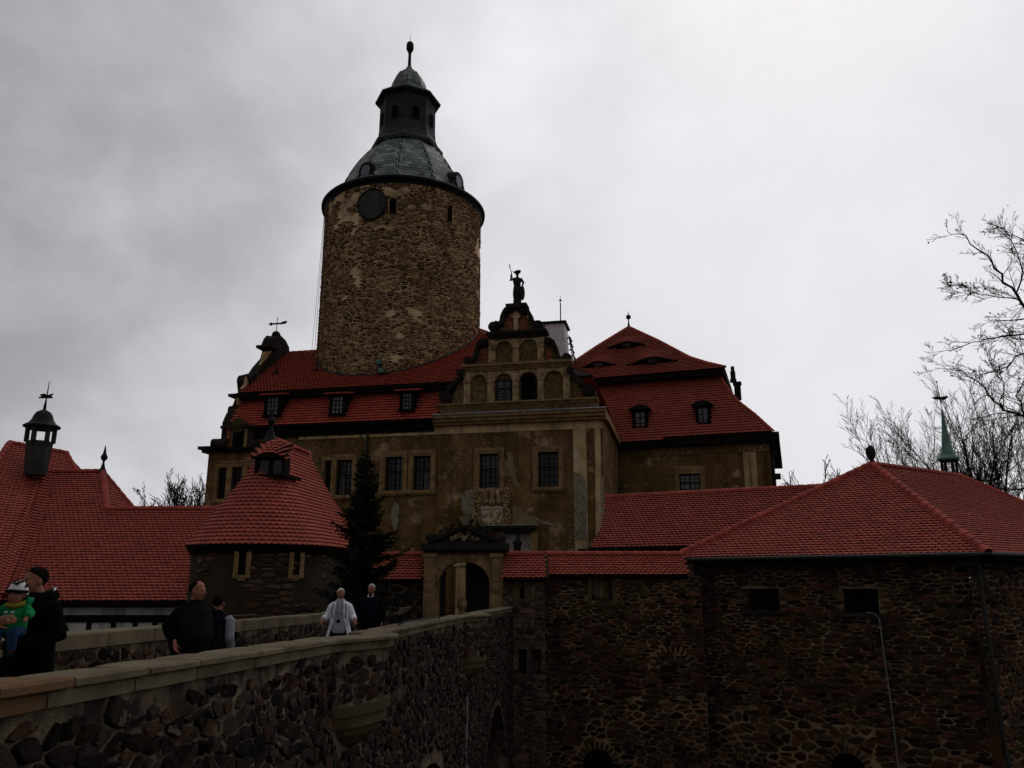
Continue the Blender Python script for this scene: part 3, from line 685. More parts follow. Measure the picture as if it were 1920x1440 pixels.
# roof hooks, snow-guard pipe
for x, y in ((519, 703), (594, 697)):
    P = on_plane(x, y, O_, n_u); mb = MB(); mb.tube([P, P+Vector((.02, -.1, .45)), P+Vector((.10, -.1, .52))], .07, 6); mb.tube([P+Vector((-.28, -.1, .02)), P+Vector((.05, -.12, .2))], .05, 5); part('vent_pipe', mb, M_GUT, up_)
# cross roof behind the front gable
mb = MB(); ua, ub = U(850, 757), U(1095, 757); uc = (ua+ub)/2; zr = gp(970, 645)[1]
mb.prism_pts([M.pt(ua, .62, 10.3), M.pt(ub, .62, 10.3), M.pt(uc, .62, zr)], [M.pt(ua, 13, 10.3), M.pt(ub, 13, 10.3), M.pt(uc, 9, zr)]); part('roof', mb, M_TILE_D, mw, label='cross roof behind the front gable')
# ---- left end gable (seen along its edge)
sd = lambda x, y: M.side(x, y, -21.35)
prof = [(417, 792), (424, 776), (437, 758), (441, 746), (434, 741), (446, 736), (444, 716), (450, 704), (466, 700), (473, 689), (488, 672), (492, 656), (489, 648), (495, 634), (509, 629), (520, 640), (526, 652)]
P2 = [sd(*p) for p in prof]
wq, zq = P2[-1]
P3 = P2+[(wq+.25, zq-.9), (2*RW1-RW0, RZ0-.3), (2*RW1-RW0, 9.0), (P2[0][0], 9.0)]
mb = MB(); mb.prism_pts([M.pt(-21.35, w, z) for w, z in P3], [M.pt(-20.74, w, z) for w, z in P3])
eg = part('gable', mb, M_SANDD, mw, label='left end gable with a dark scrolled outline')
# moulding discs (volutes) on its edge
for x, y, r in ((455, 716, 13), (436, 770, 9), (404, 832, 9)):
    w, z = sd(x, y); rr = r/1500*46; mb = MB()
    A = [M.pt(-21.5, w+rr*cos(t*pi/8), z+rr*sin(t*pi/8)) for t in range(16)]; B = [M.pt(-20.6, w+rr*cos(t*pi/8), z+rr*sin(t*pi/8)) for t in range(16)]
    mb.prism_pts(A, B); part('volute', mb, M_SANDD, eg)
for x, y, l in ((441, 743, .7), (492, 652, .55)):
    w, z = sd(x, y); mb = MB(); mb.prism_pts([M.pt(-21.6, w-.35, z-.08), M.pt(-21.6, w+l, z-.08), M.pt(-21.6, w+l, z+.08), M.pt(-21.6, w-.35, z+.08)], [M.pt(-20.5, w-.35, z-.08), M.pt(-20.5, w+l, z-.08), M.pt(-20.5, w+l, z+.08), M.pt(-20.5, w-.35, z+.08)]); part('cornice', mb, M_SANDD, eg)
w, z = sd(508, 632); mb = MB(); mb.ball(M.pt(-21.0, w, z+.1), .28); mb.tube([M.pt(-21.0, w, z+.2), M.pt(-21.0, w, z+1.3)], .025, 5)
part('finial', mb, M_LEAD, eg)
mb = MB(); c0 = M.pt(-21.0, w, z+.85); mb.box(M, -21.5, -20.45, w-.02, w+.02, z+.82, z+.92); mb.prism(M, [(-21.6, z+.87), (-21.35, z+1.0), (-21.35, z+.74)], w-.02, w+.02); mb.prism(M, [(-20.7, z+.8), (-20.35, z+.86), (-20.3, z+1.02), (-20.65, z+.98)], w-.02, w+.02); part('weather_vane', mb, M_LEAD, eg)
w, z = sd(502, 636); mb = MB(); mb.ball(M.pt(-21.35, w, z+.05), .19); part('ball', mb, M_SANDD, eg)
# ---- low bay at the left end with its small ornate gable
mb = MB(); zc = M.px(390, 846)[1]
mb.box(M, UL-.45, -19.2, -.42, .4, zc+.05, zc+.22); mb.box(M, UL-.28, -19.2, -.28, .4, zc-.12, zc+.048); part('cornice', mb, M_SANDD, mw)
M2 = Fr(0, 0, 12); M2.o = M.o-M.nb*.42
q = lambda x, y: M2.px(x, y, -.1)
mb = MB(); mb.prism(M2, [q(404, 842), q(474, 840), q(472, 800), q(465, 797), q(458, 789), q(447, 785), q(436, 789), q(428, 797), q(418, 800), q(416, 820)], -.08, .5)
sg = part('gable', mb, M_SANDD, mw, label='small round-topped ornamental gable of brick and stone at the left corner')
mb = MB(); a = q(416, 801); b = q(478, 798); mb.box(M2, a[0], b[0], -.25, .5, a[1]-.1, a[1]+.06); part('cornice', mb, M_SANDD, sg)
for x0, x1, mm in ((424, 433, M_BRICK), (433, 437, M_SAND), (457, 465, M_SAND)):
    a = q(x0, 840); b = q(x1, 804); mb = MB(); mb.box(M2, a[0], b[0], -.15, -.06, a[1]+.05, b[1]); part('pilaster', mb, mm, sg)
a = q(437, 840); b = q(457, 812); mb = MB(); um = (a[0]+b[0])/2; r = (b[0]-a[0])/2
mb.prism(M2, [(a[0], a[1]+.05), (b[0], a[1]+.05)]+[(um+r*cos(pi*i/10), b[1]+r*sin(pi*i/10)) for i in range(11)], -.11, -.07); part('niche', mb, M_DARK, sg)
mb = MB(); c_ = q(447, 799); disc(mb, M2, (c_[0], c_[1]+.05), .42, -.16, -.07); disc(mb, M2, (c_[0], c_[1]+.05), .3, -.19, -.16); part('roundel', mb, M_SAND_D, sg)
mb = MB(); c_ = q(405, 833); disc(mb, M2, c_, .3, -.2, .5); disc(mb, M2, c_, .17, -.26, -.2); part('volute', mb, M_SANDD, sg)
mb = MB(); c_ = q(474, 832); disc(mb, M2, c_, .22, -.2, .3); part('volute', mb, M_SANDD, sg)
p = MB(); a = q(402, 870); p.box(M, a[0], q(490, 870)[0], -.06, .06, 7.98, 8.12); part('string_course', p, M_SAND, mw)
for pts_ in ([(496, 660), (510, 658), (500, 672), (488, 684), (493, 672)], [(462, 706), (466, 718), (460, 726), (452, 730), (460, 720)], [(446, 746), (458, 750), (449, 762), (446, 758)]):
    P_ = [M.side(x_, y_, -20.7) for x_, y_ in pts_]; mb = MB(); mb.prism_pts([M.pt(-20.69, w, z) for w, z in P_], [M.pt(-20.8, w, z) for w, z in P_]); part('plaster_panel', mb, M_PLASTER_L, eg)
# ---- coat of arms
aw = lambda x, y: M.px(x, y, -.05)
mb = MB(); P = [(900, 984), (893, 970), (897, 955), (892, 940), (899, 925), (912, 917), (926, 914), (940, 916), (952, 922), (958, 934), (953, 950), (958, 966), (952, 984)]
mb.prism(M, smooth([aw(*p) for p in P]+[aw(*P[0])], 3)[:-1], -.10, .06)
coa = part('coat_of_arms', mb, M_SAND, mw, label='carved stone coat of arms with helmets above the portal')
mb = MB(); P = [(903, 951), (903, 970), (908, 981), (922, 985), (938, 981), (943, 970), (943, 951), (933, 948), (922, 951), (912, 948)]
mb.prism(M, [aw(*p) for p in P], -.17, -.095); shl = part('shield', mb, mat('pale_carved_stone', (.42, .37, .27), (.28, .24, .17), 6, .85, .5, 25), coa)
for cx_, cy_, r, a0, a1 in ((909, 964, 4.5, 2.6, 6.6), (917, 975, 7.5, 3.3, 6.3), (936, 960, 3.5, 3.0, 6.8), (937, 970, 3.5, .5, 5.0), (932, 977, 3, 2.0, 6.0)):
    mb = MB(); c_ = aw(cx_, cy_); rr = r/1500*42; mb.tube([M.pt(c_[0]+rr*cos(a0+(a1-a0)*i/8), -.18, c_[1]+rr*sin(a0+(a1-a0)*i/8)) for i in range(9)], [.02+.05*sin(pi*i/8) for i in range(9)], 5); part('crescent', mb, M_SAND, shl)
mb = MB(); c1q, c2q = aw(919, 970), aw(926, 955); mb.box(M, c1q[0], c2q[0], -.19, -.168, c1q[1], c2q[1]); part('inner_shield', mb, M_PIL, shl)
mb = MB(); c1q, c2q = aw(904, 956), aw(942, 954); mb.box(M, c1q[0], c2q[0], -.185, -.168, c1q[1], c2q[1]); part('bar', mb, M_SAND, shl)
for i, x in enumerate((911, 924, 937)):
    mb = MB(); c_ = aw(x, 941); p = M.pt(c_[0], -.17, c_[1]); mb.ball(p, (.17, .14, .19), 8, 5); mb.tube([p+Vector((0, 0, .1)), p+Vector((random.uniform(-.2, .2), -.02, .38)), p+Vector((random.uniform(-.25, .25), 0, .62))], [.1, .13, .05], 6); part('helmet', mb, M_PIL, coa)
rr_ = random.Random(4)
for sx in (-1, 1):
    for i in range(7):
        y = 920+i*9.5; x = 922+sx*(27+4*sin(i*1.7)); c_ = aw(x, y); mb = MB(); r = .17
        mb.tube([M.pt(c_[0]+sx*r*(1-i2/9)*cos(i2*.75+i), -.13, c_[1]+r*(1-i2/9)*sin(i2*.75+i)) for i2 in range(9)], .045, 5); part('mantling_leaf', mb, M_PIL, coa)
# ---- portal below it
mb = MB(); a, b, c_, d = por
mb.box(M, a-.45, a, -.16, .3, -9, d); mb.box(M, b, b+.35, -.16, .3, -9, d); mb.box(M, a-.45, b+.35, -.16, .3, d+.002, d+.38); pt_ = part('portal', mb, M_SAND, mw)
mb = MB(); z_ = M.px(960, 992)[1]; e0 = M.px(898, 990)[0]; e1 = M.px(1008, 990)[0]; mb.box(M, e0, e1, -.55, .2, z_, z_+.14); mb.box(M, e0+.15, e1-.15, -.38, .2, z_-.14, z_-.002); part('cornice', mb, M_SANDD, pt_)
mb = MB(); mb.box(M, e0+.02, e1-.02, -.60, -.0, z_+.142, z_+.17); part('flashing', mb, M_FLASH, pt_)
mb = MB(); mb.box(M, a-.02, b+.02, .30, .38, -9, d); pd = part('door', mb, M_WOOD, pt_)
# diagonal boards of the door
n = M.ex; zc_ = d; s_ = -3.0
while s_ < 4:
    # strip polygon between lines (u+z)=const, clipped to the door
    pts = []
    lo, hi = s_, s_+.17
    clip = [(a+.02, d-3.4), (b-.02, d-3.4), (b-.02, d-.05), (a+.02, d-.05)]
    def cl(P, nx, nz, h):
        O = []
        for i in range(len(P)):
            A, B = P[i-1], P[i]; da = nx*A[0]+nz*A[1]-h; db = nx*B[0]+nz*B[1]-h
            if da*db < 0: t = da/(da-db); O.append((A[0]+(B[0]-A[0])*t, A[1]+(B[1]-A[1])*t))
            if db <= 0: O.append(B)
        return O
    k0 = (a+b)/2-d; Pc = cl(clip, 1, -1, k0+hi+1.5); Pc = cl(Pc, -1, 1, -(k0+lo+1.5)) if Pc else Pc
    if len(Pc) >= 3: mb = MB(); mb.prism(M, Pc, .26, .302); part('board', mb, M_DOORW, pd)
    s_ += .19
mb = MB(); uc = (a+b)/2; mb.box(M, uc-.04, uc+.04, .22, .26, d-3.2, d-.1); part('meeting_rail', mb, M_WOOD, pd)
mb = MB(); P_ = [(917, 1000), (921, 996), (924, 1003), (927, 995), (931, 1001), (928, 1012), (931, 1022), (918, 1022), (921, 1012)]; mb.prism(M, [M.px(x_, y_, -.2) for x_, y_ in P_], -.24, -.14); part('red_emblem', mb, mat('red_paint', (.22, .02, .015), (.15, .014, .01), 6, .7), mw)
# hanging lantern in front of the portal
lp = M.pt(M.px(976, 1020)[0], -.8, M.px(976, 1024)[1])
ln = thing('wall_lantern', 'black wrought-iron lantern hanging in front of the white board door', 'lantern', lp)
mb = MB(); mb.lathe(lp, [(.10, lp.z-.32), (.16, lp.z-.28), (.20, lp.z+.08), (.24, lp.z+.1), (.12, lp.z+.3), (.04, lp.z+.38), (.03, lp.z+.6)], 6); part('lamp_body', mb, M_LEAD, ln)
mb = MB(); mb.tube([lp+Vector((0, 0, .55)), lp+Vector((0, .2, .75)), lp+Vector((0, .8, .7))], .03, 6); part('bracket', mb, M_LEAD, ln)

# ================================================================== ROUND TOWER
def zt(y, Y=YTW):
    d = ray(960, y); return CAMZ+d.z/d.y*Y
def rt(hw, y, Y=YTW): return hw/FPX*Y/ray(960, y).y
tw = thing('castle_tower', 'tall round rubble-stone keep with a green copper dome and lantern', 'tower', (TWC.x, TWC.y, 0))
zrim = zt(404)
def rad(z): return TR+.06*(zrim-z)/zrim
wins_t = [(737, 386, 9, 15), (843, 400, 7.5, 17)]
WT = []
for x, y, hw, hh in wins_t:     # find hits on the cylinder
    d = ray(x, y); o = Vector((0, 0, CAMZ)); dx, dy = d.x, d.y; cx, cy = TWC.x, TWC.y
    A = dx*dx+dy*dy; B = -2*(dx*cx+dy*cy); C_ = cx*cx+cy*cy-(TR-.0)**2; t = (-B-sqrt(B*B-4*A*C_))/(2*A); p = o+d*t
    WT.append((atan2(p.y-cy, p.x-cx), p.z, hw/FPX*t/((TR-.0)), hh/FPX*t*1.08))
def tower_w():
    mb = MB(); prof = [-1.0, 4, 9]+[9+i*(zrim-9)/24 for i in range(1, 25)]
    mb.lathe(TWC, [(rad(z)-.01, z) for z in prof], 96, cap=False); return mb
tm = part('wall', tower_w(), M_MORTAR_T, tw, smooth=True, label='mortared rubble wall of the keep')
CIRC = 2*pi*TR
cells = voronoi(0, pi*1.22*TR, 9.6, zrim-.05, .33, .122, .46, .14, 5)
A0 = pi*.89
def tmap(u, z, d): a = A0+u/TR; r = rad(z)+d; return Vector((TWC.x+r*cos(a), TWC.y+r*sin(a), z))
def thole(u, z):
    a = A0+u/TR
    return any(abs((a-w[0]+pi) % (2*pi)-pi) < w[2]*.95 and abs(z-w[1]) < w[3] for w in WT) or (noise.noise(Vector((u*.28, z*.25, 3.3)))+.9*noise.noise(Vector((u*1.1, z*1.5, 1.3))) > .50)
lay_stones(tm, stones(cells, tmap, .017, .04, [thole], 3, keep=lambda u, z: M.inv(tmap(u, z, 0))[1] > 20 or True), M_STONE_T, 0)
for a, z, da, hh in WT:
    mb = MB(); c_ = Vector((TWC.x, TWC.y, 0)); r1 = rad(z)+.06
    e = Vector((-sin(a), cos(a), 0)); nr = Vector((cos(a), sin(a), 0)); hw = da*TR*.72
    arc = [(-hw, -hh), (hw, -hh)]+[(hw*cos(pi*i/8), hh*.62+hw*.8*sin(pi*i/8)) for i in range(9)]
    arc2 = [(x*1.35, y*1.13) for x, y in arc]
    P = lambda x, y, r: c_+nr*r+e*x+Vector((0, 0, z+y))
    fr_ = MB()
    for i in range(len(arc)):
        j = (i+1) % len(arc)
        fr_.prism_pts([P(*arc[i], r1), P(*arc[j], r1), P(*arc2[j], r1), P(*arc2[i], r1)], [P(*arc[i], r1-.5), P(*arc[j], r1-.5), P(*arc2[j], r1-.5), P(*arc2[i], r1-.5)])
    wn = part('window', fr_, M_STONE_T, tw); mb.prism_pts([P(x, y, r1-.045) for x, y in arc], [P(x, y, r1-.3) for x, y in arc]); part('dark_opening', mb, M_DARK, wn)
# blind clock disc
d = ray(703, 380); a = WT[0][0]-.245; z = WT[0][1]+.12; nr = Vector((cos(a), sin(a), 0)); e = Vector((-sin(a), cos(a), 0)); mb = MB(); r1 = rad(z)
A = [Vector((TWC.x, TWC.y, z))+nr*(r1+.16)+e*.90*cos(t*pi/16)+Vector((0, 0, .98*sin(t*pi/16))) for t in range(32)]; mb.prism_pts(A, [p-nr*.5 for p in A]); ck = part('clock_disc', mb, M_COPPER_D, tw, label='blank dark copper disc below the rim')
mb = MB()
A = [Vector((TWC.x, TWC.y, z))+nr*(r1+.18)+e*.90*cos(t*pi/16)+Vector((0, 0, .98*sin(t*pi/16))) for t in range(33)]; mb.tube(A, .045, 5); part('rim', mb, M_LEAD, ck)
# rim and roof
RIMR = 5.38; zr0 = zt(410)
mb = MB(); mb.lathe(TWC, [(4.8, zr0-.1), (5.12, zr0-.06), (5.22, zr0+.12), (RIMR, zr0+.16), (RIMR+.02, zr0+.30), (RIMR-.05, zr0+.38), (4.4, zr0+.85)], 72, cap=False); part('roof_rim', mb, M_LEAD, tw, smooth=False)
NF = 12; PH = radians(-90+2)
dome = [(4.55, zr0+.80), (4.27, zt(376)), (4.00, zt(360)), (3.76, zt(347)), (3.46, zt(333)), (3.14, zt(320)), (2.77, zt(307)), (2.40, zt(296)), (2.12, zt(287)), (2.0, zt(278))]
def facet(prof, nf, ph_, r_, z_):                  # point on a faceted dome: a in [0,nf)
    pass
mb = MB(); mb.lathe(TWC, [(r-.05, z) for r, z in dome], NF, PH); dm_ = part('dome', mb, M_LEAD, tw, label='faceted copper-shingled dome')
T = []; k_ = 0
def dpt(face, t, s):                               # face index, t in 0..1 across, s along profile (float idx)
    i = min(int(s), len(dome)-2); f = s-i; r = dome[i][0]*(1-f)+dome[i+1][0]*f; z = dome[i][1]*(1-f)+dome[i+1][1]*f
    a0 = PH+2*pi*face/NF; a1 = a0+2*pi/NF
    return Vector((TWC.x+r*((1-t)*cos(a0)+t*cos(a1)), TWC.y+r*((1-t)*sin(a0)+t*sin(a1)), z))
for face in range(NF):
    s = 0.0; row = 0
    while s < len(dome)-1.35:
        p0 = dpt(face, .5, s); p1 = dpt(face, .5, min(s+.2, len(dome)-1.001)); step = .30*.2/max((p1-p0).length, 1e-3)
        wd = (dpt(face, 1, s)-dpt(face, 0, s)); W = wd.length; n = max(3, int(round(W/.40)))
        A = wd.normalized(); Dn = (p1-p0).normalized(); Nn = A.cross(Dn).normalized()
        for j in range(n):
            t = (j+.5)/n; 
            if row % 2: t = (j+.0001)/n+(.5/n if j == 0 else 0) if j else .25/n
            T.append((dpt(face, min(max(t, .4*.5/n), 1-.5/n), s)+Nn*.01, A*(W/n/.40)*.98, Dn, Nn))
        s += step; row += 1
lay_tiles(dm_, T, M_COPPER, .40, .30, rnd=False, th=.014, lift=.022, stuffname='copper_shingles')
for face in range(NF):
    mb = MB(); mb.tube([dpt(face, 0, i*.5) for i in range(0, 2*(len(dome)-1))], .045, 5); part('rib', mb, M_LEAD, dm_)
# round dormers
for x, y, r in ((688, 322, .36), (857, 341, .36)):
    dd = ray(x, y); Y = YTW-3.7 if x < 750 else YTW-2.3; p = at(x, y, Y); v = Vector((p.x-TWC.x, p.y-TWC.y, 0)).normalized(); e = Vector((-v.y, v.x, 0))
    ring = lambda R, o: [p+v*o+e*R*cos(t*pi/10)+Vector((0, 0, R*1.15*sin(t*pi/10))) for t in range(20)]
    mb = MB()
    A = ring(r*1.55, .12); B = ring(r*1.55, -.9); B = [q+Vector((0, 0, .25)) for q in B]; mb.prism_pts(A, B); dr = part('round_dormer', mb, M_LEAD, dm_)
    mb = MB(); mb.prism_pts(ring(r, .16), ring(r, .10)); part('pane', mb, M_GLASS2, dr)
    mb = MB(); mb.tube(ring(r*1.1, .15)+[ring(r*1.1, .15)[0]], .06, 5); mb.prism_pts([p+v*.15+e*a+Vector((0, 0, b)) for a, b in ((-.75, -.62), (.75, -.62), (.55, -.1), (-.55, -.1))], [p-v*.6+e*a+Vector((0, 0, b)) for a, b in ((-.75, -.62), (.75, -.62), (.55, -.1), (-.55, -.1))]); part('frame', mb, M_LEAD, dr)
# lantern storey (octagonal)
O8 = radians(-90+3)
zn = zt(272)
mb = MB(); mb.lathe(TWC, [(2.1, zt(283)), (2.46, zt(291)), (2.50, zt(285)), (2.12, zt(274)), (1.97, zt(264)), (1.93, zt(252))], 8, O8); part('lantern_skirt', mb, M_LANT, tw)
zl0, zl1 = zn+.5, zt(198)
mb = MB(); mb.lathe(TWC, [(1.92, zl0), (1.90, zl1)], 8, O8); la = part('lantern', mb, M_LANT, tw, label='octagonal slate-clad lantern above the dome')
for i in range(8):
    a0 = O8+2*pi*i/8; a1 = a0+pi/4; am = (a0+a1)/2; v = Vector((cos(am), sin(am), 0)); e = Vector((-sin(am), cos(am), 0)); rr = 1.91*cos(pi/8)
    zc_ = zl0+(zl1-zl0)*.40; hw, hh = .24, .42
    arc = [(-hw, -hh), (hw, -hh)]+[(hw*cos(pi*j/8), hh*.5+hw*sin(pi*j/8)) for j in range(9)]
    c_ = Vector((TWC.x, TWC.y, zc_)); mb = MB()
    mb.prism_pts([c_+v*(rr+.03)+e*x+Vector((0, 0, y)) for x, y in arc], [c_+v*(rr-.1)+e*x+Vector((0, 0, y)) for x, y in arc]); part('window', mb, M_DARK if i != 5 else M_LANT, la)
    mb = MB(); mb.tube([c_+v*(rr+.04)+e*x*1.1+Vector((0, 0, y*1.05)) for x, y in arc+[arc[0]]], .035, 4); part('window_frame', mb, M_LANT, la)
mb = MB(); mb.lathe(TWC, [(1.8, zl1-.15), (2.02, zl1-.05), (2.24, zl1+.02), (2.27, zl1+.14), (1.55, zl1+.72), (1.30, zl1+.86)], 8, O8); part('lantern_eave', mb, M_LANT, tw)
zd = zl1+.80
tip = [(1.28, zd), (1.24, zt(168)), (1.12, zt(158)), (.88, zt(147)), (.55, zt(139)), (.26, zt(132)), (.13, zt(126))]
mb = MB(); mb.lathe(TWC, tip, 8, O8); cd = part('lantern_dome', mb, M_COPPER, tw)
dome_, NF_, PH_ = dome, NF, PH; dome, NF, PH = tip, 8, O8
T = []
for face in range(8):
    s = 0.0; row = 0
    while s < len(dome)-1.6:
        p0 = dpt(face, .5, s); p1 = dpt(face, .5, s+.2); step = .26*.2/max((p1-p0).length, 1e-3); wd = dpt(face, 1, s)-dpt(face, 0, s); W = wd.length; n = max(1, int(round(W/.33))); A = wd.normalized(); Dn = (p1-p0).normalized(); Nn = A.cross(Dn).normalized()
        for j in range(n): T.append((dpt(face, (j+.5)/n, s)+Nn*.01, A*(W/n/.33)*.97, Dn, Nn))
        s += step; row += 1
lay_tiles(cd, T, M_COPPER, .33, .26, rnd=False, th=.014, lift=.022, stuffname='copper_shingles')
for face in range(8): mb = MB(); mb.tube([dpt(face, 0, i*.5) for i in range(0, 2*len(dome)-1)], .035, 5); part('rib', mb, M_LEAD, cd)
mb = MB(); z1, z2, z3, z4 = zt(130), zt(97), zt(79), zt(65)
mb.lathe(TWC, [(.16, z1-.2), (.12, z1+.1), (.10, z2-.15), (.14, z2-.1), (.11, z2), (.20, z2+.05), (.26, z2+.2), (.26, z3-.2), (.19, z3-.05), (.05, z3), (.015, z3+.1), (.012, z4)], 12); part('finial', mb, M_LEAD, tw, smooth=True)
# lightning cables down the left side
for k2 in range(3):
    mb = MB(); pts = []
    for i in range(9):
        t = i/8; z = zr0+.1-t*(zr0-15.2); a = pi*1.0+.03+.02*k2; r = 5.26-.05*t+.16*k2*t; pts.append(Vector((TWC.x+r*cos(a), TWC.y+r*sin(a), z)))
    mb.tube(pts, .012, 4); part('cable', mb, M_FLASH, tw)
# floodlights at the tower foot
for x, y in ((709.5, 679), (714.5, 695)):
    P = at(x, y, YTW-TR-.55); fl_ = thing('floodlight', f"round floodlight on the tower foot, {'upper' if y < 685 else 'lower'} of the pair above the roof", 'floodlight', P, 'floodlights at the foot of the tower')
    mb = MB(); d_ = Vector((-.1, -1, .1)).normalized(); mb.tube([P+Vector((0, .35, 0)), P+Vector((0, .1, 0)), P-Vector((0, .05, 0))], [.10, .2, .22], 12); part('housing', mb, M_LEAD, fl_)
    mb = MB(); mb.ball(P-Vector((0, .06, 0)), (.17, .06, .17), 12, 6); part('lens', mb, M_COPPER_L, fl_)
    mb = MB(); mb.tube([P+Vector((0, .3, 0)), P+Vector((-.05, .6, -.1 if y < 685 else .2))], .05, 5); part('bracket', mb, M_LEAD, fl_)
# ================================================================== RIGHT WING
Rp = at(1452, 812, 46); RF = Fr(Rp.x, 46, 19)
rw = thing('castle_wing', 'square right-hand wing with a tall two-stage red roof and eyebrow dormers', 'castle wing', RF.pt(-5, 5, 0))
rl = RF.px(1040, 840)[0]; zE = 9.95
wr = R_(1274, 888, 1313, 926, fr=RF)
uW = RF.px(1445, 870)[0]
mb = MB(); sheet(mb, RF, rl, uW, -6, zE-.2, [wr, R_(1150, 905, 1161, 935, fr=RF)], 0, .3); part('wall', mb, M_PLASTER, rw, fix=False)
mb = MB(); mb.quad(RF.pt(uW, 0, -6), RF.pt(uW, 13, -6), RF.pt(uW, 13, zE-.2), RF.pt(uW, 0, zE-.2)); mb.quad(RF.pt(rl, 0, -6), RF.pt(rl, 13, -6), RF.pt(rl, 13, zE), RF.pt(rl, 0, zE)); mb.quad(RF.pt(rl, 13, -6), RF.pt(uW, 13, -6), RF.pt(uW, 13, zE), RF.pt(rl, 13, zE)); part('wall', mb, M_PLASTER, rw, fix=False)
window(rw, RF, *wr, w=.2, cols=2, rows=2, fine=(1, 1), glass=M_GLASS2, surround=(.3, .45, .03))
mb = MB(); a = RF.px(1395, 880)[0]; b = RF.px(1419, 880)[0]; mb.box(RF, a, b, -.06, .1, 4, zE-1.0); part('pilaster_strip', mb, M_PLASTER_L, rw, label='peeling pale corner strip')
mb = MB(); mb.box(RF, rl, uW, -.05, .1, zE-.98, zE-.5); part('eaves_band', mb, M_PLASTER_R, rw)
mb = MB(); mb.box(RF, rl, .25, -.42, .6, zE-.48, zE-.1); mb.box(RF, rl, .2, -.36, .9, zE-.098, zE+.02); mb.box(RF, uW-.1, .25, .6, 12, zE-.48, zE-.1); part('eave', mb, M_WOOD, rw)
mb = MB(); mb.box(RF, RF.px(1158, 900)[0], RF.px(1158, 900)[0]+.12, -.2, -.08, 2, zE-.5); part('downpipe', mb, M_GUT, rw)
# lower stage roof
zb = zE-.08; wB = -.45
tl = RF.px(1100, 712, 1.6); tr_ = RF.px(1347, 702, 1.9); zT = tr_[1]; uTr = tr_[0]
wT = 1.9; phl = atan2(zT-zb, wT-wB); Ll = hypot(zT-zb, wT-wB); SLr = RF.nb*cos(phl)+Vector((0, 0, sin(phl))); OB = RF.pt(0, wB, zb)
bow = []
px_edge = [(1449, 809), (1415, 778), (1380, 751), (1363, 728), (1347, 702)]
nl = RF.ex.cross(SLr)
edge = []
for e in px_edge:
    p = on_plane(*e, OB, nl); edge.append(((p-OB).dot(RF.ex), (p-OB).dot(SLr)))
polyl = [(rl-.5, 0)]+edge+[(rl-.5, Ll)]
mb = MB(); mb.slab([OB+RF.ex*u+SLr*s-nl*.02 for u, s in polyl], nl, .14); lr = part('roof', mb, M_DECK, rw, label='steep lower roof slope with two small dormers')
DR = []
for x0, x1, y0, y1 in ((1187, 1215, 770, 806), (1305, 1333, 762, 801)):
    a = RF.px(x0, 790, .2)[0]; b = RF.px(x1, 790, .2)[0]; DR.append((a, b, RF.px(x0, y1, .2)[1], RF.px(x0, y0, .2)[1]))
def sk(P):
    u, w, z = RF.inv(P); return any(a < u < b and c < z < d for a, b, c, d in DR)
lay_tiles(lr, tiles_on_poly(OB, RF.ex, SLr, polyl, .21, .20, skip=sk), M_TILE, .21, .20, lift=.075)
ep = [OB+RF.ex*u+SLr*s for u, s in edge]
for i in range(len(ep)-1): ridge_tiles(lr, ep[i], ep[i+1], .10, .36)
mb = MB(); mb.poly([ep[0], ep[1], ep[2], ep[3], ep[4], RF.pt(uTr, 11, zT), RF.pt(edge[0][0], 12.5, zb)]); part('roof', mb, M_TILE, rw, fix=False, label='right flank of the lower roof')
for a, b, c, d in DR:
    mb = MB(); mb.box(RF, a, a+.14, .05, 1.6, c, d); mb.box(RF, b-.14, b, .05, 1.6, c, d); mb.box(RF, a-.08, b+.08, -.05, 1.4, c-.12, c); mb.box(RF, a, b, .05, 1.6, d-.14, d); dm = part('dormer', mb, M_WOOD, lr)
    mb = MB(); m_ = (a+b)/2; mb.prism_pts([RF.pt(a-.22, -.12, d), RF.pt(b+.22, -.12, d), RF.pt(b+.1, -.12, d+.12), RF.pt(m_+.2, -.12, d+.3), RF.pt(m_-.2, -.12, d+.3), RF.pt(a-.1, -.12, d+.12)], [RF.pt(a-.22, 1.9, d+.1), RF.pt(b+.22, 1.9, d+.1), RF.pt(b+.1, 1.9, d+.2), RF.pt(m_+.2, 1.9, d+.36), RF.pt(m_-.2, 1.9, d+.36), RF.pt(a-.1, 1.9, d+.2)]); part('dormer_roof', mb, M_LEAD, dm)
    mb = MB(); mb.box(RF, a+.14, b-.14, .14, .16, c, d-.14); part('pane', mb, M_GLASS2, dm)
    mb = MB()
    for i in range(3): x = a+.16+(b-a-.32)*i/2; mb.box(RF, x-.025, x+.025, .09, .14, c, d-.14)
    for i in range(4): z = c+.02+(d-c-.16)*i/3; mb.box(RF, a+.14, b-.14, .1, .14, z-.02, z+.02)
    part('glazing_bars', mb, M_WOODF, dm)
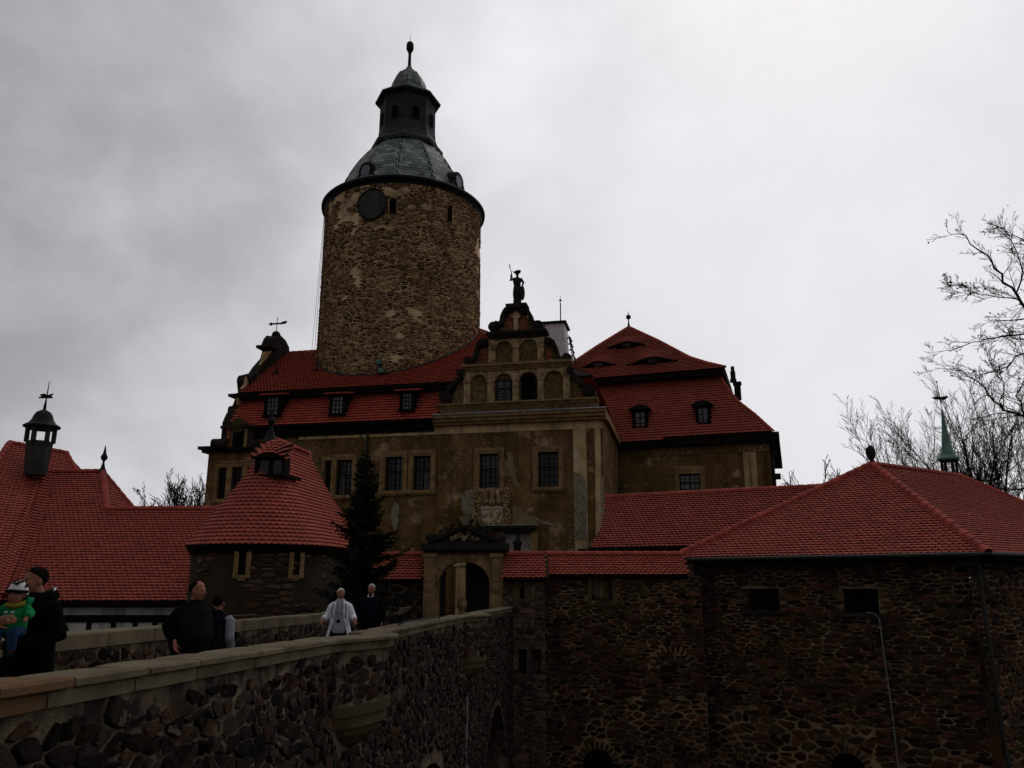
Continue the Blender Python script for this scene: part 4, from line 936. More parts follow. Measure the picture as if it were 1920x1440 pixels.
# upper stage: hipped slope with flared eave
wU0 = 1.15; zU0 = RF.px(1220, 701, wU0)[1]; apw = 7.2
apx = RF.px(1178.5, 614, apw); phu = atan2(apx[1]-zU0, apw-wU0); SU = RF.nb*cos(phu)+Vector((0, 0, sin(phu))); OU = RF.pt(0, wU0, zU0); nu = RF.ex.cross(SU); Lu = hypot(apx[1]-zU0, apw-wU0)
ev = []
for e in ((1359, 689), (1325, 681), (1293, 671), (1235, 640), (1179, 614), (1120, 650), (1074, 681), (1062, 696)):
    p = on_plane(*e, OU, nu); ev.append(((p-OU).dot(RF.ex), max((p-OU).dot(SU), 0)))
polyu = [(ev[-1][0]-.3, 0)]+[(ev[0][0], 0)]+ev[1:]
eyes = []
for x, y, hw, hh in ((1174.6, 652, 40, 12), (1122, 688, 34, 11), (1223, 682, 48, 13)):
    p = on_plane(x, y, OU, nu); eyes.append(((p-OU).dot(RF.ex), (p-OU).dot(SU), hw/FPX*53, hh/FPX*50))
def eye_h(u, s):      # swelling of the roof over an eyebrow dormer
    h = 0
    for cu, cs, hw, hh in eyes:
        x = (u-cu)/(hw*1.15)
        if abs(x) < 1 and s >= cs-.02:
            f = (cos(pi*x)+1)/2; L = hh*4.6; t = (s-cs)/L
            if t < 1: h = max(h, f*hh*1.0*(1-t))
    return h
Tt = tiles_on_poly(OU, RF.ex, SU, polyu, .21, .20); T = []
for P, A, D, Nn in Tt:
    u = (P-OU).dot(RF.ex); s = (P-OU).dot(SU); hh = eye_h(u, s)
    if any(abs(u-cu) < hw*.96 and cs-.36*(0) > s > cs-.30*((cos(pi*(u-cu)/(hw*1.1))+1)/2) for cu, cs, hw, h_ in eyes): continue
    if hh > 0.004:
        du = (eye_h(u+.05, s)-eye_h(u-.05, s))/.1; ds = (eye_h(u, s+.05)-eye_h(u, max(s-.05, 0)))/.1; ds = max(min(ds, .5), -.5); du = max(min(du, .9), -.9)
        A = (RF.ex+nu*du).normalized(); D = (SU+nu*ds).normalized(); Nn = A.cross(D).normalized(); P = P+nu*hh
    T.append((P, A, D, Nn))
mb = MB(); mb.slab([OU+RF.ex*u+SU*s-nu*.02 for u, s in polyu], nu, .12); ur = part('roof', mb, M_DECK, rw, label='upper hipped roof slope with three eyebrow dormers')
lay_tiles(ur, T, M_TILE, .21, .20, lift=.075)
for cu, cs, hw, hh in eyes:
    n = 17; mb = MB(); top = []; bot = []
    for i in range(n):
        x = -1+2*i/(n-1); f = (cos(pi*x/1.12)+1)/2
        b = OU+RF.ex*(cu+x*hw)+SU*(cs); top.append(b+nu*(hh*f+.01)+SU*0); bot.append(b-nu*.02)
    for i in range(n-1):
        mb.quad(bot[i]+SU*.1, bot[i+1]+SU*.1, top[i+1]+SU*.1, top[i]+SU*.1)
    dm = part('eyebrow_dormer', mb, M_DARK, ur, fix=False)
    mb = MB(); mb.tube([p-SU*.03+nu*.03 for p in top], .05, 5); mb.tube([p-SU*.05+nu*.05 for p in bot], .05, 5); part('trim', mb, M_WOOD, dm)
    mb = MB(); c_ = OU+RF.ex*cu+SU*(cs+.04)+nu*(hh*.42); mb.prism_pts([c_+RF.ex*a+nu*b for a, b in ((-.28, -.13), (.28, -.13), (.28, .13), (-.28, .13))], [c_+SU*.04+RF.ex*a+nu*b for a, b in ((-.28, -.13), (.28, -.13), (.28, .13), (-.28, .13))]); part('pane', mb, M_GLASS2, dm)
hp = [OU+RF.ex*u+SU*s for u, s in ev]; top = hp[4]
for i in range(4): ridge_tiles(ur, hp[i], hp[i+1], .11, .36)
for i in range(4, 7): ridge_tiles(ur, hp[i], hp[i+1], .11, .36)
mb = MB(); mb.poly([hp[0], hp[1], hp[2], hp[3], hp[4], RF.pt(ev[0][0], 2*apw-wU0, zU0)]); mb.poly([hp[4], hp[7], RF.pt(ev[7][0], 2*apw-wU0, zU0)]); part('roof', mb, M_TILE, rw, fix=False, label='side hips of the upper roof')
mb = MB(); mb.box(RF, ev[-1][0], ev[0][0]-.1, wU0-.02, wU0+.9, zU0-.36, zU0-.13); mb.box(RF, ev[0][0]-.6, ev[0][0]-.02, wU0+.9, 11, zU0-.36, zU0-.13); part('eave', mb, M_WOOD, rw)
mb = MB(); zz = top.z; mb.lathe(top, [(.22, zz-.1), (.10, zz+.12), (.05, zz+.35), (.04, zz+.62), (.15, zz+.68), (.19, zz+.80), (.15, zz+.92), (.04, zz+.98), (.01, zz+1.25)], 10); part('finial', mb, M_LEAD, rw)
# far-right gable edge: pinnacle above, stepped cornices below
c_ = at(1374, 700, 53); mb = MB()
for hw, y0, y1 in ((6.5, 750, 722), (8.5, 722, 717), (5, 717, 697), (6.5, 716, 712), (3.6, 697, 692)):
    w_ = hw/FPX*53; z0_, z1_ = at(1374, y0, 53).z, at(1374, y1, 53).z; mb.lathe((c_.x+(.25 if y0 > 720 else 0), 53, 0), [(w_*1.3, z0_), (w_*1.3, z1_)], 4, pi/4+radians(-19))
mb.ball((c_.x, 53, at(1374, 690, 53).z), .14); part('pinnacle', mb, M_SANDD, rw)
mb = MB()
for x0, x1, y0, y1 in ((1436, 1458, 834, 820), (1436, 1452, 848, 834), (1436, 1457, 856, 850), (1436, 1452, 888, 856), (1436, 1464, 896, 889), (1436, 1456, 930, 896), (1436, 1461, 820, 811)):
    a = RF.px(x0, 870, .6)[0]; b = RF.px(x1, (y0+y1)/2, .6)[0]; mb.box(RF, a, b, .3, 1.5+random.uniform(0, .1), RF.px(1450, y0, .6)[1], RF.px(1450, y1, .6)[1]-.003)
part('gable', mb, M_SANDD, rw, label='edge of the right end gable with stepped cornices')
# roughcast chimney block behind the front gable
C1 = Fr(*at(1065, 640, 52).xy, 12)
ch = thing('chimney_block', 'tall grey roughcast chimney block with a dark flat cap, right behind the front gable', 'chimney', C1.pt(-.8, .8, 9))
a, zt_ = C1.px(1022, 608); mb = MB(); _, zb_ = C1.px(1040, 760)
mb.prism_pts([C1.pt(a, 0, 9), C1.pt(.12, 0, 9), C1.pt(-.25, 0, zt_), C1.pt(a, 0, zt_)], [C1.pt(a, 1.7, 9), C1.pt(.12, 1.7, 9), C1.pt(-.25, 1.7, zt_), C1.pt(a, 1.7, zt_)]); part('shaft', mb, M_GREYR, ch)
mb = MB(); mb.box(C1, a-.2, -.1, -.15, 1.9, zt_, zt_+.16); part('cap', mb, M_LEAD, ch)
mb = MB(); r_ = C1.pt(C1.px(1048, 600)[0], .8, 0); mb.tube([r_+Vector((0, 0, zt_+.1)), r_+Vector((0, 0, C1.px(1048, 560)[1]))], .045, 6); mb.ball(r_+Vector((0, 0, C1.px(1048, 556)[1])), .09); mb.tube([r_+Vector((0, 0, C1.px(1048, 556)[1])), r_+Vector((0, 0, C1.px(1048, 546)[1]))], .015, 5); part('rod', mb, M_LEAD, ch)
mb = MB()
for i in range(5):
    z = zt_-1.0-.42*i; mb.tube([C1.pt(-.12+.07*i, .3, z), C1.pt(.12+.07*i, .3, z), C1.pt(.12+.07*i, 1.2, z)], .05, 4)
mb.tube([C1.pt(.08, .3, zt_-.9), C1.pt(.42, .3, zt_-2.8)], .05, 4); mb.tube([C1.pt(.0, .3, zt_-.8), C1.pt(.3, .3, zt_-2.8)], .03, 4); part('ladder_cage', mb, M_GUT, ch)

# ================================================================== LEAN-TO ROOF (between the wing and the bastion)
A_r = at(1136, 933, 38); zR = A_r.z; B_r = at(1553, 908, 33.4); B_r.z = zR
lx = (B_r-A_r); lx.z = 0; lx.normalize(); ln_ = Vector((lx.y, -lx.x, 0)); ln_ = ln_ if ln_.y < 0 else -ln_
zEv = 2.95; dd = 3.7
EL = A_r+ln_*dd+Vector((0, 0, zEv-zR)); sl_ = (A_r-EL).normalized(); nn = lx.cross(sl_).normalized()
lt = thing('lean_to_building', 'low building with a long red tiled roof between the castle wing and the corner bastion', 'building', (EL+B_r)/2-Vector((0, 0, 4)))
lenx = (B_r-A_r).length; SLn = (A_r-EL).length
vL = []
for e in ((1104, 1029), (1116, 1010), (1128, 985), (1134, 955), (1136, 933)):
    p = on_plane(*e, EL, nn); vL.append(((p-EL).dot(lx), (p-EL).dot(sl_)))
poly = [(vL[0][0], 0), (lenx+1, 0), (lenx+.6, SLn)]+vL[::-1][:-1]
mb = MB(); mb.slab([EL+lx*u+sl_*s-nn*.02 for u, s in poly], nn, .12); lr2 = part('roof', mb, M_DECK, lt)
lay_tiles(lr2, tiles_on_poly(EL, lx, sl_, poly, .2, .18), M_TILE, .2, .18, lift=.065)
ridge_tiles(lr2, EL+lx*vL[-1][0]+sl_*SLn, EL+lx*lenx+sl_*SLn, .11, .4)
mb = MB(); q = EL-ln_*.5; mb.prism_pts([q+lx*.1+Vector((0, 0, -11)), q+lx*lenx+Vector((0, 0, -11)), q+lx*lenx+Vector((0, 0, -.05)), q+lx*.1+Vector((0, 0, -.05))], [q-ln_*6+lx*.1+Vector((0, 0, -11)), q-ln_*6+lx*lenx+Vector((0, 0, -11)), q-ln_*6+lx*lenx+Vector((0, 0, -.05)), q-ln_*6+lx*.1+Vector((0, 0, -.05))]); part('wall', mb, M_MORTAR_C, lt)
mb = MB(); mb.tube([EL+lx*.1+ln_*.05+Vector((0, 0, -.06)), EL+lx*5.6+ln_*.05+Vector((0, 0, -.06))], .06, 6); mb.slab([EL+lx*.1+Vector((0, 0, -.1)), EL+lx*6+Vector((0, 0, -.1)), EL+lx*6-ln_*.6+Vector((0, 0, -.1)), EL+lx*.1-ln_*.6+Vector((0, 0, -.1))], (0, 0, 1), .08); part('eave', mb, M_WOOD, lt)

# ================================================================== CORNER BASTION
c1 = Vector((6.75, 31.2, 0)); c2 = Vector((14.8, 25.8, 0)); ZB = 2.42
bx = (c2-c1).normalized(); BF = Fr(c1.x, c1.y, math.degrees(atan2(-bx.y, bx.x))); LB = (c2-c1).length
bs = thing('corner_bastion', 'dark rubble-stone bastion rising from the moat under a broad hipped red roof', 'bastion', BF.pt(LB/2, 3, -9))
bat = .055                                      # the wall leans back as it rises
def wmap(fr, w0=0.0):
    return lambda u, z, d: fr.pt(u, w0-d+min(0, (z-1.5))*bat, z)
bm_ = wmap(BF, .45)
def bpx(x, y):
    u, z = BF.px(x, y, .45)
    for _ in range(3): w = .45+min(0, z-1.5)*bat; u, z = BF.px(x, y, w)
    return u, z
def brect(x0, y0, x1, y1): a = bpx(x0, (y0+y1)/2); b = bpx(x1, (y0+y1)/2); return (a[0], b[0], bpx((x0+x1)/2, y1)[1], bpx((x0+x1)/2, y0)[1])
BW = [brect(1402, 1104, 1461, 1145), brect(1580, 1104, 1647, 1149)]
AR = [(bpx(1121, 1440)[0], 0, 0)]
def sheet_map(mb, fm, u0, u1, z0, z1, holes, nu_=10, nz_=10, rev=.5):
    us = sorted({*[u0+(u1-u0)*i/nu_ for i in range(nu_+1)], *[h[i] for h in holes for i in (0, 1)]}); zs = sorted({*[z0+(z1-z0)*i/nz_ for i in range(nz_+1)], *[h[i] for h in holes for i in (2, 3)]})
    for a, b in zip(us, us[1:]):
        for c, d in zip(zs, zs[1:]):
            mu, mz = (a+b)/2, (c+d)/2
            if any(h[0] < mu < h[1] and h[2] < mz < h[3] for h in holes): continue
            mb.quad(fm(a, c, 0), fm(b, c, 0), fm(b, d, 0), fm(a, d, 0))
    for a, b, c, d in [h[:4] for h in holes]:
        r = -rev
        mb.quad(fm(a, c, 0), fm(a, c, r), fm(a, d, r), fm(a, d, 0)); mb.quad(fm(b, c, 0), fm(b, d, 0), fm(b, d, r), fm(b, c, r)); mb.quad(fm(a, d, 0), fm(a, d, r), fm(b, d, r), fm(b, d, 0)); mb.quad(fm(a, c, 0), fm(b, c, 0), fm(b, c, r), fm(a, c, r))
        mb.quad(fm(a, c, r), fm(b, c, r), fm(b, d, r), fm(a, d, r))
mb = MB(); sheet_map(mb, bm_, 0, LB-.45, -11, ZB, BW); bwall = part('wall', mb, M_MORTAR_C, bs, fix=False, label='battered front wall of the bastion')
zz0 = -7.5
arB = [(bpx(1591, 1440)[0], bpx(1591, 1412)[1], .55)]
hl = [lambda u, z: any(h[0]-.08 < u < h[1]+.08 and h[2]-.05 < z < h[3]+.1 for h in BW),
      lambda u, z: any(abs(u-a) < r+.25 and z < zt0+.3 and hypot(u-a, max(0, z-(zt0-r))) < r+.27 for a, zt0, r in arB)]
up = lambda u, z: z > -2.6-.10*u+.8*noise.noise(Vector((u*.6, 5.2, 0)))
cU = voronoi(0, LB-.45, zz0, ZB, .40, .125, .42, .12, 11)
cL = voronoi(0, LB-.45, zz0, ZB, .36, .19, .5, .30, 12)
st = stones([c for c in cU if up(*c[0])], bm_, .007, .05, hl, 5)+stones([c for c in cL if not up(*c[0])], bm_, .022, .045, hl, 6)
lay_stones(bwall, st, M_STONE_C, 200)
for i, h in enumerate(BW):
    mb = MB(); mb.prism_pts([bm_(h[0]-.3, h[2]-.12, .16), bm_(h[1]+.25, h[2]-.12, .16), bm_(h[1]+.25, h[2], .12), bm_(h[0]-.3, h[2], .12)], [bm_(h[0]-.3, h[2]-.12, -.3), bm_(h[1]+.25, h[2]-.12, -.3), bm_(h[1]+.25, h[2], -.3), bm_(h[0]-.3, h[2], -.3)])
    w_ = part('window', mb, M_SANDD, bs)
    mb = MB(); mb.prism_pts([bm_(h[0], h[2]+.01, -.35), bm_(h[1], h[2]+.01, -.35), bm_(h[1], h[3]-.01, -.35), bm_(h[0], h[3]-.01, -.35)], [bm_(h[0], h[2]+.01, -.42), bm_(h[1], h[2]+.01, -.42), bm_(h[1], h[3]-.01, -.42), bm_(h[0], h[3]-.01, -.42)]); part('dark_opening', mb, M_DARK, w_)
    for q in range(3):
        mb = MB(); u_ = h[0]+(h[1]-h[0])*(q+1)/4; mb.tube([bm_(u_, h[2], -.2), bm_(u_, h[3], -.2)], .02, 5); part('bar', mb, M_LEAD, w_)
    for uu, z_ in ((h[0]-.16, h[3]-.2), (h[1]+.14, h[3]-.18)):
        mb = MB(); mb.prism_pts([bm_(uu-.13, z_-.1, .08), bm_(uu+.13, z_-.1, .08), bm_(uu+.13, z_+.1, .08), bm_(uu-.13, z_+.1, .08)], [bm_(uu-.13, z_-.1, -.1), bm_(uu+.13, z_-.1, -.1), bm_(uu+.13, z_+.1, -.1), bm_(uu-.13, z_+.1, -.1)]); part('corner_stone', mb, M_SAND_D, w_)
mb = MB()
_FF = Fr(c2.x, c2.y, math.degrees(atan2(-.56, .83))); _fm = wmap(_FF, .45)
for i_ in range(20): z_a = -11+(ZB+11)*i_/20; z_b = -11+(ZB+11)*(i_+1)/20; mb.quad(bm_(LB-.45, z_a, 0), _fm(0, z_a, 0), _fm(0, z_b, 0), bm_(LB-.45, z_b, 0))
part('wall', mb, M_STONE_C, bs, fix=False, label='corner edge of the bastion')
# right flank of the bastion
FD = Vector((.83, .56, 0)); FF = Fr(c2.x, c2.y, math.degrees(atan2(-FD.y, FD.x))); fmR = wmap(FF, .45)
mb = MB(); sheet_map(mb, fmR, -.0, 13, -11, ZB, []); fl2 = part('wall', mb, M_MORTAR_C, bs, fix=False, label='dark right flank wall of the bastion')
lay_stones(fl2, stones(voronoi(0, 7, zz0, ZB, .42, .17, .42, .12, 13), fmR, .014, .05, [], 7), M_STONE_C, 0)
# downpipe at the corner and the drain hose from the window
mb = MB(); cc = BF.pt(LB-.15, .15, 0); mb.tube([cc+Vector((0, 0, 2.3)), cc+Vector((.05, -.05, -3)), cc+Vector((.28, -.35, -8))], .07, 8); mb.box(BF, LB-.75, LB-.1, -.12, .2, 2.1, 2.38); part('downpipe', mb, M_GUT, bs, label='downpipe with a hopper at the bastion corner')
mb = MB(); pp = [(1626, 1148), (1640, 1150), (1650, 1160), (1653, 1180), (1662, 1250), (1675, 1340), (1686, 1440)]
mb.tube([bm_(*bpx(*p), .14) for p in pp]+[bm_(bpx(1686, 1440)[0]+.1, -9, .12)], .026, 8); part('drainpipe', mb, mat('grey_pipe', (.16, .16, .155), (.10, .10, .097), 4, .6), bs, label='thin pale drainpipe running down from the right-hand window')
for a, zt0, r in arB:
    for i in range(13):
        t = pi*i/12; mb = MB(); A = []; B = []
        for s, e in ((r, -.05), (r+.22, -.06), (r+.22, .06), (r, .05)): A.append(bm_(a+s*cos(t+e), zt0-r+s*sin(t+e), .07)); B.append(bm_(a+s*cos(t+e), zt0-r+s*sin(t+e), -.1))
        mb.prism_pts(A, B); part('arch_stone', mb, M_STONE_C, bs)
    mb = MB(); A = [bm_(a+r*cos(pi*i/12), zt0-r+r*sin(pi*i/12), .004) for i in range(13)]+[bm_(a-r, zt0-r-1.5, .004), bm_(a+r, zt0-r-1.5, .004)]; mb.poly(A); part('dark_opening', mb, M_DARK, bs, fix=False)
# hipped roof
AP = at(1635, 871, 32); zA = AP.z; RE = at(1800, 894, 35.8); RE.z = zA
ov = .45; e1 = BF.pt(-.45, -ov, ZB+.04); e2 = BF.pt(LB+.22, -ov, ZB+.04); e3 = FF.pt(12.5, -ov, ZB+.04)
def slope_roof(parent, a, b, tops, m, tw_, cs, nind, label=None, extra=()):
    U_ = (b-a).normalized(); n_ = (b-a).cross(tops[0]-a).normalized(); n_ = n_ if n_.z > 0 else -n_; S_ = n_.cross(U_).normalized()
    pts = [a, b]+list(tops); poly = [((p-a).dot(U_), (p-a).dot(S_)) for p in pts]
    mb = MB(); mb.slab([a+U_*u+S_*s-n_*.02 for u, s in poly], n_, .14); o = part('roof', mb, M_DECK, parent, label=label)
    lay_tiles(o, tiles_on_poly(a, U_, S_, poly, tw_, cs), m, tw_, cs, nind); return o
rf1 = slope_roof(bs, e1, e2, [AP], M_TILE, .2, .165, 260, 'front hip of the bastion roof')
rf2 = slope_roof(bs, e2, e3, [RE, AP], M_TILE, .2, .165, 0, 'right slope of the bastion roof')
mb = MB(); back = BF.pt(-.3, 8.5, ZB); mb.poly([e1, AP, back]); mb.poly([back, AP, RE, e3+Vector((2, 8, 0))]); mb.poly([e3, RE, e3+Vector((2, 8, 0))]); part('roof', mb, M_TILE, bs, fix=False, label='rear slopes of the bastion roof')
ridge_tiles(rf1, e1, AP, .13, .38); ridge_tiles(rf1, e2, AP, .13, .38); ridge_tiles(rf2, AP, RE, .12, .38); ridge_tiles(rf2, RE, e3, .12, .38)
mb = MB(); mb.box(BF, -.35, LB+.1, -ov+.02, .5, ZB-.16, ZB-.0); mb.box(FF, -.1, 12.4, -ov+.03, .5, ZB-.16, ZB); part('eave', mb, M_WOOD, bs)
mb = MB(); mb.tube([BF.pt(-.1, -ov-.08, ZB-.03), BF.pt(LB+.3, -ov-.08, ZB-.0), FF.pt(12, -ov-.08, ZB+.02)], .065, 8); part('gutter', mb, M_GUT, bs)
mb = MB(); z_ = zA; mb.lathe(AP, [(.16, z_-.05), (.10, z_+.1), (.07, z_+.16), (.16, z_+.3), (.20, z_+.5), (.15, z_+.68), (.05, z_+.78)], 10); mb.tube([AP+Vector((0, 0, .1)), AP+Vector((-.55, 0, .55))], .012, 4); part('finial', mb, M_LEAD, bs, smooth=True)

# ================================================================== GATE AND CURTAIN WALLS (30 m away)
GF = Fr(0, 30, 0)
gx = lambda x, y, w=0.0: GF.px(x, y, w)
gt = thing('gateway', 'carved sandstone gateway with round arch and pediment at the far bridge end', 'gate', (-1.85, 30, -.4))
def grect(x0, y0, x1, y1, w=0.): a = gx(x0, y1, w); b = gx(x1, y0, w); return a[0], b[0], a[1], b[1]
gl, gr = gx(795, 1080)[0], gx(941, 1080)[0]; al, ar = gx(823, 1090)[0], gx(918, 1090)[0]; zsp = gx(870, 1095)[1]; zap = gx(870, 1052)[1]; zcor = gx(870, 1037)[1]; ac = (al+ar)/2
mb = MB()
mb.box(GF, gl, al, 0, .9, -9, zsp); mb.box(GF, ar, gr, 0, .9, -9, zsp)
arc = [(ac-(ar-al)/2*cos(pi*i/20), zsp+(zap-zsp)*sin(pi*i/20)) for i in range(21)]
for i in range(20): mb.prism(GF, [arc[i], arc[i+1], (arc[i+1][0], zcor), (arc[i][0], zcor)], 0, .9)
mb.box(GF, gl, al, 0, .9, zsp, zcor); mb.box(GF, ar, gr, 0, .9, zsp, zcor)
gb = part('arch_wall', mb, M_SAND, gt)
for i in range(11):                             # arch stones
    t0, t1 = pi*i/11+.012, pi*(i+1)/11-.012; mb = MB(); r1 = (ar-al)/2; sc = (zap-zsp)/r1; A = [(ac-(r1+e)*cos(t), zsp+(r1*sc+e)*sin(t)) for t, e in ((t0, 0), ((t0+t1)/2, 0), (t1, 0), (t1, .27), ((t0+t1)/2, .27), (t0, .27))]
    mb.prism(GF, A, -.06, .3); part('arch_stone', mb, M_SAND, gt)
for x0, x1 in ((795, 816), (920, 941)):
    mb = MB(); a, b = gx(x0, 1080)[0], gx(x1, 1080)[0]; mb.box(GF, a, b, -.14, .2, -2, zcor-.15); mb.box(GF, a-.05, b+.05, -.19, .2, zcor-.148, zcor-.01); mb.box(GF, a+.07, b-.07, -.17, -.14, zcor-1.0, zcor-.3); mb.box(GF, a+.07, b-.07, -.17, -.14, -.2, zcor-1.5); pl = part('pilaster', mb, M_SAND, gt)
    mb = MB(); c_ = ((a+b)/2, gx(804, 1101)[1]); 
    disc(mb, GF, c_, .17, -.20, -.14); disc(mb, GF, c_, .10, -.24, -.20); part('medallion', mb, M_SAND, pl)
mb = MB(); a, b = gx(790, 1030)[0], gx(968, 1030)[0]-.25; z1_, z2_ = zcor, gx(870, 1022)[1]
mb.box(GF, a+.12, b-.12, -.2, .95, z1_, z1_+.1); mb.box(GF, a, b, -.34, 1.05, z1_+.102, z2_+.05); part('cornice', mb, M_SANDD, gt)
pz = z2_+.052; apz = gx(870, 990)[1]
mb = MB(); mb.prism(GF, [(a+.35, pz), (b-.35, pz), (ac+.0, apz)], .0, .6); pd_ = part('pediment', mb, M_SANDD, gt)
mb = MB(); band(mb, GF, [(a+.25, pz+.06), (ac, apz+.06)], .13, -.2, .65); band(mb, GF, [(ac, apz+.06), (b-.25, pz+.06)], .13, -.2, .65); part('raking_cornice', mb, M_SANDD, pd_)
for sx in (-1, 1):
    for r0, dx, dz, r in ((0, .42, .62, .30), (1, .85, .42, .22), (2, 1.22, .2, .16)):
        mb = MB(); c_ = (ac+sx*dx, pz+dz); mb.tube([GF.pt(c_[0]+sx*r*(1-i/11)*cos(i*.62+2), .1, c_[1]+r*(1-i/11)*sin(i*.62+2)) for i in range(11)], .075, 6); part('scroll', mb, M_SANDD, pd_)
for i, (dx, dz, r) in enumerate(((-.45, .12, .09), (-.3, .2, .07), (-.12, .26, .10), (.05, .2, .08), (.14, .33, .07), (.3, .14, .09), (.45, .1, .06), (-.02, .1, .07))):
    mb = MB(); mb.tube([(ac+dx+r*1.2*(1-t_/9)*cos(t_*.8+i), 29.96, pz+dz+.05+r*1.2*(1-t_/9)*sin(t_*.8+i)) for t_ in range(9)], .035, 6); part('relief', mb, M_PIL, pd_)
for x in (a+.28, b-.28):
    mb = MB(); mb.lathe((x, 30.2, 0), [(.1, pz), (.06, pz+.08), (.14, pz+.15), (.17, pz+.25), (.12, pz+.36), (.02, pz+.42)], 10); part('finial', mb, M_SANDD, pd_)
# leaves of the gate
for nm, x0, x1, zb_, lat in (('gate_leaf', al+.03, al+.03, 0, 1), ('gate_leaf', ar-1.0, ar-.06, 0, 0)):
    if lat:
        mb = MB()
        for i in range(7): yy = 30.6-1.0*0+i*.15; mb.tube([(x0+.03+i*.018, 30.15-.0+i*.13, -.35), (x0+.03+i*.018, 30.15+i*.13, zsp+.55+.05*i)], .018, 5)
        for i in range(13): z = -.25+i*.24; mb.tube([(x0+.03, 30.15, z), (x0+.14, 30.93, z+.12)], .016, 5)
        part('gate_leaf', mb, M_LEAD, gt, label='wrought-iron lattice leaf folded to the left')
    else:
        mb = MB(); r1 = (ar-al)/2; pts = [(ac+.02, -.4), (ar-.03, -.4)]+[(ac+(r1-.03)*cos(pi/2*i/8), zsp+(zap-zsp-.03)*sin(pi/2*i/8)) for i in range(9)]
        mb.prism_pts([Vector((u, 30.55+(ar-u)*.35, z)) for u, z in pts], [Vector((u, 30.62+(ar-u)*.35, z)) for u, z in pts]); lf = part('gate_leaf', mb, mat('tarred_boards', (.010, .011, .013), (.006, .006, .007), 5, .7, .4, 20), gt, label='dark boarded leaf on the right of the arch')
        for i in range(6):
            mb = MB(); u = ac+.1+i*.15; zt_h = zsp+(zap-zsp)*sqrt(max(0, 1-((u-ac)/r1)**2))-.1; mb.box(Fr(0, 0, 0), u-.01, u+.01, 30.53+(ar-u)*.35, 30.56+(ar-u)*.35, -.35, zt_h); part('board_joint', mb, M_LEAD, lf)
mb = MB(); mb.lathe((ac-.08, 30.2, 0), [(.26, -.9), (.24, .05), (.30, .1), (.27, .2), (.14, .26), (.12, .55), (.20, .75), (.16, .95), (.05, 1.05)], 8)
WL_b = part('stone_bollard', mb, M_SAND, None, label='squat carved stone post standing in the middle of the gate arch', cat='bollard')
# curtain wall pieces
cw = thing('curtain_wall', 'dark rubble curtain wall right of the gateway under a narrow red tiled coping', 'wall', (3.5, 30.5, -9))
fmC = lambda u, z, d: Vector((u, 30.4-d, z))
uC0, uC1, uC2 = gx(943, 1100)[0], gx(1021, 1100)[0], 6.95
W1 = grect(1109, 1080, 1148, 1126, .4); 
zTop = 1.78
dk = [grect(972, 1215, 987, 1262, .4), grect(997, 1215, 1013, 1262, .4)]
W0 = grect(975, 1101, 983, 1122, -.1)
fmD = lambda u, z, d: Vector((u, 29.9-d, z))
mb = MB(); sheet_map(mb, fmC, uC1, uC2, -11, zTop, [W1], 6, 6, .4); cwa = part('wall', mb, M_MORTAR_C, cw, fix=False)
mb = MB(); sheet_map(mb, fmD, uC0, uC1, -11, zTop, [W0]+dk, 4, 6, .5); cwb = part('wall', mb, M_MORTAR_B, cw, fix=False, label='pale short wall section beside the gateway with a tiny window')
mb = MB(); mb.quad(Vector((uC1, 29.9, -11)), Vector((uC1, 30.4, -11)), Vector((uC1, 30.4, zTop)), Vector((uC1, 29.9, zTop))); part('wall', mb, M_MORTAR_C, cw, fix=False)
arC = [(gx(1121, 1440, .4)[0], gx(1121, 1404, .4)[1], .52), (gx(1262, 1225, .4)[0], gx(1262, 1222, .4)[1], .6)]
hC = [lambda u, z: W1[0]-.15 < u < W1[1]+.15 and W1[2]-.1 < z < W1[3]+.1, lambda u, z: any(abs(u-a) < r+.25 and -.1+zt0-r-1.2 < z < zt0+.3 and hypot(u-a, max(0, z-(zt0-r))) < r+.27 and (zt0 < -4 or (z > zt0-r and hypot(u-a, z-(zt0-r)) > r)) for a, zt0, r in arC)]
zline = lambda u: -2.35-.02*u+.55*noise.noise(Vector((u*.7, 2.2, 0)))
cU = voronoi(uC1, uC2, zz0, zTop, .36, .115, .42, .12, 21); cL = voronoi(uC1, uC2, zz0, zTop, .30, .155, .5, .30, 22)
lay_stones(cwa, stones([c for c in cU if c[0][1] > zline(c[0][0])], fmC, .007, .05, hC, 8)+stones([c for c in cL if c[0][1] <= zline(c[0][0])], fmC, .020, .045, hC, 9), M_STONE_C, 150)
hD = [lambda u, z: W0[0]-.3 < u < W0[1]+.28 and W0[2]-.2 < z < W0[3]+.2, lambda u, z: any(h[0]-.1 < u < h[1]+.1 and h[2] < z < h[3]+.15 for h in dk)]
lay_stones(cwb, stones(voronoi(uC0, uC1, zz0, zTop, .34, .17, .4, .15, 23), fmD, .03, .04, hD, 10), M_STONE, 0)
mb = MB()
for a, b, c_, d in ((W0[0]-.26, W0[0], W0[2]-.12, W0[3]+.12), (W0[1], W0[1]+.26, W0[2]-.12, W0[3]+.12), (W0[0], W0[1], W0[3], W0[3]+.12), (W0[0], W0[1], W0[2]-.12, W0[2])): mb.box(GF, a, b, -.15, .1, c_, d)
part('window_surround', mb, M_SAND_D, cw)
mb = MB()
for a, b in ((W1[0]-.13, W1[0]), (W1[1], W1[1]+.13)): mb.box(GF, a, b, .33, .6, W1[2]-.1, W1[3])
mb.box(GF, W1[0]-.13, W1[1]+.13, .33, .6, W1[2]-.2, W1[2]-.102); ws = part('window_surround', mb, M_SAND_D, cw)
mb = MB()
for i in range(4): u = W1[0]+(W1[1]-W1[0])*(i+.5)/4; mb.tube([(u, 30.5, W1[2]), (u, 30.5, W1[3])], .015, 5)
part('grille', mb, M_LEAD, ws)
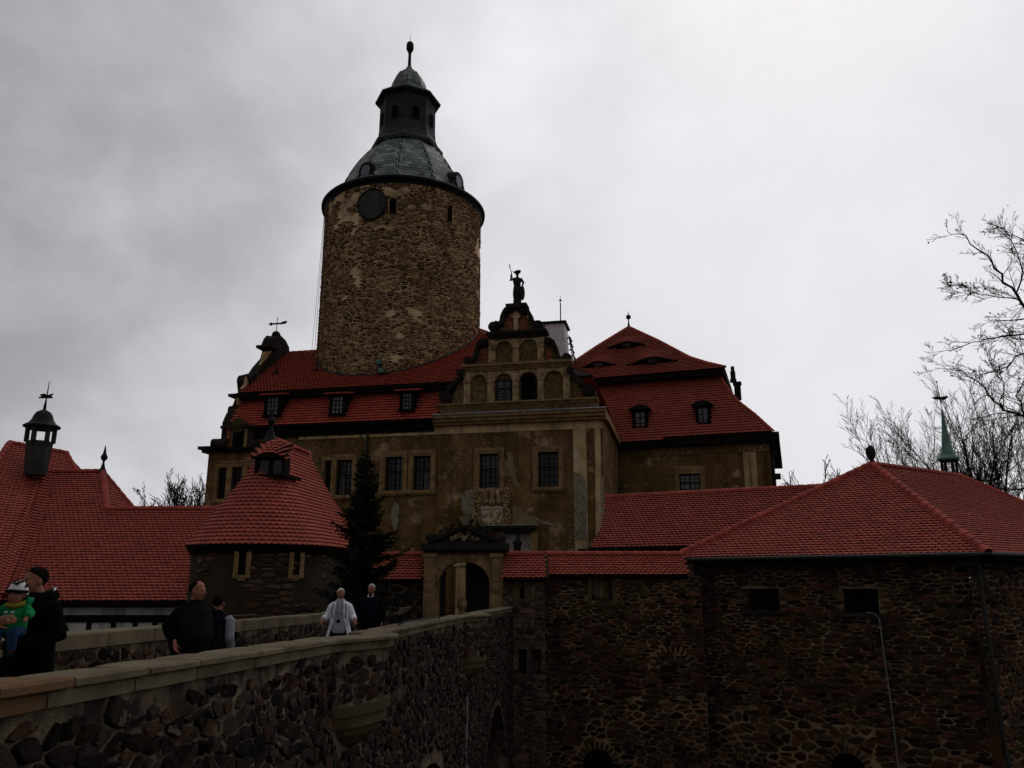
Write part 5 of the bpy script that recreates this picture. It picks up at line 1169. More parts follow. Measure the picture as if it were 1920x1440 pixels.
for a, zt0, r in arC:
    blind = zt0 > -4
    for i in range(13):
        t = pi*i/12; mb = MB(); A = []; B = []
        for s, e in ((r, -.05), (r+.24, -.06), (r+.24, .06), (r, .05)): p = fmC(a+s*cos(t+e), zt0-r+s*sin(t+e), .07); A.append(p); B.append(p+Vector((0, .2, 0)))
        mb.prism_pts(A, B); part('arch_stone', mb, M_STONE_C, cw)
    if blind: continue
    mb = MB(); mb.poly([fmC(a+r*cos(pi*i/12), zt0-r+r*sin(pi*i/12), .005) for i in range(13)]+([fmC(a-r, zt0-r-1.5, .005), fmC(a+r, zt0-r-1.5, .005)] if not blind else [])); part('niche', mb, M_DARK if not blind else M_STONE_C, cw, fix=False)
# tiled copings (two-sided little roofs)
def coping(parent, u0, u1, w0, wr_, zE_, zR_, nind, fr=GF, end=True):
    a, b = fr.pt(u0, w0, zE_), fr.pt(u1, w0, zE_); o = slope_roof(parent, a, b, [fr.pt(u1, wr_, zR_), fr.pt(u0, wr_, zR_)], M_TILE, .18, .125, nind)
    mb = MB(); mb.prism_pts([fr.pt(u0+.03, w0+.1, zE_-.05), fr.pt(u0+.03, wr_, zR_-.15), fr.pt(u0+.03, 2*wr_-w0, zE_-.05)], [fr.pt(u1-.03, w0+.1, zE_-.05), fr.pt(u1-.03, wr_, zR_-.15), fr.pt(u1-.03, 2*wr_-w0, zE_-.05)]); part('coping_core', mb, M_WOOD, parent)
    ridge_tiles(o, fr.pt(u0, wr_, zR_), fr.pt(u1, wr_, zR_), .11, .36); return o
zcE, zcR = gx(985, 1084, -.45)[1], gx(985, 1040, .45)[1]
coping(cw, gx(944, 1060)[0], gx(1023, 1060)[0], -.45, .45, zcE, zcR, 60)
zcE2, zcR2 = gx(1150, 1078, .1)[1], gx(1150, 1040, .9)[1]
coping(cw, gx(1027, 1060, .1)[0], gx(1290, 1060, .1)[0], .1, .9, zcE2, zcR2, 180)
mb = MB(); x_ = gx(1025, 1060)[0]; mb.prism_pts([(x_-.03, 29.45, zcE), (x_-.03, 30.45, zcR+.05), (x_-.03, 30.45, zcR-.2), (x_-.03, 29.5, zcE-.15)], [(x_+.05, 29.45, zcE), (x_+.05, 30.45, zcR+.05), (x_+.05, 30.45, zcR-.2), (x_+.05, 29.5, zcE-.15)]); part('verge_board', mb, M_SANDD, cw)
# left curtain
cl_ = thing('curtain_wall', 'short dark curtain wall left of the gateway, half hidden by the spruce', 'wall', (-4.5, 30.5, -9))
fmE = lambda u, z, d: Vector((u, 30.3-d, z))
a0 = gx(690, 1060)[0]-1.0
mb = MB(); sheet_map(mb, fmE, a0, gl, -11, 1.8, [], 5, 6); cwc = part('wall', mb, M_MORTAR_C, cl_, fix=False)
lay_stones(cwc, stones(voronoi(a0, gl, -2, 1.8, .36, .15, .42, .12, 25), fmE, .012, .05, [], 12), M_STONE_C, 0)
zl = gx(750, 1087, -.1)[1]; coping(cl_, a0, gx(794, 1060)[0], -.05, .7, zl, gx(750, 1041, .7)[1], 60)
# shed buttress behind the bastion end
# ================================================================== ROUND TURRET LEFT OF THE GATE
tA = Vector((-8.72, 28.5, 0)); tB = Vector((-8.23, 32.2, 0)); tR = 2.42
zTe = at(507, 1021, 26.0).z; zTr = 6.60
tu = thing('gate_turret', 'squat round turret with bell-shaped red roof and hooded dormer left of the gate', 'turret', (-8.5, 30, -9))
dAB = (tB-tA); LAB = dAB.length; dAB.normalize(); pAB = Vector((dAB.y, -dAB.x, 0))
def stad(s, r):          # perimeter parameter in arc angle/segment form; s in [0,1)
    # order: front half circle round A (left->front->right), right side, back half circle, left side
    per = 2*LAB+2*pi*tR; d = s*per
    if d < pi*tR: t = d/tR; v = -pAB*cos(t)*1-dAB*sin(t); return tA+v*r, v
    d -= pi*tR
    if d < LAB: v = pAB.copy(); return tA+dAB*d+v*r, v
    d -= LAB
    if d < pi*tR: t = d/tR; v = pAB*cos(t)+dAB*sin(t); return tB+v*r, v
    d -= pi*tR; v = -pAB; return tB-dAB*d+v*r, v
def bp(s):               # s 0..1 from eave to ridge -> (r,z); a gently concave bell
    return tR*(1.04*(1-s)**1.18+.0), zTe+(zTr-zTe)*s
mb = MB(); R_s = []
for j in range(25):
    r, z = bp(j/24); R_s.append([stad(i/72, max(r-.03, .0))[0]+Vector((0, 0, z-.03)) for i in range(72)])
mb.rings(R_s, cap0=True, cap1=False); tr_f = part('roof', mb, M_DECK, tu)
dq = at(505, 873, 27.72)
dang = atan2(dq.y-tA.y, dq.x-tA.x)
T = []; s = 0.0; row = 0; cs = .165
while s < .985:
    r, z = bp(s); r2, z2 = bp(min(s+.01, 1)); step = cs*.01/max(hypot(r2-r, z2-z), 1e-6)
    per = 2*LAB+2*pi*r; n = max(6, int(per/.2))
    for i in range(n):
        # walk the true perimeter at radius r
        d = (i+(.5 if row % 2 else 0))/n*per
        if d < pi*r: t = d/r; v = -pAB*cos(t)-dAB*sin(t); P = tA+v*r
        elif d < pi*r+LAB: v = pAB.copy(); P = tA+dAB*(d-pi*r)+v*r
        elif d < 2*pi*r+LAB: t = (d-pi*r-LAB)/max(r, .01); v = pAB*cos(t)+dAB*sin(t); P = tB+v*r
        else: v = -pAB; P = tB-dAB*(d-2*pi*r-LAB)+v*r
        D = (v*(r2-r)+Vector((0, 0, z2-z))).normalized(); A = Vector((0, 0, 1)).cross(v).normalized(); Nn = A.cross(D)
        if Nn.dot(v) < 0: A = -A; Nn = A.cross(D)
        T.append((P+Vector((0, 0, z)), A, D, Nn.normalized()))
    s += step; row += 1
lay_tiles(tr_f, T, M_TILE, .2, cs, 300)
ridge_tiles(tr_f, tA+Vector((0, 0, zTr)), tB+Vector((0, 0, zTr)), .12, .36)
mb = MB(); mb.lathe(tA, [(.30, zTr-.15), (.16, zTr+.12), (.07, zTr+.42), (.06, zTr+.5), (.13, zTr+.58), (.15, zTr+.68), (.08, zTr+.8), (.02, zTr+1.1)], 10); mb.box(Fr(tA.x, tA.y, 0), -.18, .18, -.02, .02, zTr+.85, zTr+.9); part('finial', mb, M_LEAD, tu)
# dormer: small shed-roofed opening
DFr = Fr(dq.x, dq.y, 12)
a, b = DFr.px(480, 875)[0], DFr.px(536, 875)[0]; c_, d = DFr.px(505, 889)[1], DFr.px(505, 853)[1]
mb = MB(); mb.box(DFr, a, a+.1, -.1, .6, c_, d); mb.box(DFr, b-.1, b, -.1, .3, c_, d); mb.box(DFr, a, b, -.1, 1.2, c_-.1, c_); mb.box(DFr, (a+b)/2-.05, (a+b)/2+.05, -.08, 0, c_, d); dm = part('dormer', mb, M_WOOD, tu)
mb = MB(); mb.box(DFr, a+.1, b-.1, .0, .03, c_, d); part('pane', mb, M_GLASS, dm)
oo = DFr.pt(0, -.28, d+.02); S_ = (DFr.nb+Vector((0, 0, .95))).normalized(); T = []
for rI in range(5):
    for cI in range(-2, 9):
        u = a-.12+.2*(cI+(.5 if rI % 2 else 0)); 
        if a-.14 < u < b+.16: T.append((oo+DFr.ex*u+S_*(rI*.16)-Vector((0, 0, .0+.5*((u-(a+b)/2))**2)), DFr.ex, S_, DFr.ex.cross(S_)))
lay_tiles(dm, T, M_TILE, .2, .16, 60)
mb = MB(); mb.slab([oo+DFr.ex*(a-.1)-Vector((0, 0, .12)), oo+DFr.ex*(b+.1)-Vector((0, 0, .12)), oo+DFr.ex*(b+.1)+S_*.75-Vector((0, 0, .12)), oo+DFr.ex*(a-.1)+S_*.75-Vector((0, 0, .12))], DFr.ex.cross(S_), .08); part('dormer_roof', mb, M_DECK, dm)
# wall
rW = tR*.95
mb = MB(); mb.rings([[stad(i/96, rW+.25*(1 if z < -3 else 0))[0]+Vector((0, 0, z)) for i in range(96)] for z in (-11, -3, zTe+.1)], cap0=False); tw_ = part('wall', mb, mat('turret_render', (.030, .020, .010), (.017, .012, .007), 1.2, .93, .9, 8, patch=((.055, .040, .022), 2.4, .63, .72), bdist=.05), tu, smooth=True)
per = 2*LAB+2*pi*tR
def tum(u, z, d): p, v = stad((u/per) % 1, rW+d); return p+Vector((0, 0, z))
lay_stones(tw_, stones([c for c in voronoi(0, pi*tR+LAB, -3, zTe, .42, .16, .42, .25, 31) if noise.noise(Vector((c[0][0]*.5, c[0][1]*.5, 8))) > .12], tum, .03, .03, [], 14), M_STONE, 0)
mb = MB(); mb.rings([[stad(i/72, r)[0]+Vector((0, 0, z)) for i in range(72)] for r, z in ((rW+.02, zTe-.28), (rW+.14, zTe-.1), (tR*1.03, zTe-.05), (tR*1.03, zTe+.0))], cap0=False, cap1=False); part('eave', mb, M_WOOD, tu)
for px_, yy in ((456, 1054), (556, 1054)):
    # find s giving that pixel
    best = min((abs((lambda q: 960+FPX*((q-Vector((0, 0, CAMZ))).x)/((q.y*CP+(q.z-CAMZ)*SP)))(stad(i/600, rW)[0]+Vector((0, 0, 2.2)))-px_), i) for i in range(0, 300))
    s0 = best[1]/600; z0_, z1_ = at(px_, 1078, 26.3).z, at(px_, 1034, 26.3).z
    p, v = stad(s0, rW); F_ = Fr(p.x, p.y, math.degrees(atan2(v.x, -v.y))*-1); F_.nb = -v; F_.ex = Vector((v.y*-1, v.x, 0))
    if F_.ex.x < 0: F_.ex = -F_.ex
    mb = MB(); mb.box(F_, -.27, -.12, -.05, .2, z0_-.1, z1_); mb.box(F_, .12, .27, -.05, .2, z0_-.1, z1_); mb.box(F_, -.12, .12, -.05, .2, z0_-.18, z0_); wn = part('loophole', mb, M_SAND, tu)
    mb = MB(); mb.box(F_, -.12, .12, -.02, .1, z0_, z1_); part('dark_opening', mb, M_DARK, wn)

# ================================================================== LEFT BUILDING
lb = thing('service_building', 'large red-roofed building with half-timbered walls at the left edge', 'building', (-14, 32, -4))
zL = at(240, 1127, 30).z; eL = Vector((-40, 30, zL)); eR = Vector((-9.5, 30, zL)); 
zR5 = at(340, 958, 34.3).z; phs = atan2(zR5-zL, 4.3)
SLb = Vector((0, cos(phs), sin(phs))); Ux = Vector((1, 0, 0)); O5 = Vector((0, 30, zL)); n5 = Ux.cross(SLb)
def q5(x, y): p = on_plane(x, y, O5, n5); return ((p-O5).dot(Ux), (p-O5).dot(SLb))
r1 = q5(415, 955); r2 = q5(195, 963); r3 = q5(192, 885); r4 = q5(84, 880)
low = q5(6, 1127)
v1 = q5(50, 1000); v2 = q5(5, 1100)
rl_ = r1[1]; poly = [(v2[0]-3, 0), (q5(430, 1127)[0]+1.5, 0), (r1[0]+1.5, rl_), (r2[0], rl_), (r3[0], r3[1]), (r4[0], r3[1]), v1, v2]
poly[0] = (q5(-30, 1127)[0], 0)
mb = MB(); mb.slab([O5+Ux*u+SLb*s-n5*.02 for u, s in poly], n5, .14); r5 = part('roof', mb, M_DECK, lb, label='front slope')
lay_tiles(r5, tiles_on_poly(O5, Ux, SLb, poly, .2, .165), M_TILE, .2, .165, 150)
P5 = lambda u, s: O5+Ux*u+SLb*s
ridge_tiles(r5, P5(r2[0], rl_), P5(r1[0], rl_), .12, .38); ridge_tiles(r5, P5(r3[0], r3[1]), P5(r2[0], rl_), .13, .38); ridge_tiles(r5, P5(r4[0], r3[1]), P5(r3[0], r3[1]), .12, .38)
# hip end facing right-rear, seen as the dark-edged triangle
h0 = P5(*r3); h1 = P5(r2[0], rl_); hz = h1.z
hq = at(261, 961, h1.y+3.4); hq.z = hz
o_ = slope_roof(lb, h1, hq, [h0], M_TILE, .2, .165, 0, 'small hip slope')
ridge_tiles(o_, hq, h0, .11, .38)
mb = MB(); bk = P5(r1[0]+1.5, rl_); mb.poly([h1, P5(r1[0]+1.5, rl_), Vector((bk.x, bk.y+4, zL)), Vector((h1.x, h1.y+4, zL))]); mb.poly([h0, hq, Vector((hq.x, hq.y+5, zL)), P5(r4[0], r3[1])+Vector((-3, 8, -4)), P5(r4[0], r3[1])]); part('roof', mb, M_TILE, lb, fix=False, label='rear slopes')
mb = MB(); z_ = h0.z; mb.lathe(h0, [(.22, z_-.05), (.1, z_+.2), (.05, z_+.4), (.05, z_+.5), (.14, z_+.6), (.16, z_+.7), (.08, z_+.85), (.01, z_+1.25)], 8); part('finial', mb, M_LEAD, lb)
# left block roof: its slope faces right-front and meets the front slope in a swept valley
g1 = at(18, 831, 36.5); g2 = at(124, 850, 38.5); g2.z = g1.z; g3 = at(142, 884, 39.5)
vd = P5(r4[0], r3[1]); ve = P5(*v2)
U_ = (g2-g1).normalized()
lw = Vector((g1.x-1.2, g1.y-7, zL-.4))
ed = at(-60, 1127, 30)
pts = [g1, g2, vd+Vector((.6, .3, .2)), vd, P5(*v1), P5(*v2), ed, at(-160, 1127, 31)]
n_ = (P5(*v1)-g1).cross(vd-g1).normalized(); n_ = n_ if n_.z > 0 else -n_
Uh = Vector((0, 0, 1)).cross(n_).normalized(); Uh = Uh if Uh.x > 0 else -Uh; Sh = n_.cross(Uh)
if Sh.z < 0: Sh = -Sh
proj = lambda p: ((p-g1).dot(Uh), (p-g1).dot(Sh))
gp_ = lambda x, y: proj(on_plane(x, y, g1, n_))
pol = [gp_(18, 831), gp_(124, 850), gp_(142, 884), gp_(84, 884), gp_(62, 960), gp_(46, 1010), gp_(20, 1070), gp_(-5, 1127), gp_(-150, 1127), gp_(-60, 950)]
mb = MB(); A = [g1+Uh*u+Sh*s-n_*.03 for u, s in pol]; mb.slab(A, n_, .12); lr5 = part('roof', mb, M_DECK, lb, label='slope of the taller left block')
lay_tiles(lr5, tiles_on_poly(g1, Uh, Sh, pol, .2, .165), M_TILE, .2, .165, 0)
K_ = lambda i: g1+Uh*pol[i][0]+Sh*pol[i][1]
ridge_tiles(lr5, K_(0), K_(1), .12, .38); ridge_tiles(lr5, K_(1), K_(2), .12, .38); ridge_tiles(lr5, K_(9), K_(0), .13, .38)
mb = MB(); mb.poly([K_(0), K_(9), K_(8), K_(8)+Vector((-3, 9, 0)), K_(0)+Vector((-5, 6, -3))]); mb.poly([K_(0), K_(1), K_(1)+Vector((2, 6, -4)), K_(0)+Vector((-4, 6, -4))]); part('roof', mb, M_TILE, lb, fix=False, label='far slopes of the left block')
# swept valley: fan of tiles bridging the two slopes
T = []
for i in range(46):
    f = i/45; y = 884+(1120-884)*f; xc = np.interp(y, [884, 960, 1010, 1070, 1127], [88, 66, 48, 24, -2])
    wv = 14+16*f
    for j in range(-2, 3):
        x = xc+j*wv/2.4; pa = on_plane(x, y, O5, n5); pb = on_plane(x, y, g1, n_); p = pa if pa.y < pb.y else pb
        mid = 1-abs(j)/2.6; nn_ = (n5*(.5+.25*j)+n_*(.5-.25*j)).normalized(); A = Vector((0, 0, 1)).cross(nn_).normalized(); A = A if A.x > 0 else -A; D = nn_.cross(A); D = D if D.z > 0 else -D
        T.append((p+nn_*(.05+.10*mid), A, D, A.cross(D)))
lay_tiles(lr5, T, M_TILE, .2, .165, 0)
# walls: pale infill and black timbers
LFm = Fr(0, 30.7, 0)
mb = MB(); mb.box(LFm, -40, -9, .0, 6, -9, zL-.2); part('wall', mb, M_WHITE, lb)
mb = MB(); mb.box(LFm, -40, -9, -.75, .3, zL-.16, zL-.02); mb.box(LFm, -40, -9, -.16, .2, zL-.24, zL-.162); part('eave', mb, M_WOOD, lb)
f5 = lambda x, y: LFm.px(x, y, -.05)
for pts in ([(60, 1159), (340, 1162)],):
    z = f5(200, 1160)[1]; mb = MB(); mb.box(LFm, -40, -9, -.08, .05, z-.13, z+.13); part('timber_beam', mb, M_WOOD, lb)
for x0, x1 in ((118, 131), (167, 164), (253, 253), (290, 290), (60, 50), (212, 212)):
    a = f5(x0, 1165); b = f5(x1, 1195); mb = MB(); zt_ = z-.132; mb.prism(LFm, [(a[0]-.08, zt_), (a[0]+.08, zt_), (b[0]+.08+(b[0]-a[0])*1.5, zt_-1.6), (b[0]-.08+(b[0]-a[0])*1.5, zt_-1.6)], -.06, .05); part('timber_post', mb, M_WOOD, lb)
# belfry
bq = at(70, 860, 35.6); zb0, zb1 = at(70, 872, 35.6).z, at(70, 801, 35.6).z
bf = thing('belfry', 'small dark open belfry with a bell roof on the left red roof', 'belfry', (bq.x, bq.y, zb0))
ph6 = radians(30)
mb = MB(); mb.lathe(bq, [(.45, zb0-.45), (.52, at(0, 838, 35.6).z), (.56, at(0, 828, 35.6).z)], 6, ph6); part('base', mb, M_LANT, bf)
for i in range(6):
    a = ph6+2*pi*i/6; mb = MB(); p = Vector((bq.x+.53*cos(a), bq.y+.53*sin(a), 0)); z0_ = at(0, 830, 35.6).z; mb.tube([p+Vector((0, 0, z0_)), p+Vector((0, 0, zb1+.05))], .1, 6); part('post', mb, M_LANT, bf)
mb = MB(); mb.lathe(bq, [(.62, zb1-.12), (.60, zb1-.0)], 6, ph6); mb.lathe(bq, [(.58, zb1), (.76, zb1-.02), (.77, zb1+.04), (.55, zb1+.18), (.45, zb1+.33), (.39, zb1+.52), (.30, zb1+.68), (.15, zb1+.77), (.04, zb1+.82)], 18, 0); part('roof', mb, M_LANT, bf, smooth=False)
mb = MB(); zz = zb1+.79; p = Vector((bq.x, bq.y, 0)); mb.tube([p+Vector((0, 0, zz-.05)), p+Vector((.02, 0, zz+.5)), p+Vector((.05, 0, zz+1.35))], [.08, .03, .015], 6); F_ = Fr(bq.x, bq.y, 0); mb.box(F_, -.32, .30, -.02, .02, zz+.55, zz+.62); mb.prism(F_, [(-.2, zz+.6), (.2, zz+.6), (.32, zz+.78), (.05, zz+.7), (-.1, zz+.78), (-.3, zz+.72)], -.02, .02); part('weather_vane', mb, M_LEAD, bf)
# ================================================================== GREEN SPIRE behind the bastion roof (right)
sq = at(1778, 860, 42); sp = thing('ridge_spire', 'slim green copper spire with a weather vane behind the bastion roof on the right', 'spire', (sq.x, sq.y, sq.z-2.5))
Z_ = lambda y: at(1778, y, 42).z
mb = MB(); mb.lathe(sq, [(.52, Z_(863)), (.56, Z_(860)), (.34, Z_(852)), (.24, Z_(835)), (.10, Z_(795)), (.03, Z_(768))], 8, .2); part('spire', mb, M_COPPER_L, sp)
mb = MB(); mb.lathe(sq, [(.40, Z_(866)), (.5, Z_(863))], 8, .2); mb.lathe(sq, [(.34, Z_(930)), (.34, Z_(893))], 8, .2); part('lantern_base', mb, M_LANT, sp)
for i in range(6):
    a = .5+2*pi*i/6; p = Vector((sq.x+.34*cos(a), sq.y+.34*sin(a), 0)); mb = MB(); mb.tube([p+Vector((0, 0, Z_(895))), p+Vector((0, 0, Z_(864)))], .07, 6); part('post', mb, M_LANT, sp)
p = Vector((sq.x, sq.y, 0)); mb = MB(); mb.tube([p+Vector((0, 0, Z_(775))), p+Vector((-.08, 0, Z_(716)))], .02, 5); F_ = Fr(sq.x, sq.y, 0); zz = Z_(746)
mb.prism(F_, [(-.45, zz), (-.3, zz-.08), (.2, zz-.12), (.42, zz+.02), (.4, zz+.12), (.1, zz+.06), (-.3, zz+.06)], -.02, .02); mb.ball(p+Vector((-.08, 0, Z_(716))), .05); part('weather_vane', mb, M_LEAD, sp)
# ground of the castle yard behind the walls and the low building under the spire
mb = MB(); mb.box(Fr(0, 0, 0), -60, 60, 36.5, 90, -9.5, -.4); gy = part('castle_yard', mb, M_COBBLE, None, kind='structure')
# ================================================================== GROUND AND MOAT
mb = MB(); mb.quad(Vector((-900, -900, -9.4)), Vector((900, -900, -9.4)), Vector((900, 1400, -9.4)), Vector((-900, 1400, -9.4))); part('ground', mb, M_SLATEG, None, kind='structure', fix=False)
mb = MB(); mb.prism_pts([(-60, -80, -9.3), (60, -80, -9.3), (60, 4.2, -9.3), (-60, 4.2, -9.3)], [(-60, -80, -.02), (60, -80, -.02), (60, 2.6, -.02), (-60, 2.6, -.02)]); part('moat_bank', mb, M_SLATEG, None, kind='structure')
# ================================================================== BRIDGE
XE = lambda Y: -2.756+.095*Y                    # outer top edge of the near parapet
ZTP = lambda Y: float(np.interp(Y, [-4, 3.95, 9.2, 30.2], [1.22, 1.118, .99, .715]))
GND = lambda Y: ZTP(Y)-1.12
BAYS = [(10.15, .85, .36), (19.5, .95, .36)]
FBAYS = [(22.6, 1.3, .45)]
WO = -3.60
def bulge(Y, bays=BAYS, k_=1.0):
    for c, h, o in bays:
        x = abs(Y-c)/(h*k_)
        if x < 1: return o*cos(pi/2*x)**.85
    return 0.0
br = thing('stone_bridge', 'rubble-stone bridge over the moat with sandstone copings and refuge bays', 'bridge', (0.2, 16, -9.3))
Y0, Y1 = -3.0, 29.88
ARCH = [(14.7, 3.0, -1.45), (25.0, 3.0, -1.95)]
def zlow(Y):
    for c, r, zc in ARCH:
        if abs(Y-c) < r: return zc-r+sqrt(max(0, r*r-(Y-c)**2))
    return -9.4
CT = lambda c: .25 if c < 15 else -.06            # corbel top
nearw = thing  # noqa
mb = MB(); stp = .2; n = int((Y1-Y0)/stp)
xf = lambda Y: XE(Y)-.075
def V_(x, y, z): return Vector((x, y, z))
for i in range(n):
    a = Y0+stp*i; b = a+stp; m_ = (a+b)/2
    za, zb = ZTP(a)-.13, ZTP(b)-.13
    la, lb_ = (zlow(a), zlow(b)) if zlow(m_) > -9 else (-9.4, -9.4)
    if zlow(m_) > -9: la = max(la, zlow(a)); 
    inb = bulge(m_) > 0
    if inb:
        c = [q for q in BAYS if abs(m_-q[0]) < q[1]][0]; ct = CT(c[0])
        mb.quad(V_(xf(a), a, la), V_(xf(b), b, lb_), V_(xf(b), b, ct+.05), V_(xf(a), a, ct+.05))
        ba, bb = bulge(a), bulge(b)
        mb.quad(V_(xf(a)+ba, a, ct), V_(xf(b)+bb, b, ct), V_(xf(b)+bb, b, zb), V_(xf(a)+ba, a, za))
    else: mb.quad(V_(xf(a), a, la), V_(xf(b), b, lb_), V_(xf(b), b, zb), V_(xf(a), a, za))
    # inner face of near parapet
    ia, ib = XE(a)-.36+bulge(a, BAYS, .75), XE(b)-.36+bulge(b, BAYS, .75)
    mb.quad(V_(ib, b, GND(b)-.1), V_(ia, a, GND(a)-.1), V_(ia, a, za), V_(ib, b, zb))
    # outer face of far side and soffits
    oa, ob = XE(a)+WO-.45, XE(b)+WO-.45
    mb.quad(V_(ob, b, lb_), V_(oa, a, la), V_(oa, a, za), V_(ob, b, zb))
    if zlow(m_) > -9: mb.quad(V_(xf(a), a, la), V_(oa, a, la), V_(ob, b, lb_), V_(xf(b), b, lb_))
for c, r, zc in ARCH:
    for y in (c-r, c+r): mb.quad(V_(xf(y), y, zc-r+.02), V_(XE(y)+WO-.45, y, zc-r+.02), V_(XE(y)+WO-.45, y, -9.4), V_(xf(y), y, -9.4))
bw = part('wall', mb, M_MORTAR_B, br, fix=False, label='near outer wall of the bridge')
# field stones on the outer face
fmB = lambda u, z, d: V_(xf(u)+d, u, z)
fmBb = lambda u, z, d: V_(xf(u)+bulge(u)+d*.9, u+d*.45*(1 if u > 0 else 0)*0, z)
def in_arch(u, z): return z < zlow(u)+.22 and zlow(min(max(u, 0), 29.9)) > -9.3 or any(abs(u-c) < r+.25 and z < zc-r+.1 and abs(u-c) < r+.05 for c, r, zc in ARCH)
def bayreg(u, z): return any(abs(u-c) < h and z > CT(c)-.62+abs(u-c)*.2 for c, h, o in BAYS)
ST = []
c1_ = voronoi(2.2, 9.3, -1.3, 1.05, .17, .115, .5, .24, 41)
ST += stones(c1_, fmB, .0075, .036, [lambda u, z: z > ZTP(u)-.225, in_arch, lambda u, z: z < 1.55-.235*u-.25], 15, rough=.9)
c2_ = voronoi(11.0, 29.85, -5.2, 1.0, .20, .13, .5, .24, 42)
ST += stones(c2_, fmB, .010, .038, [lambda u, z: z > ZTP(u)-.22, in_arch, bayreg, lambda u, z: z < 1.6-.23*u-.3], 16, rough=.9)
c3_ = voronoi(9.3, 11.0, -1.6, 1.0, .17, .115, .5, .24, 43)
ST += stones(c3_, fmBb, .013, .03, [lambda u, z: z > ZTP(u)-.22 or z < CT(9)+.06 or abs(u-10.15) > .82], 17, rough=.9)
ST += stones(c3_, fmB, .0075, .036, [lambda u, z: z > CT(9)-.55 or z < -1.6], 18, rough=.9)
c4_ = voronoi(18.5, 20.5, -.3, .9, .28, .17, .46, .16, 44)
ST += stones(c4_, fmBb, .018, .035, [lambda u, z: z > ZTP(u)-.22 or z < CT(19)+.06 or abs(u-19.5) > .96], 19, rough=.9)
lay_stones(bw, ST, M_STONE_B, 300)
# corbels under the bays
for c, h, o in BAYS:
    ct = CT(c); cb = thing_ = None
    lv = [(1.06, .03, 0.0), (1.06, .03, -.10), (.98, -.01, -.105), (.96, -.01, -.23), (.86, -.05, -.235), (.80, -.09, -.33), (.55, -.20, -.43), (.2, -.33, -.52)]
    for i, (s0, s1) in enumerate(((0, 1), (2, 3), (4, 7))):
        mb = MB(); R_ = []
        for q in range(s0, s1+1):
            sh, so, z = lv[q]; r_ = [V_(xf(c-h*sh)-.15, c-h*sh, ct+z)]
            for j in range(17):
                x = -1+2*j/16; yy = c+x*h*sh; r_.append(V_(xf(yy)+max(.002, (o+so))*cos(pi/2*min(1, abs(x)))**.85+.0, yy, ct+z))
            r_.append(V_(xf(c+h*sh)-.15, c+h*sh, ct+z)); R_.append(r_)
        mb.rings(R_); part('corbel', mb, M_SAND_D, br, smooth=False)
# coping stones
def cop(name, Ya, Yb, xin, xout, zt_, th, m, step=.18):
    n = max(2, int((Yb-Ya)/step)+1); mb = MB(); R_ = []; g = .008
    jit = [random.uniform(-.006, .006) for _ in range(4)]
    for i in range(n+1):
        y = Ya+g+(Yb-Ya-2*g)*i/n; e = .012 if i in (0, n) else 0
        R_.append([V_(xin(y)+e, y, zt_(y)-th), V_(xin(y)+e, y, zt_(y)+jit[0]-.012), V_(xin(y)+.014+e, y, zt_(y)+jit[0]-e*.5), V_(xout(y)-.016-e, y, zt_(y)+jit[1]-e*.5), V_(xout(y)-e, y, zt_(y)+jit[1]-.016), V_(xout(y)-e, y, zt_(y)-th)])
    mb.rings(R_); return part(name, mb, m, br)
xo1 = lambda y: XE(y)+bulge(y, BAYS, 1.12)*1.08; xi1 = lambda y: XE(y)-.40+bulge(y, BAYS, .72)
xo2 = lambda y: XE(y)-.035+bulge(y, BAYS, 1.06)*1.02; xi2 = lambda y: XE(y)-.36+bulge(y, BAYS, .75)
J = [-3, -1.8, -.6, .7, 1.9, 3.2, 3.97, 4.54, 5.3, 5.97, 6.66, 7.6, 8.72, 9.6, 10.7, 11.6]
while J[-1] < 28.6: J.append(J[-1]+random.uniform(.75, 1.15))
J[-1] = 29.85
for a, b in zip(J, J[1:]): cop('coping_stone', a, b, xi1, xo1, ZTP, .048, M_COPING_O if abs(a-3.97) < .1 else M_COPING)
J2 = [-3, -1.6, 0, 1.5, 2.6, 4.38, 5.2, 6.0, 7.0, 8.1, 9.1, 10.6, 11.6]
while J2[-1] < 28.5: J2.append(J2[-1]+random.uniform(.9, 1.3))
J2[-1] = 29.84
for a, b in zip(J2, J2[1:]): cop('coping_stone', a, b, xi2, xo2, lambda y: ZTP(y)-.052, .088, M_COPING_O if abs(a-2.6) < .1 else M_COPING)
# far parapet
fb = lambda Y, k_=1.0: bulge(Y, FBAYS, k_)
xfi = lambda y: XE(y)+WO-fb(y)
mb = MB()
for i in range(n):
    a = Y0+stp*i; b = a+stp
    if GND(a) is None: continue
    mb.quad(V_(xfi(a)-.03, a, GND(a)-.1), V_(xfi(b)-.03, b, GND(b)-.1), V_(xfi(b)-.03, b, ZTP(b)-.19), V_(xfi(a)-.03, a, ZTP(a)-.19))
    if fb((a+b)/2) > 0: mb.quad(V_(XE(b)+WO-.45-fb(b), b, -1.2), V_(XE(a)+WO-.45-fb(a), a, -1.2), V_(XE(a)+WO-.45-fb(a), a, ZTP(a)-.19), V_(XE(b)+WO-.45-fb(b), b, ZTP(b)-.19))
fw_ = part('wall', mb, M_MORTAR_B, br, fix=False, label='inner face of the far parapet')
lay_stones(fw_, stones(voronoi(5, 29.8, -.35, .85, .27, .14, .45, .14, 45), lambda u, z, d: V_(xfi(u)-.03+d, u, z), .014, .03, [lambda u, z: z > ZTP(u)-.23 or z < GND(u)], 20), M_STONE_B, 0)
J3 = [-3, -1.5, 0, 1.6, 3.1, 4.6, 5.9, 7.2, 8.5, 9.75, 11.05, 12.2, 13.2]
while J3[-1] < 28.6: J3.append(J3[-1]+random.uniform(.8, 1.3))
J3[-1] = 29.85
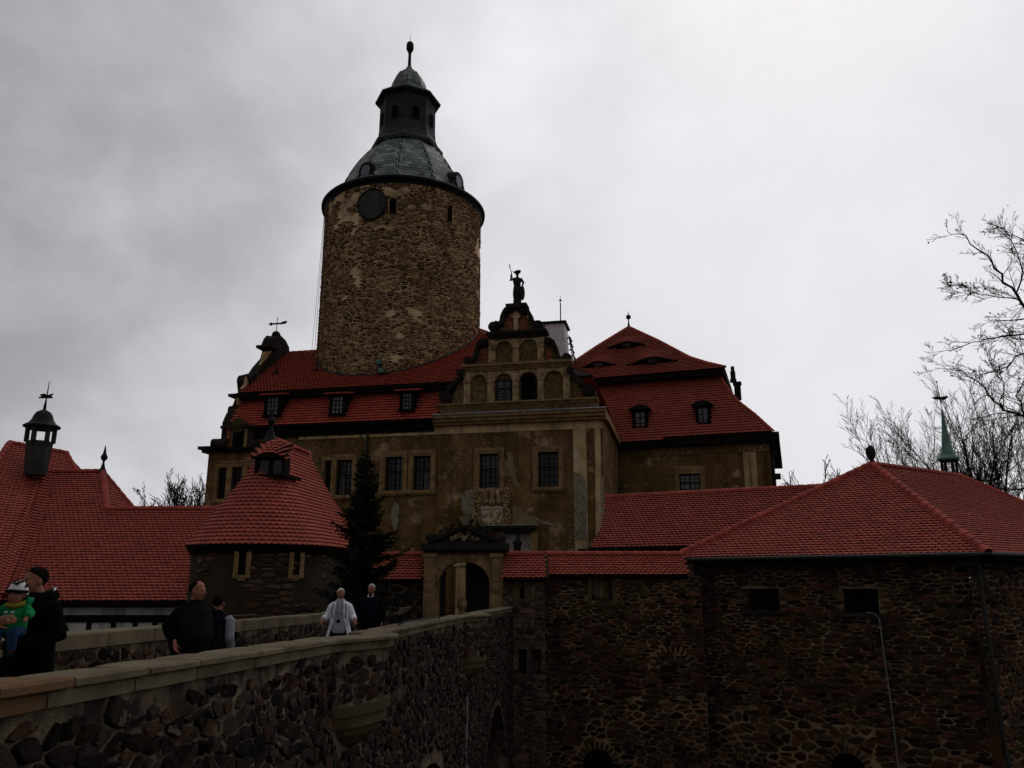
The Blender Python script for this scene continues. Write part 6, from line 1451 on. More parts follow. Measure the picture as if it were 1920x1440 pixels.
for a, b in zip(J3, J3[1:]): cop('coping_stone', a, b, lambda y: xfi(y)-.42, xfi, ZTP, .19, M_COPING)
# roadway
mb = MB()
for i in range(34):
    a = -3+i; b = a+1; mb.quad(V_(XE(a)+WO-1, a, GND(a)), V_(XE(a)-.3, a, GND(a)), V_(XE(b)-.3, b, GND(b)), V_(XE(b)+WO-1, b, GND(b)))
part('roadway', mb, M_COBBLE, br, fix=False)
mb = MB(); mb.quad(V_(-4.2, 29.9, GND(30)-.01), V_(.6, 29.9, GND(30)-.01), V_(.6, 38, GND(30)-.01), V_(-4.2, 38, GND(30)-.01)); part('path', mb, M_COBBLE, None, kind='structure', fix=False)
# small iron bars lying along the copings, lime run-off
mb = MB(); mb.tube([V_(XE(12.6)-.15, 12.6, ZTP(12.6)+.02), V_(XE(12.7)-.10, 12.7, ZTP(12.6)+.05), V_(XE(15.6)-.10, 15.6, ZTP(15.6)+.05), V_(XE(15.7)-.1, 15.7, ZTP(15.7)+.0)], .014, 6); part('iron_bar', mb, M_LEAD, br)
mb = MB(); mb.tube([V_(xfi(14.5)-.3, 14.5, ZTP(14.5)), V_(xfi(14.6)-.3, 14.6, ZTP(14.5)+.07), V_(xfi(16.5)-.3, 16.5, ZTP(16.5)+.06), V_(xfi(16.6)-.3, 16.6, ZTP(16.5))], .016, 6); part('iron_bar', mb, M_GUT, br)
mb = MB(); r_ = random.Random(3); P = []; z = -.9
while z > -5: P.append(V_(xf(18.9)+.03, 18.9+.04*r_.uniform(-1, 1), z)); z -= .14
mb.tube(P, [.018+.03*r_.random() for _ in P], 5); part('lime_deposit', mb, mat('lime_runoff', (.22, .21, .18), (.12, .11, .09), 9, .9, .5, 30), br)
# ================================================================== TREES
def grow(mb_big, mb_small, p, d, L, r, lvl, R, up=.15, wob=.22, kids=(7, 5, 4, 3), ang=(.5, 1.0), rmin=.008, shrink=.52, start=.25):
    n = max(3, int(5 if lvl < 2 else 3)); pts = [p.copy()]; dd = d.normalized(); st = L/n
    for i in range(n):
        dd = (dd+Vector((R.gauss(0, wob), R.gauss(0, wob), R.gauss(0, wob)+up))).normalized(); pts.append(pts[-1]+dd*st)
    rad_ = [max(rmin, r*(1-.75*i/n)) for i in range(n+1)]
    (mb_big if lvl == 0 else mb_small).tube(pts, rad_, 6 if lvl == 0 else (4 if lvl == 1 else 3), cap=False)
    limb(mb_big, mb_small, pts, rad_, L, lvl, R, up, wob, kids, ang, rmin, shrink, start)
def limb(mb_big, mb_small, pts, rad_, L, lvl, R, up, wob, kids, ang, rmin, shrink, start):
    if lvl >= len(kids): return
    n = len(pts)-1
    for kk in range(kids[lvl]):
        f = start+(1-start)*(kk+R.random())/kids[lvl]; x = f*n; i = min(int(x), n-1); q = pts[i].lerp(pts[i+1], x-i); t = (pts[i+1]-pts[i]).normalized()
        a = R.uniform(*ang); s = t.cross(Vector((R.gauss(0, 1), R.gauss(0, 1), R.gauss(0, 1)))).normalized()
        nd = t*cos(a)+s*sin(a)
        grow(mb_big, mb_small, q, nd, L*shrink*R.uniform(.6, 1.15)*(1.15-.55*f), max(rmin, rad_[i]*.55), lvl+1, R, up, wob, kids, ang, rmin, shrink, .15)
def leaves(mb, tips, R, n, s):
    for _ in range(n):
        p = R.choice(tips)+Vector((R.gauss(0, .12), R.gauss(0, .12), R.gauss(0, .12))); a = Vector((R.gauss(0, 1), R.gauss(0, 1), R.gauss(0, 1))).normalized(); b = a.cross(Vector((R.gauss(0, 1), R.gauss(0, 1), R.gauss(0, 1)))).normalized(); sz = s*R.uniform(.6, 1.3)
        mb.poly([p-a*sz, p+b*sz*.6, p+a*sz, p-b*sz*.6])
def bare_tree(label, base, H, r, seed, kids, group=None, ang=(.35, .75), up=.12, wob=.14, shrink=.6, rmin=.012, nleaf=0, stems=1, spread=.35, name='bare_tree', lean=(0, 0)):
    R = random.Random(seed); t = thing(name, label, 'tree', base, group); A = MB(); B = MB(); b = Vector(base)
    for s in range(stems):
        a = 2*pi*s/stems+R.uniform(-.4, .4); d = Vector((cos(a)*spread*(stems > 1)+lean[0], sin(a)*spread*(stems > 1)+lean[1], 1))
        grow(A, B, b+Vector((cos(a)*.1, sin(a)*.1, -.3)), d, H*R.uniform(.8, 1.0), r, 0, R, up, wob*.6, kids, ang, rmin, shrink, .22)
    part('trunk', A, M_BARK2, t, fix=False); part('branches', B, M_BARK2, t, kind='stuff', fix=False)
    if nleaf:
        C = MB(); leaves(C, B.v, R, nleaf, .10); part('leaves', C, M_LEAF, t, kind='stuff', fix=False)
    return t
# large tree whose limbs reach in from the right edge
R = random.Random(21); YT = 37.0; tb = at(2075, 1000, YT)
t = thing('bare_tree', 'big bare oak-like tree reaching in from the right edge of the sky', 'tree', (tb.x, tb.y, -1.5)); A = MB(); B = MB()
trunk = [Vector((tb.x, tb.y, -9)), at(2078, 1000, YT), at(2068, 800, YT), at(2060, 640, YT), at(2045, 500, YT), at(2050, 330, YT)]; A.tube(trunk, [.6, .5, .42, .34, .24, .1], 10, cap=False)
LM = [([(2055, 640), (1985, 610), (1935, 590), (1906, 552), (1875, 515), (1850, 480), (1805, 445), (1775, 432)], .16, 0), ([(2060, 700), (1990, 640), (1925, 626), (1875, 632), (1838, 638), (1788, 655), (1738, 662)], .11, .6),
      ([(2065, 760), (2000, 700), (1945, 655), (1905, 668), (1885, 690), (1830, 705), (1790, 695)], .10, -.5), ([(2068, 830), (2000, 800), (1925, 782), (1882, 767), (1858, 745), (1842, 722), (1803, 696), (1752, 690)], .13, .2),
      ([(1925, 782), (1908, 740), (1925, 700), (1915, 650), (1890, 620)], .07, .2), ([(1906, 552), (1920, 510), (1905, 470), (1890, 430), (1870, 425)], .07, 0), ([(2050, 560), (1990, 500), (1950, 470), (1900, 440), (1850, 433)], .12, -.8),
      ([(1850, 560), (1800, 548), (1775, 530)], .03, 0), ([(1906, 560), (1870, 558), (1820, 545), (1790, 530)], .05, 0), ([(2060, 600), (2000, 560), (1960, 530), (1930, 560), (1895, 600), (1850, 600)], .08, .9), ([(2070, 900), (1990, 915), (1900, 917), (1830, 915), (1790, 905)], .09, 2.0), ([(1882, 767), (1880, 720), (1860, 690), (1850, 660)], .05, .2)]
for pts_, r_, dy in LM:
    P = [at(x, y, YT+dy+R.uniform(-.3, .3)) for x, y in pts_]; n = len(P)-1; Q = []
    for i in range(n):
        for j in range(3): q = P[i].lerp(P[i+1], j/3); Q.append(q+Vector((R.gauss(0, .022), R.gauss(0, .1), R.gauss(0, .022))))
    Q.append(P[-1]); rd = [max(.011, .62*r_*(1-.88*i/(len(Q)-1))) for i in range(len(Q))]; A.tube(Q, rd, 6, cap=False)
    Ln = sum((Q[i+1]-Q[i]).length for i in range(len(Q)-1)); limb(A, B, Q, rd, min(Ln, 4.6)*.8, 0, R, .02, .13, (17, 6, 4), (.35, .85), .0075, .46, .10)
part('trunk', A, M_BARK, t, fix=False); part('branches', B, M_BARK, t, kind='stuff', fix=False); C = MB(); leaves(C, B.v, R, 220, .07); part('leaves', C, M_LEAF, t, kind='stuff', fix=False)
for i, (x, Y, yt, st, lb_) in enumerate(((1795, 52, 800, 4, 'bare bushy tree left of the green spire'), (1818, 50, 735, 5, 'tall bare many-stemmed tree right of the green spire'), (1905, 48, 745, 5, 'dense bare many-stemmed tree at the right edge behind the bastion roof'))):
    b = at(x+25, 1000, Y); H = at(x, yt, Y).z+.5; b.z = -.5
    bare_tree(lb_, b, H*.98, .10, 60+i, (19, 8, 5), 'bare trees behind the bastion', ang=(.3, .8), up=.09, wob=.15, shrink=.46, rmin=.010, stems=st, spread=.28 if i == 0 else .34, lean=(-.04 if i == 0 else 0, 0))
b = at(1545, 960, 60); b.z = 3; bare_tree('small bare treetop peeking over the lean-to roof ridge', b, at(1545, 890, 60).z-3, .08, 71, (7, 5, 3), rmin=.02, stems=3, spread=.3)
b = at(302, 1000, 58); b.z = -.5; bare_tree('slender young tree with a few last leaves behind the left roof', b, (at(302, 900, 58).z+.5)*1.02, .10, 81, (20, 5, 3), rmin=.018, nleaf=160, ang=(.5, .95), shrink=.28, up=.08)
for i, (x, Y, yt, lb_) in enumerate(((345, 62, 938, 'low bare crown right of the slender young tree'), (392, 64, 905, 'bare tree half hidden by the left corner of the castle wing'))):
    b = at(x, 1000, Y); b.z = -.5; bare_tree(lb_, b, (at(x, yt, Y).z+.5)*.98, .12, 90+i, (12, 6, 4), 'bare trees left of the castle wing', rmin=.02, nleaf=90 if i == 0 else 30, stems=3, spread=.25)
# ---- spruce
R = random.Random(5); sb = at(674, 1150, 26.2); ztop = at(668, 856, 26.2).z; z0s = -3.5
t = thing('spruce_tree', 'dark narrow spruce in front of the castle wing, left of the gateway', 'tree', (sb.x, sb.y, z0s)); A = MB(); Nd = MB(); Bq = MB()
A.tube([Vector((sb.x, sb.y, -9)), Vector((sb.x, sb.y, z0s)), Vector((sb.x, sb.y, ztop-1)), Vector((sb.x, sb.y, ztop))], [.2, .16, .05, .012], 8)
z = ztop-.15
while z > -1.8:
    d = ztop-z; L = min(1.55, .10+.30*d**.85)*(.65+.7*R.random()); nb = 3 if d < 1 else 6
    for i in range(nb):
        a = R.uniform(0, 2*pi); l = L*R.uniform(.5, 1.22); v = Vector((cos(a), sin(a), 0)); s = Vector((-sin(a), cos(a), 0)); P = []; dz0 = R.uniform(-.18, .30)
        for j in range(7): f = j/6; P.append(Vector((sb.x, sb.y, z+dz0*f))+v*l*f+Vector((0, 0, (-.30*f+.42*f*f*(1.0 if d > 1 else 1.8))*l+.1*f*l)))
        Bq.tube(P, [.018*(1-f/7)+.004 for f in range(7)], 3, cap=False)
        ns = int(6+l*14)
        for j in range(ns):
            f = (j+.6)/ns*6; q = P[min(int(f), 5)].lerp(P[min(int(f), 5)+1], f-int(f)) if f < 6 else P[6]; sl2 = (.10+.30*l*(1-f/6.6)*.7)*R.uniform(.6, 1.2)
            for sg in (-1, 1):
                e = q+s*sg*sl2+v*sl2*.7+Vector((0, 0, -.10*sl2+R.uniform(-.05, .03))); dr_ = (e-q)
                for m_ in range(max(2, int(sl2/.05))):
                    c_ = q+dr_*((m_+R.random())/max(2, int(sl2/.05))); w_ = dr_.normalized()
                    for _ in range(2):
                        o = Vector((R.gauss(0, 1), R.gauss(0, 1), R.gauss(0, .8))).normalized(); Nd.poly([c_-w_*.02, c_+w_*.075+o*.045, c_+w_*.03-o*.01])
                        Nd.poly([c_-w_*.03+o*.02, c_+w_*.06-o*.05, c_+w_*.09])
    z -= .07+.09*R.random()
part('trunk', A, M_BARK, t); part('branches', Bq, M_BARK, t, kind='stuff', fix=False); part('needles', Nd, M_NEEDLE, t, kind='stuff', fix=False)
# ================================================================== PEOPLE
def cloth(name, c, c2=None): return mat(name, c, c2 or tuple(v*.65 for v in c), 9, .92, .6, 16, bdist=.03, spec=.03)
C_OLIVE = cloth('olive_knit', (.0085, .008, .0055)); C_WHITE = cloth('white_coat_cloth', (.70, .72, .76), (.52, .54, .58)); C_GREY = cloth('grey_top_cloth', (.34, .35, .37)); C_GREEN = cloth('green_jacket_cloth', (.010, .18, .062))
C_SCARF = cloth('lime_scarf', (.18, .16, .02)); C_JEANS = cloth('blue_denim', (.018, .038, .085)); C_SLEEVE = cloth('light_grey_sleeve', (.22, .23, .25)); C_HAIRD = cloth('dark_hair', (.0075, .0052, .004)); C_HAIRB = cloth('brown_hair', (.025, .017, .012)); C_HAIRW = cloth('white_hair', (.42, .40, .36)); C_SHOE = cloth('black_leather', (.008, .008, .008))
C_HATW = mat('spotted_hat', (.50, .50, .49), (.44, .44, .43), 8, .9, .3, 30); C_LIP = cloth('lips', (.13, .035, .028)); C_EYE = mat('dark_eye', (.012, .009, .008), (.01, .008, .007), 5, .3)
M_STAT = mat('statue_stone', (.020, .020, .018), (.012, .012, .011), 4, .8, .4, 20)
class Fig:
    def __init__(s, P, yaw, H): s.P = Vector(P); s.M = Matrix.Rotation(radians(yaw), 3, 'Z'); s.k = H/1.78
    def __call__(s, x, y, z): return s.P+s.M @ Vector((x*s.k, y*s.k, z*s.k))
    def ell(s, mb, c, r, seg=12, rg=8, tilt=None):
        rx, ry, rz = r; R = []
        for i in range(rg+1):
            t = -pi/2+pi*i/rg; q = max(cos(t), .03); R.append([s(c[0]+rx*q*cos(2*pi*j/seg), c[1]+ry*q*sin(2*pi*j/seg), c[2]+rz*sin(t)) for j in range(seg)])
        mb.rings(R)
    def loft(s, mb, L, seg=16, arc=None, gap=0):  # L: list of (cx,cy,z,rx,ry)
        R = []
        for cx, cy, z, rx, ry in L:
            if gap: R.append([s(cx+rx*cos(-pi/2+g), cy+ry*sin(-pi/2+g), z) for g in [gap+(2*pi-2*gap)*j/(seg-1) for j in range(seg)]])
            else: R.append([s(cx+rx*cos(2*pi*j/seg), cy+ry*sin(2*pi*j/seg), z) for j in range(seg)])
        mb.rings(R, close=not gap, cap0=not gap, cap1=not gap)
    def tube(s, mb, pts, r, seg=10): mb.tube([s(*p) for p in pts], [q*s.k for q in r] if not isinstance(r, (int, float)) else r*s.k, seg)
def remesh(o, vox, sm=3):
    m = o.modifiers.new('remesh', 'REMESH'); m.mode = 'VOXEL'; m.voxel_size = vox; m.use_smooth_shade = True
    q = o.modifiers.new('smooth', 'SMOOTH'); q.factor = .5; q.iterations = sm
def hand(F, mb, w, d, side, curl=.5, sc=1.0, palm_n=None):
    """w wrist point, d direction of the hand (local), side +1/-1 thumb side; five separate fingers"""
    d = Vector(d).normalized(); n = Vector(palm_n or (0, -1, 0)); a = d.cross(n).normalized()*side; n = a.cross(d).normalized()*side
    w = Vector(w); T = lambda p: F(*p)
    R = []
    for f, ww, th in ((-.02, .024, .020), (.02, .034, .017), (.055, .042, .016), (.09, .042, .014)): R.append([T(w+d*f*sc+a*ww*sc*cos(t)+n*th*sc*sin(t)) for t in [2*pi*j/10 for j in range(10)]])
    mb.rings(R)
    for i, (off, L) in enumerate(((.031, .070), (.011, .080), (-.010, .074), (-.031, .058))):
        p = w+d*.085*sc+a*off*sc; pts = [p]; dd = d.copy()
        for q in range(3): c_ = curl*(.7+.25*i*.3); dd = (dd*cos(c_)+n*sin(c_)).normalized() if q or True else dd; pts.append(pts[-1]+dd*L*sc*(.42, .33, .25)[q])
        mb.tube([T(q) for q in pts], [.0088*sc*F.k, .0085*sc*F.k, .008*sc*F.k, .0065*sc*F.k], 7)
    p = w+d*.025*sc+a*.030*sc; dd = (d*.7+a*.75+n*.15).normalized(); pts = [p, p+dd*.035*sc]; dd = (d*.9+a*.3+n*.35).normalized(); pts += [pts[-1]+dd*.030*sc, pts[-1]+dd*.052*sc]
    mb.tube([T(q) for q in pts], [.013*sc*F.k, .011*sc*F.k, .0095*sc*F.k, .007*sc*F.k], 7)
def head(F, mb, hc, turn=0, sc=1.0, fat=1.0):
    """head shape facing local -y, turned by 'turn' degrees about z; returns a local mapper"""
    Rz = Matrix.Rotation(radians(turn), 3, 'Z'); hc = Vector(hc)
    def H(x, y, z): v = Rz @ Vector((x*sc, y*sc, z*sc)); return (hc.x+v.x, hc.y+v.y, hc.z+v.z)
    def E(c, r):
        R = []
        for i in range(9):
            t = -pi/2+pi*i/8; q = max(cos(t), .03); R.append([F(*H(c[0]+r[0]*q*cos(2*pi*j/12), c[1]+r[1]*q*sin(2*pi*j/12), c[2]+r[2]*sin(t))) for j in range(12)])
        mb.rings(R)
    E((0, .012, .035), (.074, .093, .085)); E((0, -.012, -.02), (.062*fat, .076, .088)); E((0, -.030, -.072), (.040*fat, .045, .038)); E((0, -.062, .022), (.052, .026, .012))
    mb.tube([F(*H(0, -.080, .012)), F(*H(0, -.098, -.022)), F(*H(0, -.090, -.034))], [.009*sc*F.k, .014*sc*F.k, .012*sc*F.k], 8)
    E((0, -.080, -.058), (.024, .010, .012)); E((-.076, .012, -.008), (.010, .020, .032)); E((.076, .012, -.008), (.010, .020, .032))
    E((-.036, -.062, -.022), (.020, .018, .018)); E((.036, -.062, -.022), (.020, .018, .018))
    return H
def face_bits(F, H, par):
    for sx in (-1, 1):
        mb = MB(); mb.rings([[F(*H(sx*.030+.013*cos(2*pi*j/8)*q, -.083, .004+.0055*sin(2*pi*j/8)*q)) for j in range(8)] for q in (1, )]+[[F(*H(sx*.030+.008*cos(2*pi*j/8), -.091, .004+.003*sin(2*pi*j/8))) for j in range(8)]]); part('eye', mb, C_EYE, par)
    mb = MB(); mb.tube([F(*H(-.022, -.084, -.058)), F(*H(0, -.093, -.056)), F(*H(.022, -.084, -.058))], [.003*F.k, .006*F.k, .003*F.k], 6); part('mouth', mb, C_LIP, par)
def hair(F, H, par, m, kind='short', sc=1.0):
    mb = MB(); R = []
    for i in range(9):
        t = i/8*2.5; r_ = []
        for j in range(20):
            a = 2*pi*j/20; fr_ = max(0, -sin(a)); lim = (1-(.76 if kind == 'bald' else .60)*fr_**.8)*(1-.30*abs(cos(a))**3); tt = t*lim*(1.0 if kind != 'bald' else .92)+( .55*fr_ if kind == 'bald' else 0)*(0)
            r_.append(F(*H(.083*sin(tt)*cos(a), .018+.098*sin(tt)*sin(a)+( .03*fr_ if kind == 'bald' else 0), .034+.093*cos(tt))))
        R.append(r_)
    mb.rings(R, cap0=True, cap1=True); o = part('hair', mb, m, par); remesh(o, .006*F.k, 1); return o
def body(F, name_par, arms, skin=M_SKIN, turn=0, vox=.012, headz=1.655, hx=0, hy=-.01, stance=.10, step=0, fat=1.0, hsc=1.0):
    mb = MB()
    F.loft(mb, [(0, 0, .86, .15, .10), (0, 0, .96, .165, .11), (0, 0, 1.1, .14, .095), (0, 0, 1.28, .165, .105), (0, 0, 1.42, .17, .09), (0, 0, 1.49, .08, .06)])
    F.tube(mb, [(0, .015, 1.42), (0, .01, 1.52), (hx, hy+.01, headz-.05)], [.075, .064, .058])
    for s in (-1, 1):
        F.tube(mb, [(s*.09, 0, .92), (s*.10, -.01+s*step*.4, .50), (s*stance, .02+s*step, .09)], [.085, .055, .038]); F.ell(mb, (s*stance, -.05+s*step, .035), (.045, .12, .035))
    for s, (el, wr_, cu, hd, pn) in zip((-1, 1), arms):
        F.tube(mb, [(s*.165, 0, 1.43), el, wr_], [.055, .040, .026]); hand(F, mb, wr_, hd, s, cu, 1.0, pn)
    H = head(F, mb, (hx, hy, headz), turn, hsc, fat)
    o = part('body', mb, skin, name_par); remesh(o, vox*.62, 2); face_bits(F, H, name_par); return H
def trousers(F, par, m, stance=.10, step=0, top=1.02, fat=1.0, vox=.016):
    mb = MB(); F.loft(mb, [(0, 0, .82, .165*fat, .12*fat), (0, 0, .92, .18*fat, .13*fat), (0, 0, top, .165*fat, .12*fat)])
    for s in (-1, 1): F.tube(mb, [(s*.092, 0, .90), (s*.10, -.01+s*step*.4, .50), (s*stance, .02+s*step, .07)], [.105*fat, .078*fat, .066*fat])
    o = part('trousers', mb, m, par); remesh(o, vox*F.k, 2)
    for s in (-1, 1): mb = MB(); F.ell(mb, (s*stance, -.05+s*step, .05), (.055, .14, .05)); F.tube(mb, [(s*stance, .02+s*step, .05), (s*stance, .02+s*step, .12)], [.055, .05]); part('shoe', mb, C_SHOE, par, smooth=True)
def jacket(F, par, m, arms, lo=.80, fat=1.0, open_=0, vox=.016, belly=0, sleeves=True, name='jacket', sm=m if False else None, shoulder=1.0, collar=True):
    mb = MB()
    F.loft(mb, [(0, -belly*.3, lo, .19*fat, .145*fat), (0, -belly*.8, lo+.12, .20*fat, .15*fat+belly*.5), (0, -belly, 1.12, .19*fat, .14*fat+belly), (0, -belly*.4, 1.3, .205*fat*shoulder, .142*fat), (0, 0, 1.42, .20*fat*shoulder, .12*fat), (0, .0, 1.49, .12, .09), (0, .005, 1.54, .08, .08)], 20)
    if collar: F.tube(mb, [(-.09, .03, 1.5), (-.07, -.06, 1.48), (0, -.09, 1.45)], [.035, .03, .02]); F.tube(mb, [(.09, .03, 1.5), (.07, -.06, 1.48), (0, -.09, 1.45)], [.035, .03, .02]); F.tube(mb, [(-.09, .03, 1.51), (0, .075, 1.53), (.09, .03, 1.51)], [.035, .035, .035])
    if sleeves:
        for s, (el, wr_, *_r) in zip((-1, 1), arms):
            v = Vector(wr_)-Vector(el); e2 = Vector(el)+v*.93; F.tube(mb, [(s*.15, 0, 1.44), (s*.185, 0, 1.40), el, tuple(Vector(el)+v*.3), tuple(e2)], [.07, .082, .064, .060, .046])
    o = part(name, mb, m, par); remesh(o, vox*F.k, 2); return o
def panel(F, par, name, pts, m, th=.012):         # cloth strip from local outline points, thickened along y
    mb = MB(); A = [F(*p) for p in pts]; B = [F(p[0], p[1]+th, p[2]) for p in pts]; mb.prism_pts(A, B); return part(name, mb, m, par)
def place(px, py, Y): p = at(px, py, Y); g = GND(Y); return Vector((p.x, p.y, g)), p.z-g
HD = (0, 0, -1)
# -- 1 man with the baby
P, Hh = place(77, 1059, 7.7); F = Fig(P, -14, Hh)
m1 = thing('person', 'dark-haired man in a black hooded jacket holding a baby in green', 'person', P)
arms = (((-.16, -.28, 1.16), (.10, -.49, 1.315), .35, (.95, .20, .10), (0, .9, 0)), ((.32, -.02, 1.16), (.04, -.38, 1.10), .5, (-1, -.1, 0), (0, .5, .8)))
H = body(F, m1, arms, M_SKIN, turn=-24, headz=1.640, hx=-.01, hy=-.035, fat=1.08)
hair(F, H, m1, C_HAIRD); trousers(F, m1, M_BLACKF, fat=1.1)
jk = jacket(F, m1, M_BLACKF, arms, lo=.74, fat=1.18, shoulder=1.08)
mb = MB(); F.tube(mb, [(-.10, .0, 1.47), (-.09, .08, 1.49), (.0, .12, 1.50), (.09, .09, 1.51), (.12, .01, 1.50), (.08, -.07, 1.46)], [.035, .05, .06, .06, .05, .03]); hd_ = part('hood', mb, M_BLACKF, m1); remesh(hd_, .014, 2)
mb = MB(); F.tube(mb, [(.06, .12, 1.575), (.115, .085, 1.575), (.15, .03, 1.555)], .007, 6); part('hood_lining', mb, C_WHITE, m1)
for pp in ([(-.03, -.12, 1.47), (.03, -.165, 1.42), (.015, -.20, 1.33)], [(.07, -.10, 1.49), (.0, -.15, 1.45), (-.05, -.17, 1.43)]): mb = MB(); F.tube(mb, pp, .005, 6); part('drawstring', mb, C_WHITE, m1)
mb = MB(); q = Vector((.10, -.49, 1.315))+Vector((.96, .2, .06)).normalized()*.12; F.tube(mb, [(q.x, q.y-.026, q.z+.012), (q.x+.004, q.y-.027, q.z-.008)], .006, 6); part('ring', mb, mat('gold', (.5, .4, .22), (.45, .36, .2), 5, .3, metallic=.8), m1)
# -- 2 baby on his arm
pb = at(38, 1091, 7.36); F = Fig((pb.x, pb.y, pb.z-.635), 4, 1.78); BH = .635
by = thing('person', 'baby in a green jacket and white hat with dark spots, carried by the man', 'person', (pb.x, pb.y, pb.z-.635))
mb = MB(); hz = BH-.105
F.loft(mb, [(0, 0, .20, .085, .08), (0, 0, .30, .088, .08), (0, 0, .40, .08, .07), (0, 0, .455, .04, .04)]); F.tube(mb, [(0, 0, .42), (0, -.0, hz-.03)], [.035, .035])
for s in (-1, 1):
    F.tube(mb, [(s*.045, 0, .22), (s*.066, -.13, .19), (s*.068, -.12, .05)], [.045, .038, .028]); F.tube(mb, [(s*.08, 0, .41), (s*.14, -.04, .36), (s*.15, -.11, .33)], [.03, .027, .02]); hand(F, mb, (s*.15, -.11, .33), (s*.3, -.8, -.3), -s, .6, .42, (0, 0, -1))
Hb = head(F, mb, (0, -.02, hz), -6, .82, 1.12); ob = part('body', mb, M_SKINR, by); remesh(ob, .006, 2); face_bits(F, Hb, by)
mb = MB(); F.loft(mb, [(0, 0, .19, .10, .095), (0, 0, .30, .105, .10), (0, 0, .40, .098, .085), (0, 0, .455, .055, .055)])
for s in (-1, 1): F.tube(mb, [(s*.07, 0, .42), (s*.145, -.04, .36), (s*.155, -.11, .335)], [.044, .042, .036])
F.tube(mb, [(-.08, .04, .46), (0, .08, .48), (.085, .04, .47), (.10, -.02, .45)], [.03, .035, .035, .02]); o = part('jacket', mb, C_GREEN, by); remesh(o, .008, 2)
mb = MB(); F.tube(mb, [(-.06, .03, .455), (-.062, -.04, .44), (-.02, -.085, .43), (.04, -.085, .43), (.068, -.04, .445), (.055, .03, .46)], .022, 8); part('scarf', mb, C_SCARF, by, smooth=True)
mb = MB()
for s in (-1, 1): F.tube(mb, [(s*.05, 0, .22), (s*.066, -.14, .195), (s*.068, -.125, .06)], [.060, .048, .038])
F.ell(mb, (0, 0, .2), (.10, .09, .06)); o = part('trousers', mb, C_JEANS, by); remesh(o, .008, 2)
for s in (-1, 1): mb = MB(); F.ell(mb, (s*.068, -.155, .02), (.032, .065, .028)); part('shoe', mb, C_SHOE, by, smooth=True)
mb = MB(); R_ = []
for i in range(8):
    t = i/7*1.62; R_.append([F(*Hb(.098*sin(t)*cos(2*pi*j/20), .012+.112*sin(t)*sin(2*pi*j/20), .026+.122*cos(t)-(.0 if sin(2*pi*j/20) < 0 else .02)*t)) for j in range(20)])
mb.rings(R_); ht = part('hat', mb, C_HATW, by, smooth=True)
mb = MB(); F_ = F
mb.tube([F(*Hb(.101*cos(a), .012+.116*sin(a), .036-.012*abs(cos(a)))) for a in [pi+pi*j/12 for j in range(13)]], .015, 6); part('hat_band', mb, C_HAIRD, ht)
for az, el, r in ((-1.2, .75, .020), (-2.0, .95, .022), (-.6, 1.0, .018), (-1.55, 1.25, .016), (-2.6, .6, .018), (-.1, .5, .018)):
    mb = MB(); c_ = (.099*cos(el)*cos(az), .012+.113*cos(el)*sin(az), .026+.123*sin(el)); n_ = Vector((c_[0], c_[1]-.012, c_[2]-.03)).normalized(); a_ = n_.orthogonal().normalized(); b_ = n_.cross(a_)
    mb.poly([F(*Hb(*(Vector(c_)+n_*.004+(a_*cos(q)*1.3+b_*sin(q))*r*1.15*(1+.25*sin(3*q))))) for q in [2*pi*j/12 for j in range(12)]]); part('spot', mb, C_HAIRD, ht, fix=False)
mb = MB()
for x in (-.03, .025): mb.tube([F(x-.012, -.104, .375), F(x+.012, -.105, .38)], .009, 6)
part('chest_print', mb, C_HATW, by)
for i in range(4): mb = MB(); mb.tube([F(-.03+.016*i, -.106, .352), F(-.024+.016*i, -.106, .350)], .004, 4); part('chest_print', mb, C_HATW, by)
# -- 3 balding man in a dark open jacket
P, Hh = place(372, 1086, 10.0); F = Fig(P, 38, Hh)
m3 = thing('person', 'balding man in a black open jacket and olive jumper, looking to the right', 'person', P)
arms = (((-.31, .02, 1.22), (-.26, -.18, 1.07), .55, (.12, -.25, -1), (.6, -.6, 0)), ((.28, .06, 1.14), (.26, -.04, .9), .5, (0, -.1, -1), (-1, 0, 0)))
H = body(F, m3, arms, M_SKINR, turn=42, headz=1.638, hy=-.03, fat=1.12)
hair(F, H, m3, C_HAIRD, 'bald'); trousers(F, m3, M_BLACKF, fat=1.15)
jacket(F, m3, C_OLIVE, arms, lo=.86, fat=1.06, belly=.06, sleeves=False, name='jumper', collar=False)
jacket_ = MB()
L = [(0, -.0, .76, .25, .20), (0, -.03, .95, .25, .22), (0, -.03, 1.12, .235, .21), (0, -.0, 1.3, .225, .165), (0, 0, 1.42, .205, .125), (0, .0, 1.50, .11, .09)]
def openshell(F, L, gap, m, par, arms, name='jacket', th=.03, sr=(.085, .072, .062)):
    mb = MB(); R = []
    for i, (cx, cy, z, rx, ry) in enumerate(L):
        g = gap[i] if isinstance(gap, (list, tuple)) else gap; out_ = [(-pi/2+g+(2*pi-2*g)*j/22) for j in range(23)]
        R.append([F(cx+rx*cos(a), cy+ry*sin(a), z) for a in out_]+[F(cx+(rx-th)*cos(a), cy+(ry-th)*sin(a), z) for a in out_[::-1]])
    mb.rings(R)
    for s, (el, wr_, *_r) in zip((-1, 1), arms):
        v = Vector(wr_)-Vector(el); F.tube(mb, [(s*.12, 0, 1.44), (s*.178, 0, 1.385), el, tuple(Vector(el)+v*.3), tuple(Vector(el)+v*.93)], [.06, sr[0], sr[1], sr[1]*.93, sr[2]])
    o = part(name, mb, m, par); remesh(o, .014, 2); return o
openshell(F, L, (.75, .8, .7, .5, .4, .6), M_BLACKF, m3, arms)
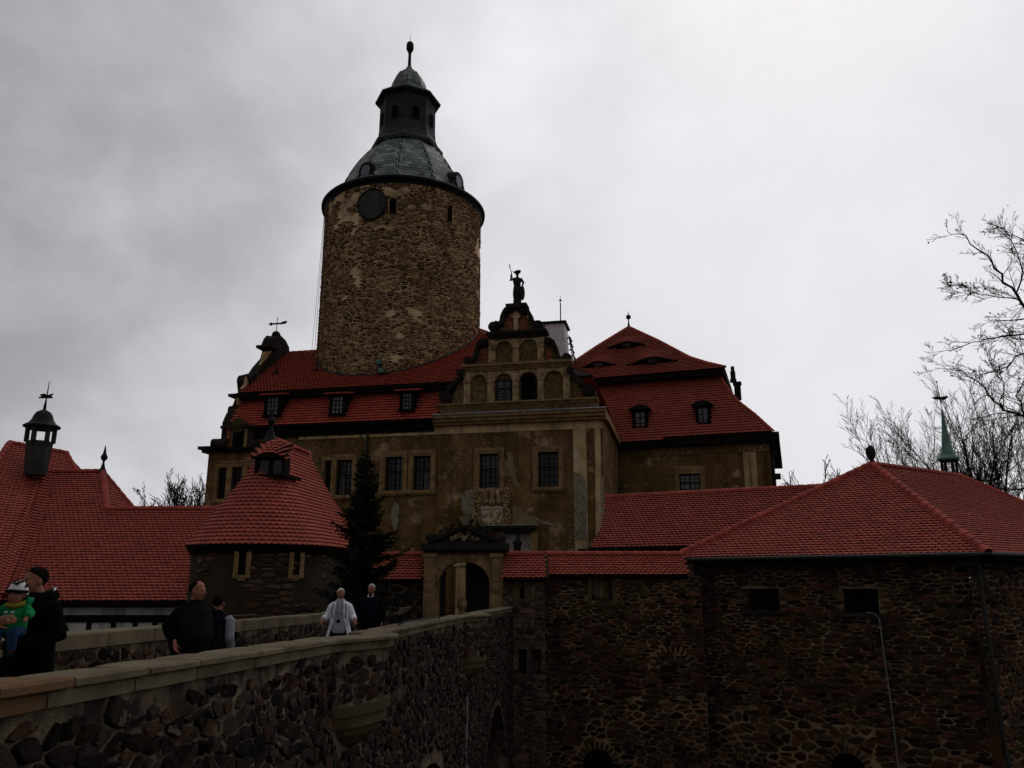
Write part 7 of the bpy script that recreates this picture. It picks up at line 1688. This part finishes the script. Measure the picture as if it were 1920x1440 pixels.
# -- 4 person seen from behind
P, Hh = place(411, 1111, 10.5); F = Fig(P, 168, Hh)
m4 = thing('person', 'dark-haired person seen from behind in a navy vest with pale grey sleeves', 'person', P)
arms = (((-.25, .05, 1.15), (-.22, -.10, .90), .5, (0, -.2, -1), (1, 0, 0)), ((.24, .10, 1.18), (.34, -.02, .93), .5, (0, -.3, -1), (-1, 0, 0)))
H = body(F, m4, arms, M_SKIN, turn=10, headz=1.632)
hair(F, H, m4, C_HAIRD, 'long'); trousers(F, m4, M_NAVY)
jacket(F, m4, C_SLEEVE, arms, lo=.95, fat=.95, name='shirt', collar=False); jacket(F, m4, M_NAVY, arms, lo=.82, fat=1.16, sleeves=False, name='vest', shoulder=1.0)
# -- 5 woman in the white coat
P, Hh = place(640, 1101, 17.0); F = Fig(P, 2, Hh)
m5 = thing('person', 'grey-haired woman in a long open white coat with a camera on her chest', 'person', P)
arms = (((-.27, .03, 1.18), (-.33, -.14, 1.14), .8, (-.1, -.6, -.4), (.3, .3, -1)), ((.28, .0, 1.17), (.33, -.12, 1.12), .8, (.1, -.4, -.7), (-.5, .3, -1)))
H = body(F, m5, arms, M_SKINR, turn=22, headz=1.640, vox=.014); hair(F, H, m5, C_HAIRW); trousers(F, m5, M_BLACKF, step=.08)
jacket(F, m5, C_GREY, arms, lo=.84, fat=.93, sleeves=False, name='top', collar=False)
openshell(F, [(0, 0, .56, .32, .22), (0, 0, .75, .28, .19), (0, 0, .95, .23, .165), (0, 0, 1.12, .20, .15), (0, 0, 1.3, .195, .145), (0, 0, 1.42, .19, .12), (0, .0, 1.51, .10, .085)], (1.0, .9, .75, .6, .5, .5, .7), C_WHITE, m5, arms, 'coat', sr=(.08, .07, .06))
for s in (-1, 1):
    mb = MB(); F.tube(mb, [(s*.125, -.13, 1.46), (s*.15, -.14, 1.3), (s*.14, -.13, 1.15)], .011, 6); part('bag_strap', mb, C_SHOE, m5)
    mb = MB(); F.tube(mb, [(s*.045, -.09, 1.49), (s*.04, -.145, 1.3), (s*.01, -.155, 1.13)], .004, 5); part('camera_cord', mb, C_SHOE, m5)
mb = MB(); F.ell(mb, (0, -.165, 1.09), (.045, .025, .035)); F.tube(mb, [(0, -.18, 1.09), (0, -.215, 1.09)], [.025, .022]); part('camera', mb, C_SHOE, m5)
# -- 6 white-haired man in black
P, Hh = place(697, 1093, 19.4); F = Fig(P, -2, Hh)
m6 = thing('person', 'white-haired man in a dark jacket over a navy jumper, on the bridge nearest the gate', 'person', P)
arms = (((-.29, .04, 1.17), (-.33, -.08, .92), .5, (0, -.3, -1), (1, 0, 0)), ((.29, .03, 1.15), (.29, -.12, .90), .5, (0, -.3, -1), (-1, 0, 0)))
H = body(F, m6, arms, M_SKINR, turn=-4, headz=1.640, vox=.014, fat=1.1); hair(F, H, m6, C_HAIRW); trousers(F, m6, M_BLACKF, fat=1.1)
jacket(F, m6, M_NAVY, arms, lo=.84, fat=1.05, belly=.03, sleeves=False, name='jumper', collar=False)
openshell(F, [(0, 0, .74, .26, .19), (0, 0, .95, .25, .19), (0, 0, 1.12, .23, .18), (0, 0, 1.3, .22, .16), (0, 0, 1.42, .20, .125), (0, .0, 1.50, .11, .09)], (.8, .7, .6, .5, .4, .5), M_BLACKF, m6, arms)
for s in (-1, 1): mb = MB(); F.tube(mb, [(s*.05, -.06, 1.53), (s*.055, -.09, 1.49), (s*.02, -.115, 1.465)], [.010, .016, .008], 6); part('collar', mb, C_HATW, m6)
# ================================================================== STATUE ON THE GABLE
us, _ = M.px(970, 560, .25); P = M.pt(us, .25, Z_PLINTH); Hs = (M.px(970, 507, .25)[1]-Z_PLINTH)
F = Fig(P, 3, Hs/1.05); stt = thing('statue', 'dark stone figure with a broad hat, spear and shield on top of the gable', 'statue', P)
arms = (((-.33, -.02, 1.30), (-.30, -.12, 1.62), .9, (0, 0, 1), (1, 0, 0)), ((.31, .0, 1.22), (.24, -.15, 1.02), .6, (-.2, -.3, -1), (-1, 0, 0)))
mb = MB(); F.loft(mb, [(0, 0, .0, .21, .17), (0, 0, .35, .20, .15), (0, 0, .62, .23, .16), (0, 0, .95, .20, .14), (0, 0, 1.1, .165, .12), (0, 0, 1.3, .20, .13), (0, 0, 1.43, .20, .11), (0, 0, 1.50, .08, .07)])
F.tube(mb, [(0, .0, 1.42), (0, 0, 1.62)], [.07, .055]); F.tube(mb, [(-.06, -.08, .9), (-.08, -.14, .5), (-.09, -.12, .05)], [.1, .075, .06])
for s, (el, wr_, cu, hd, pn) in zip((-1, 1), arms): F.tube(mb, [(s*.17, 0, 1.43), el, wr_], [.075, .06, .045]); hand(F, mb, wr_, hd, s, cu, 1.2, pn)
H = head(F, mb, (0, -.01, 1.66), 5, 1.05); o = part('body', mb, M_STAT, stt); remesh(o, .016, 1)
mb = MB(); F.ell(mb, (0, 0, 1.80), (.105, .11, .085)); F.ell(mb, (0, 0, 1.745), (.18, .17, .022)); F.tube(mb, [(.05, -.02, 1.82), (.13, 0, 1.86), (.17, .02, 1.80)], [.05, .06, .03]); F.tube(mb, [(-.17, 0, 1.75), (-.12, .05, 1.82)], [.04, .05]); o = part('hat', mb, M_STAT, stt); remesh(o, .014, 1)
mb = MB(); F.tube(mb, [(.02, -.24, .03), (-.30, -.13, 1.66), (-.375, -.10, 2.0)], .018, 6); F.tube(mb, [(-.375, -.10, 2.0), (-.385, -.098, 2.05), (-.42, -.09, 2.2)], [.02, .035, .004], 6); part('spear', mb, M_LEAD, stt)
mb = MB(); F.ell(mb, (.24, -.14, .62), (.13, .05, .40)); part('shield', mb, M_STAT, stt, smooth=True)
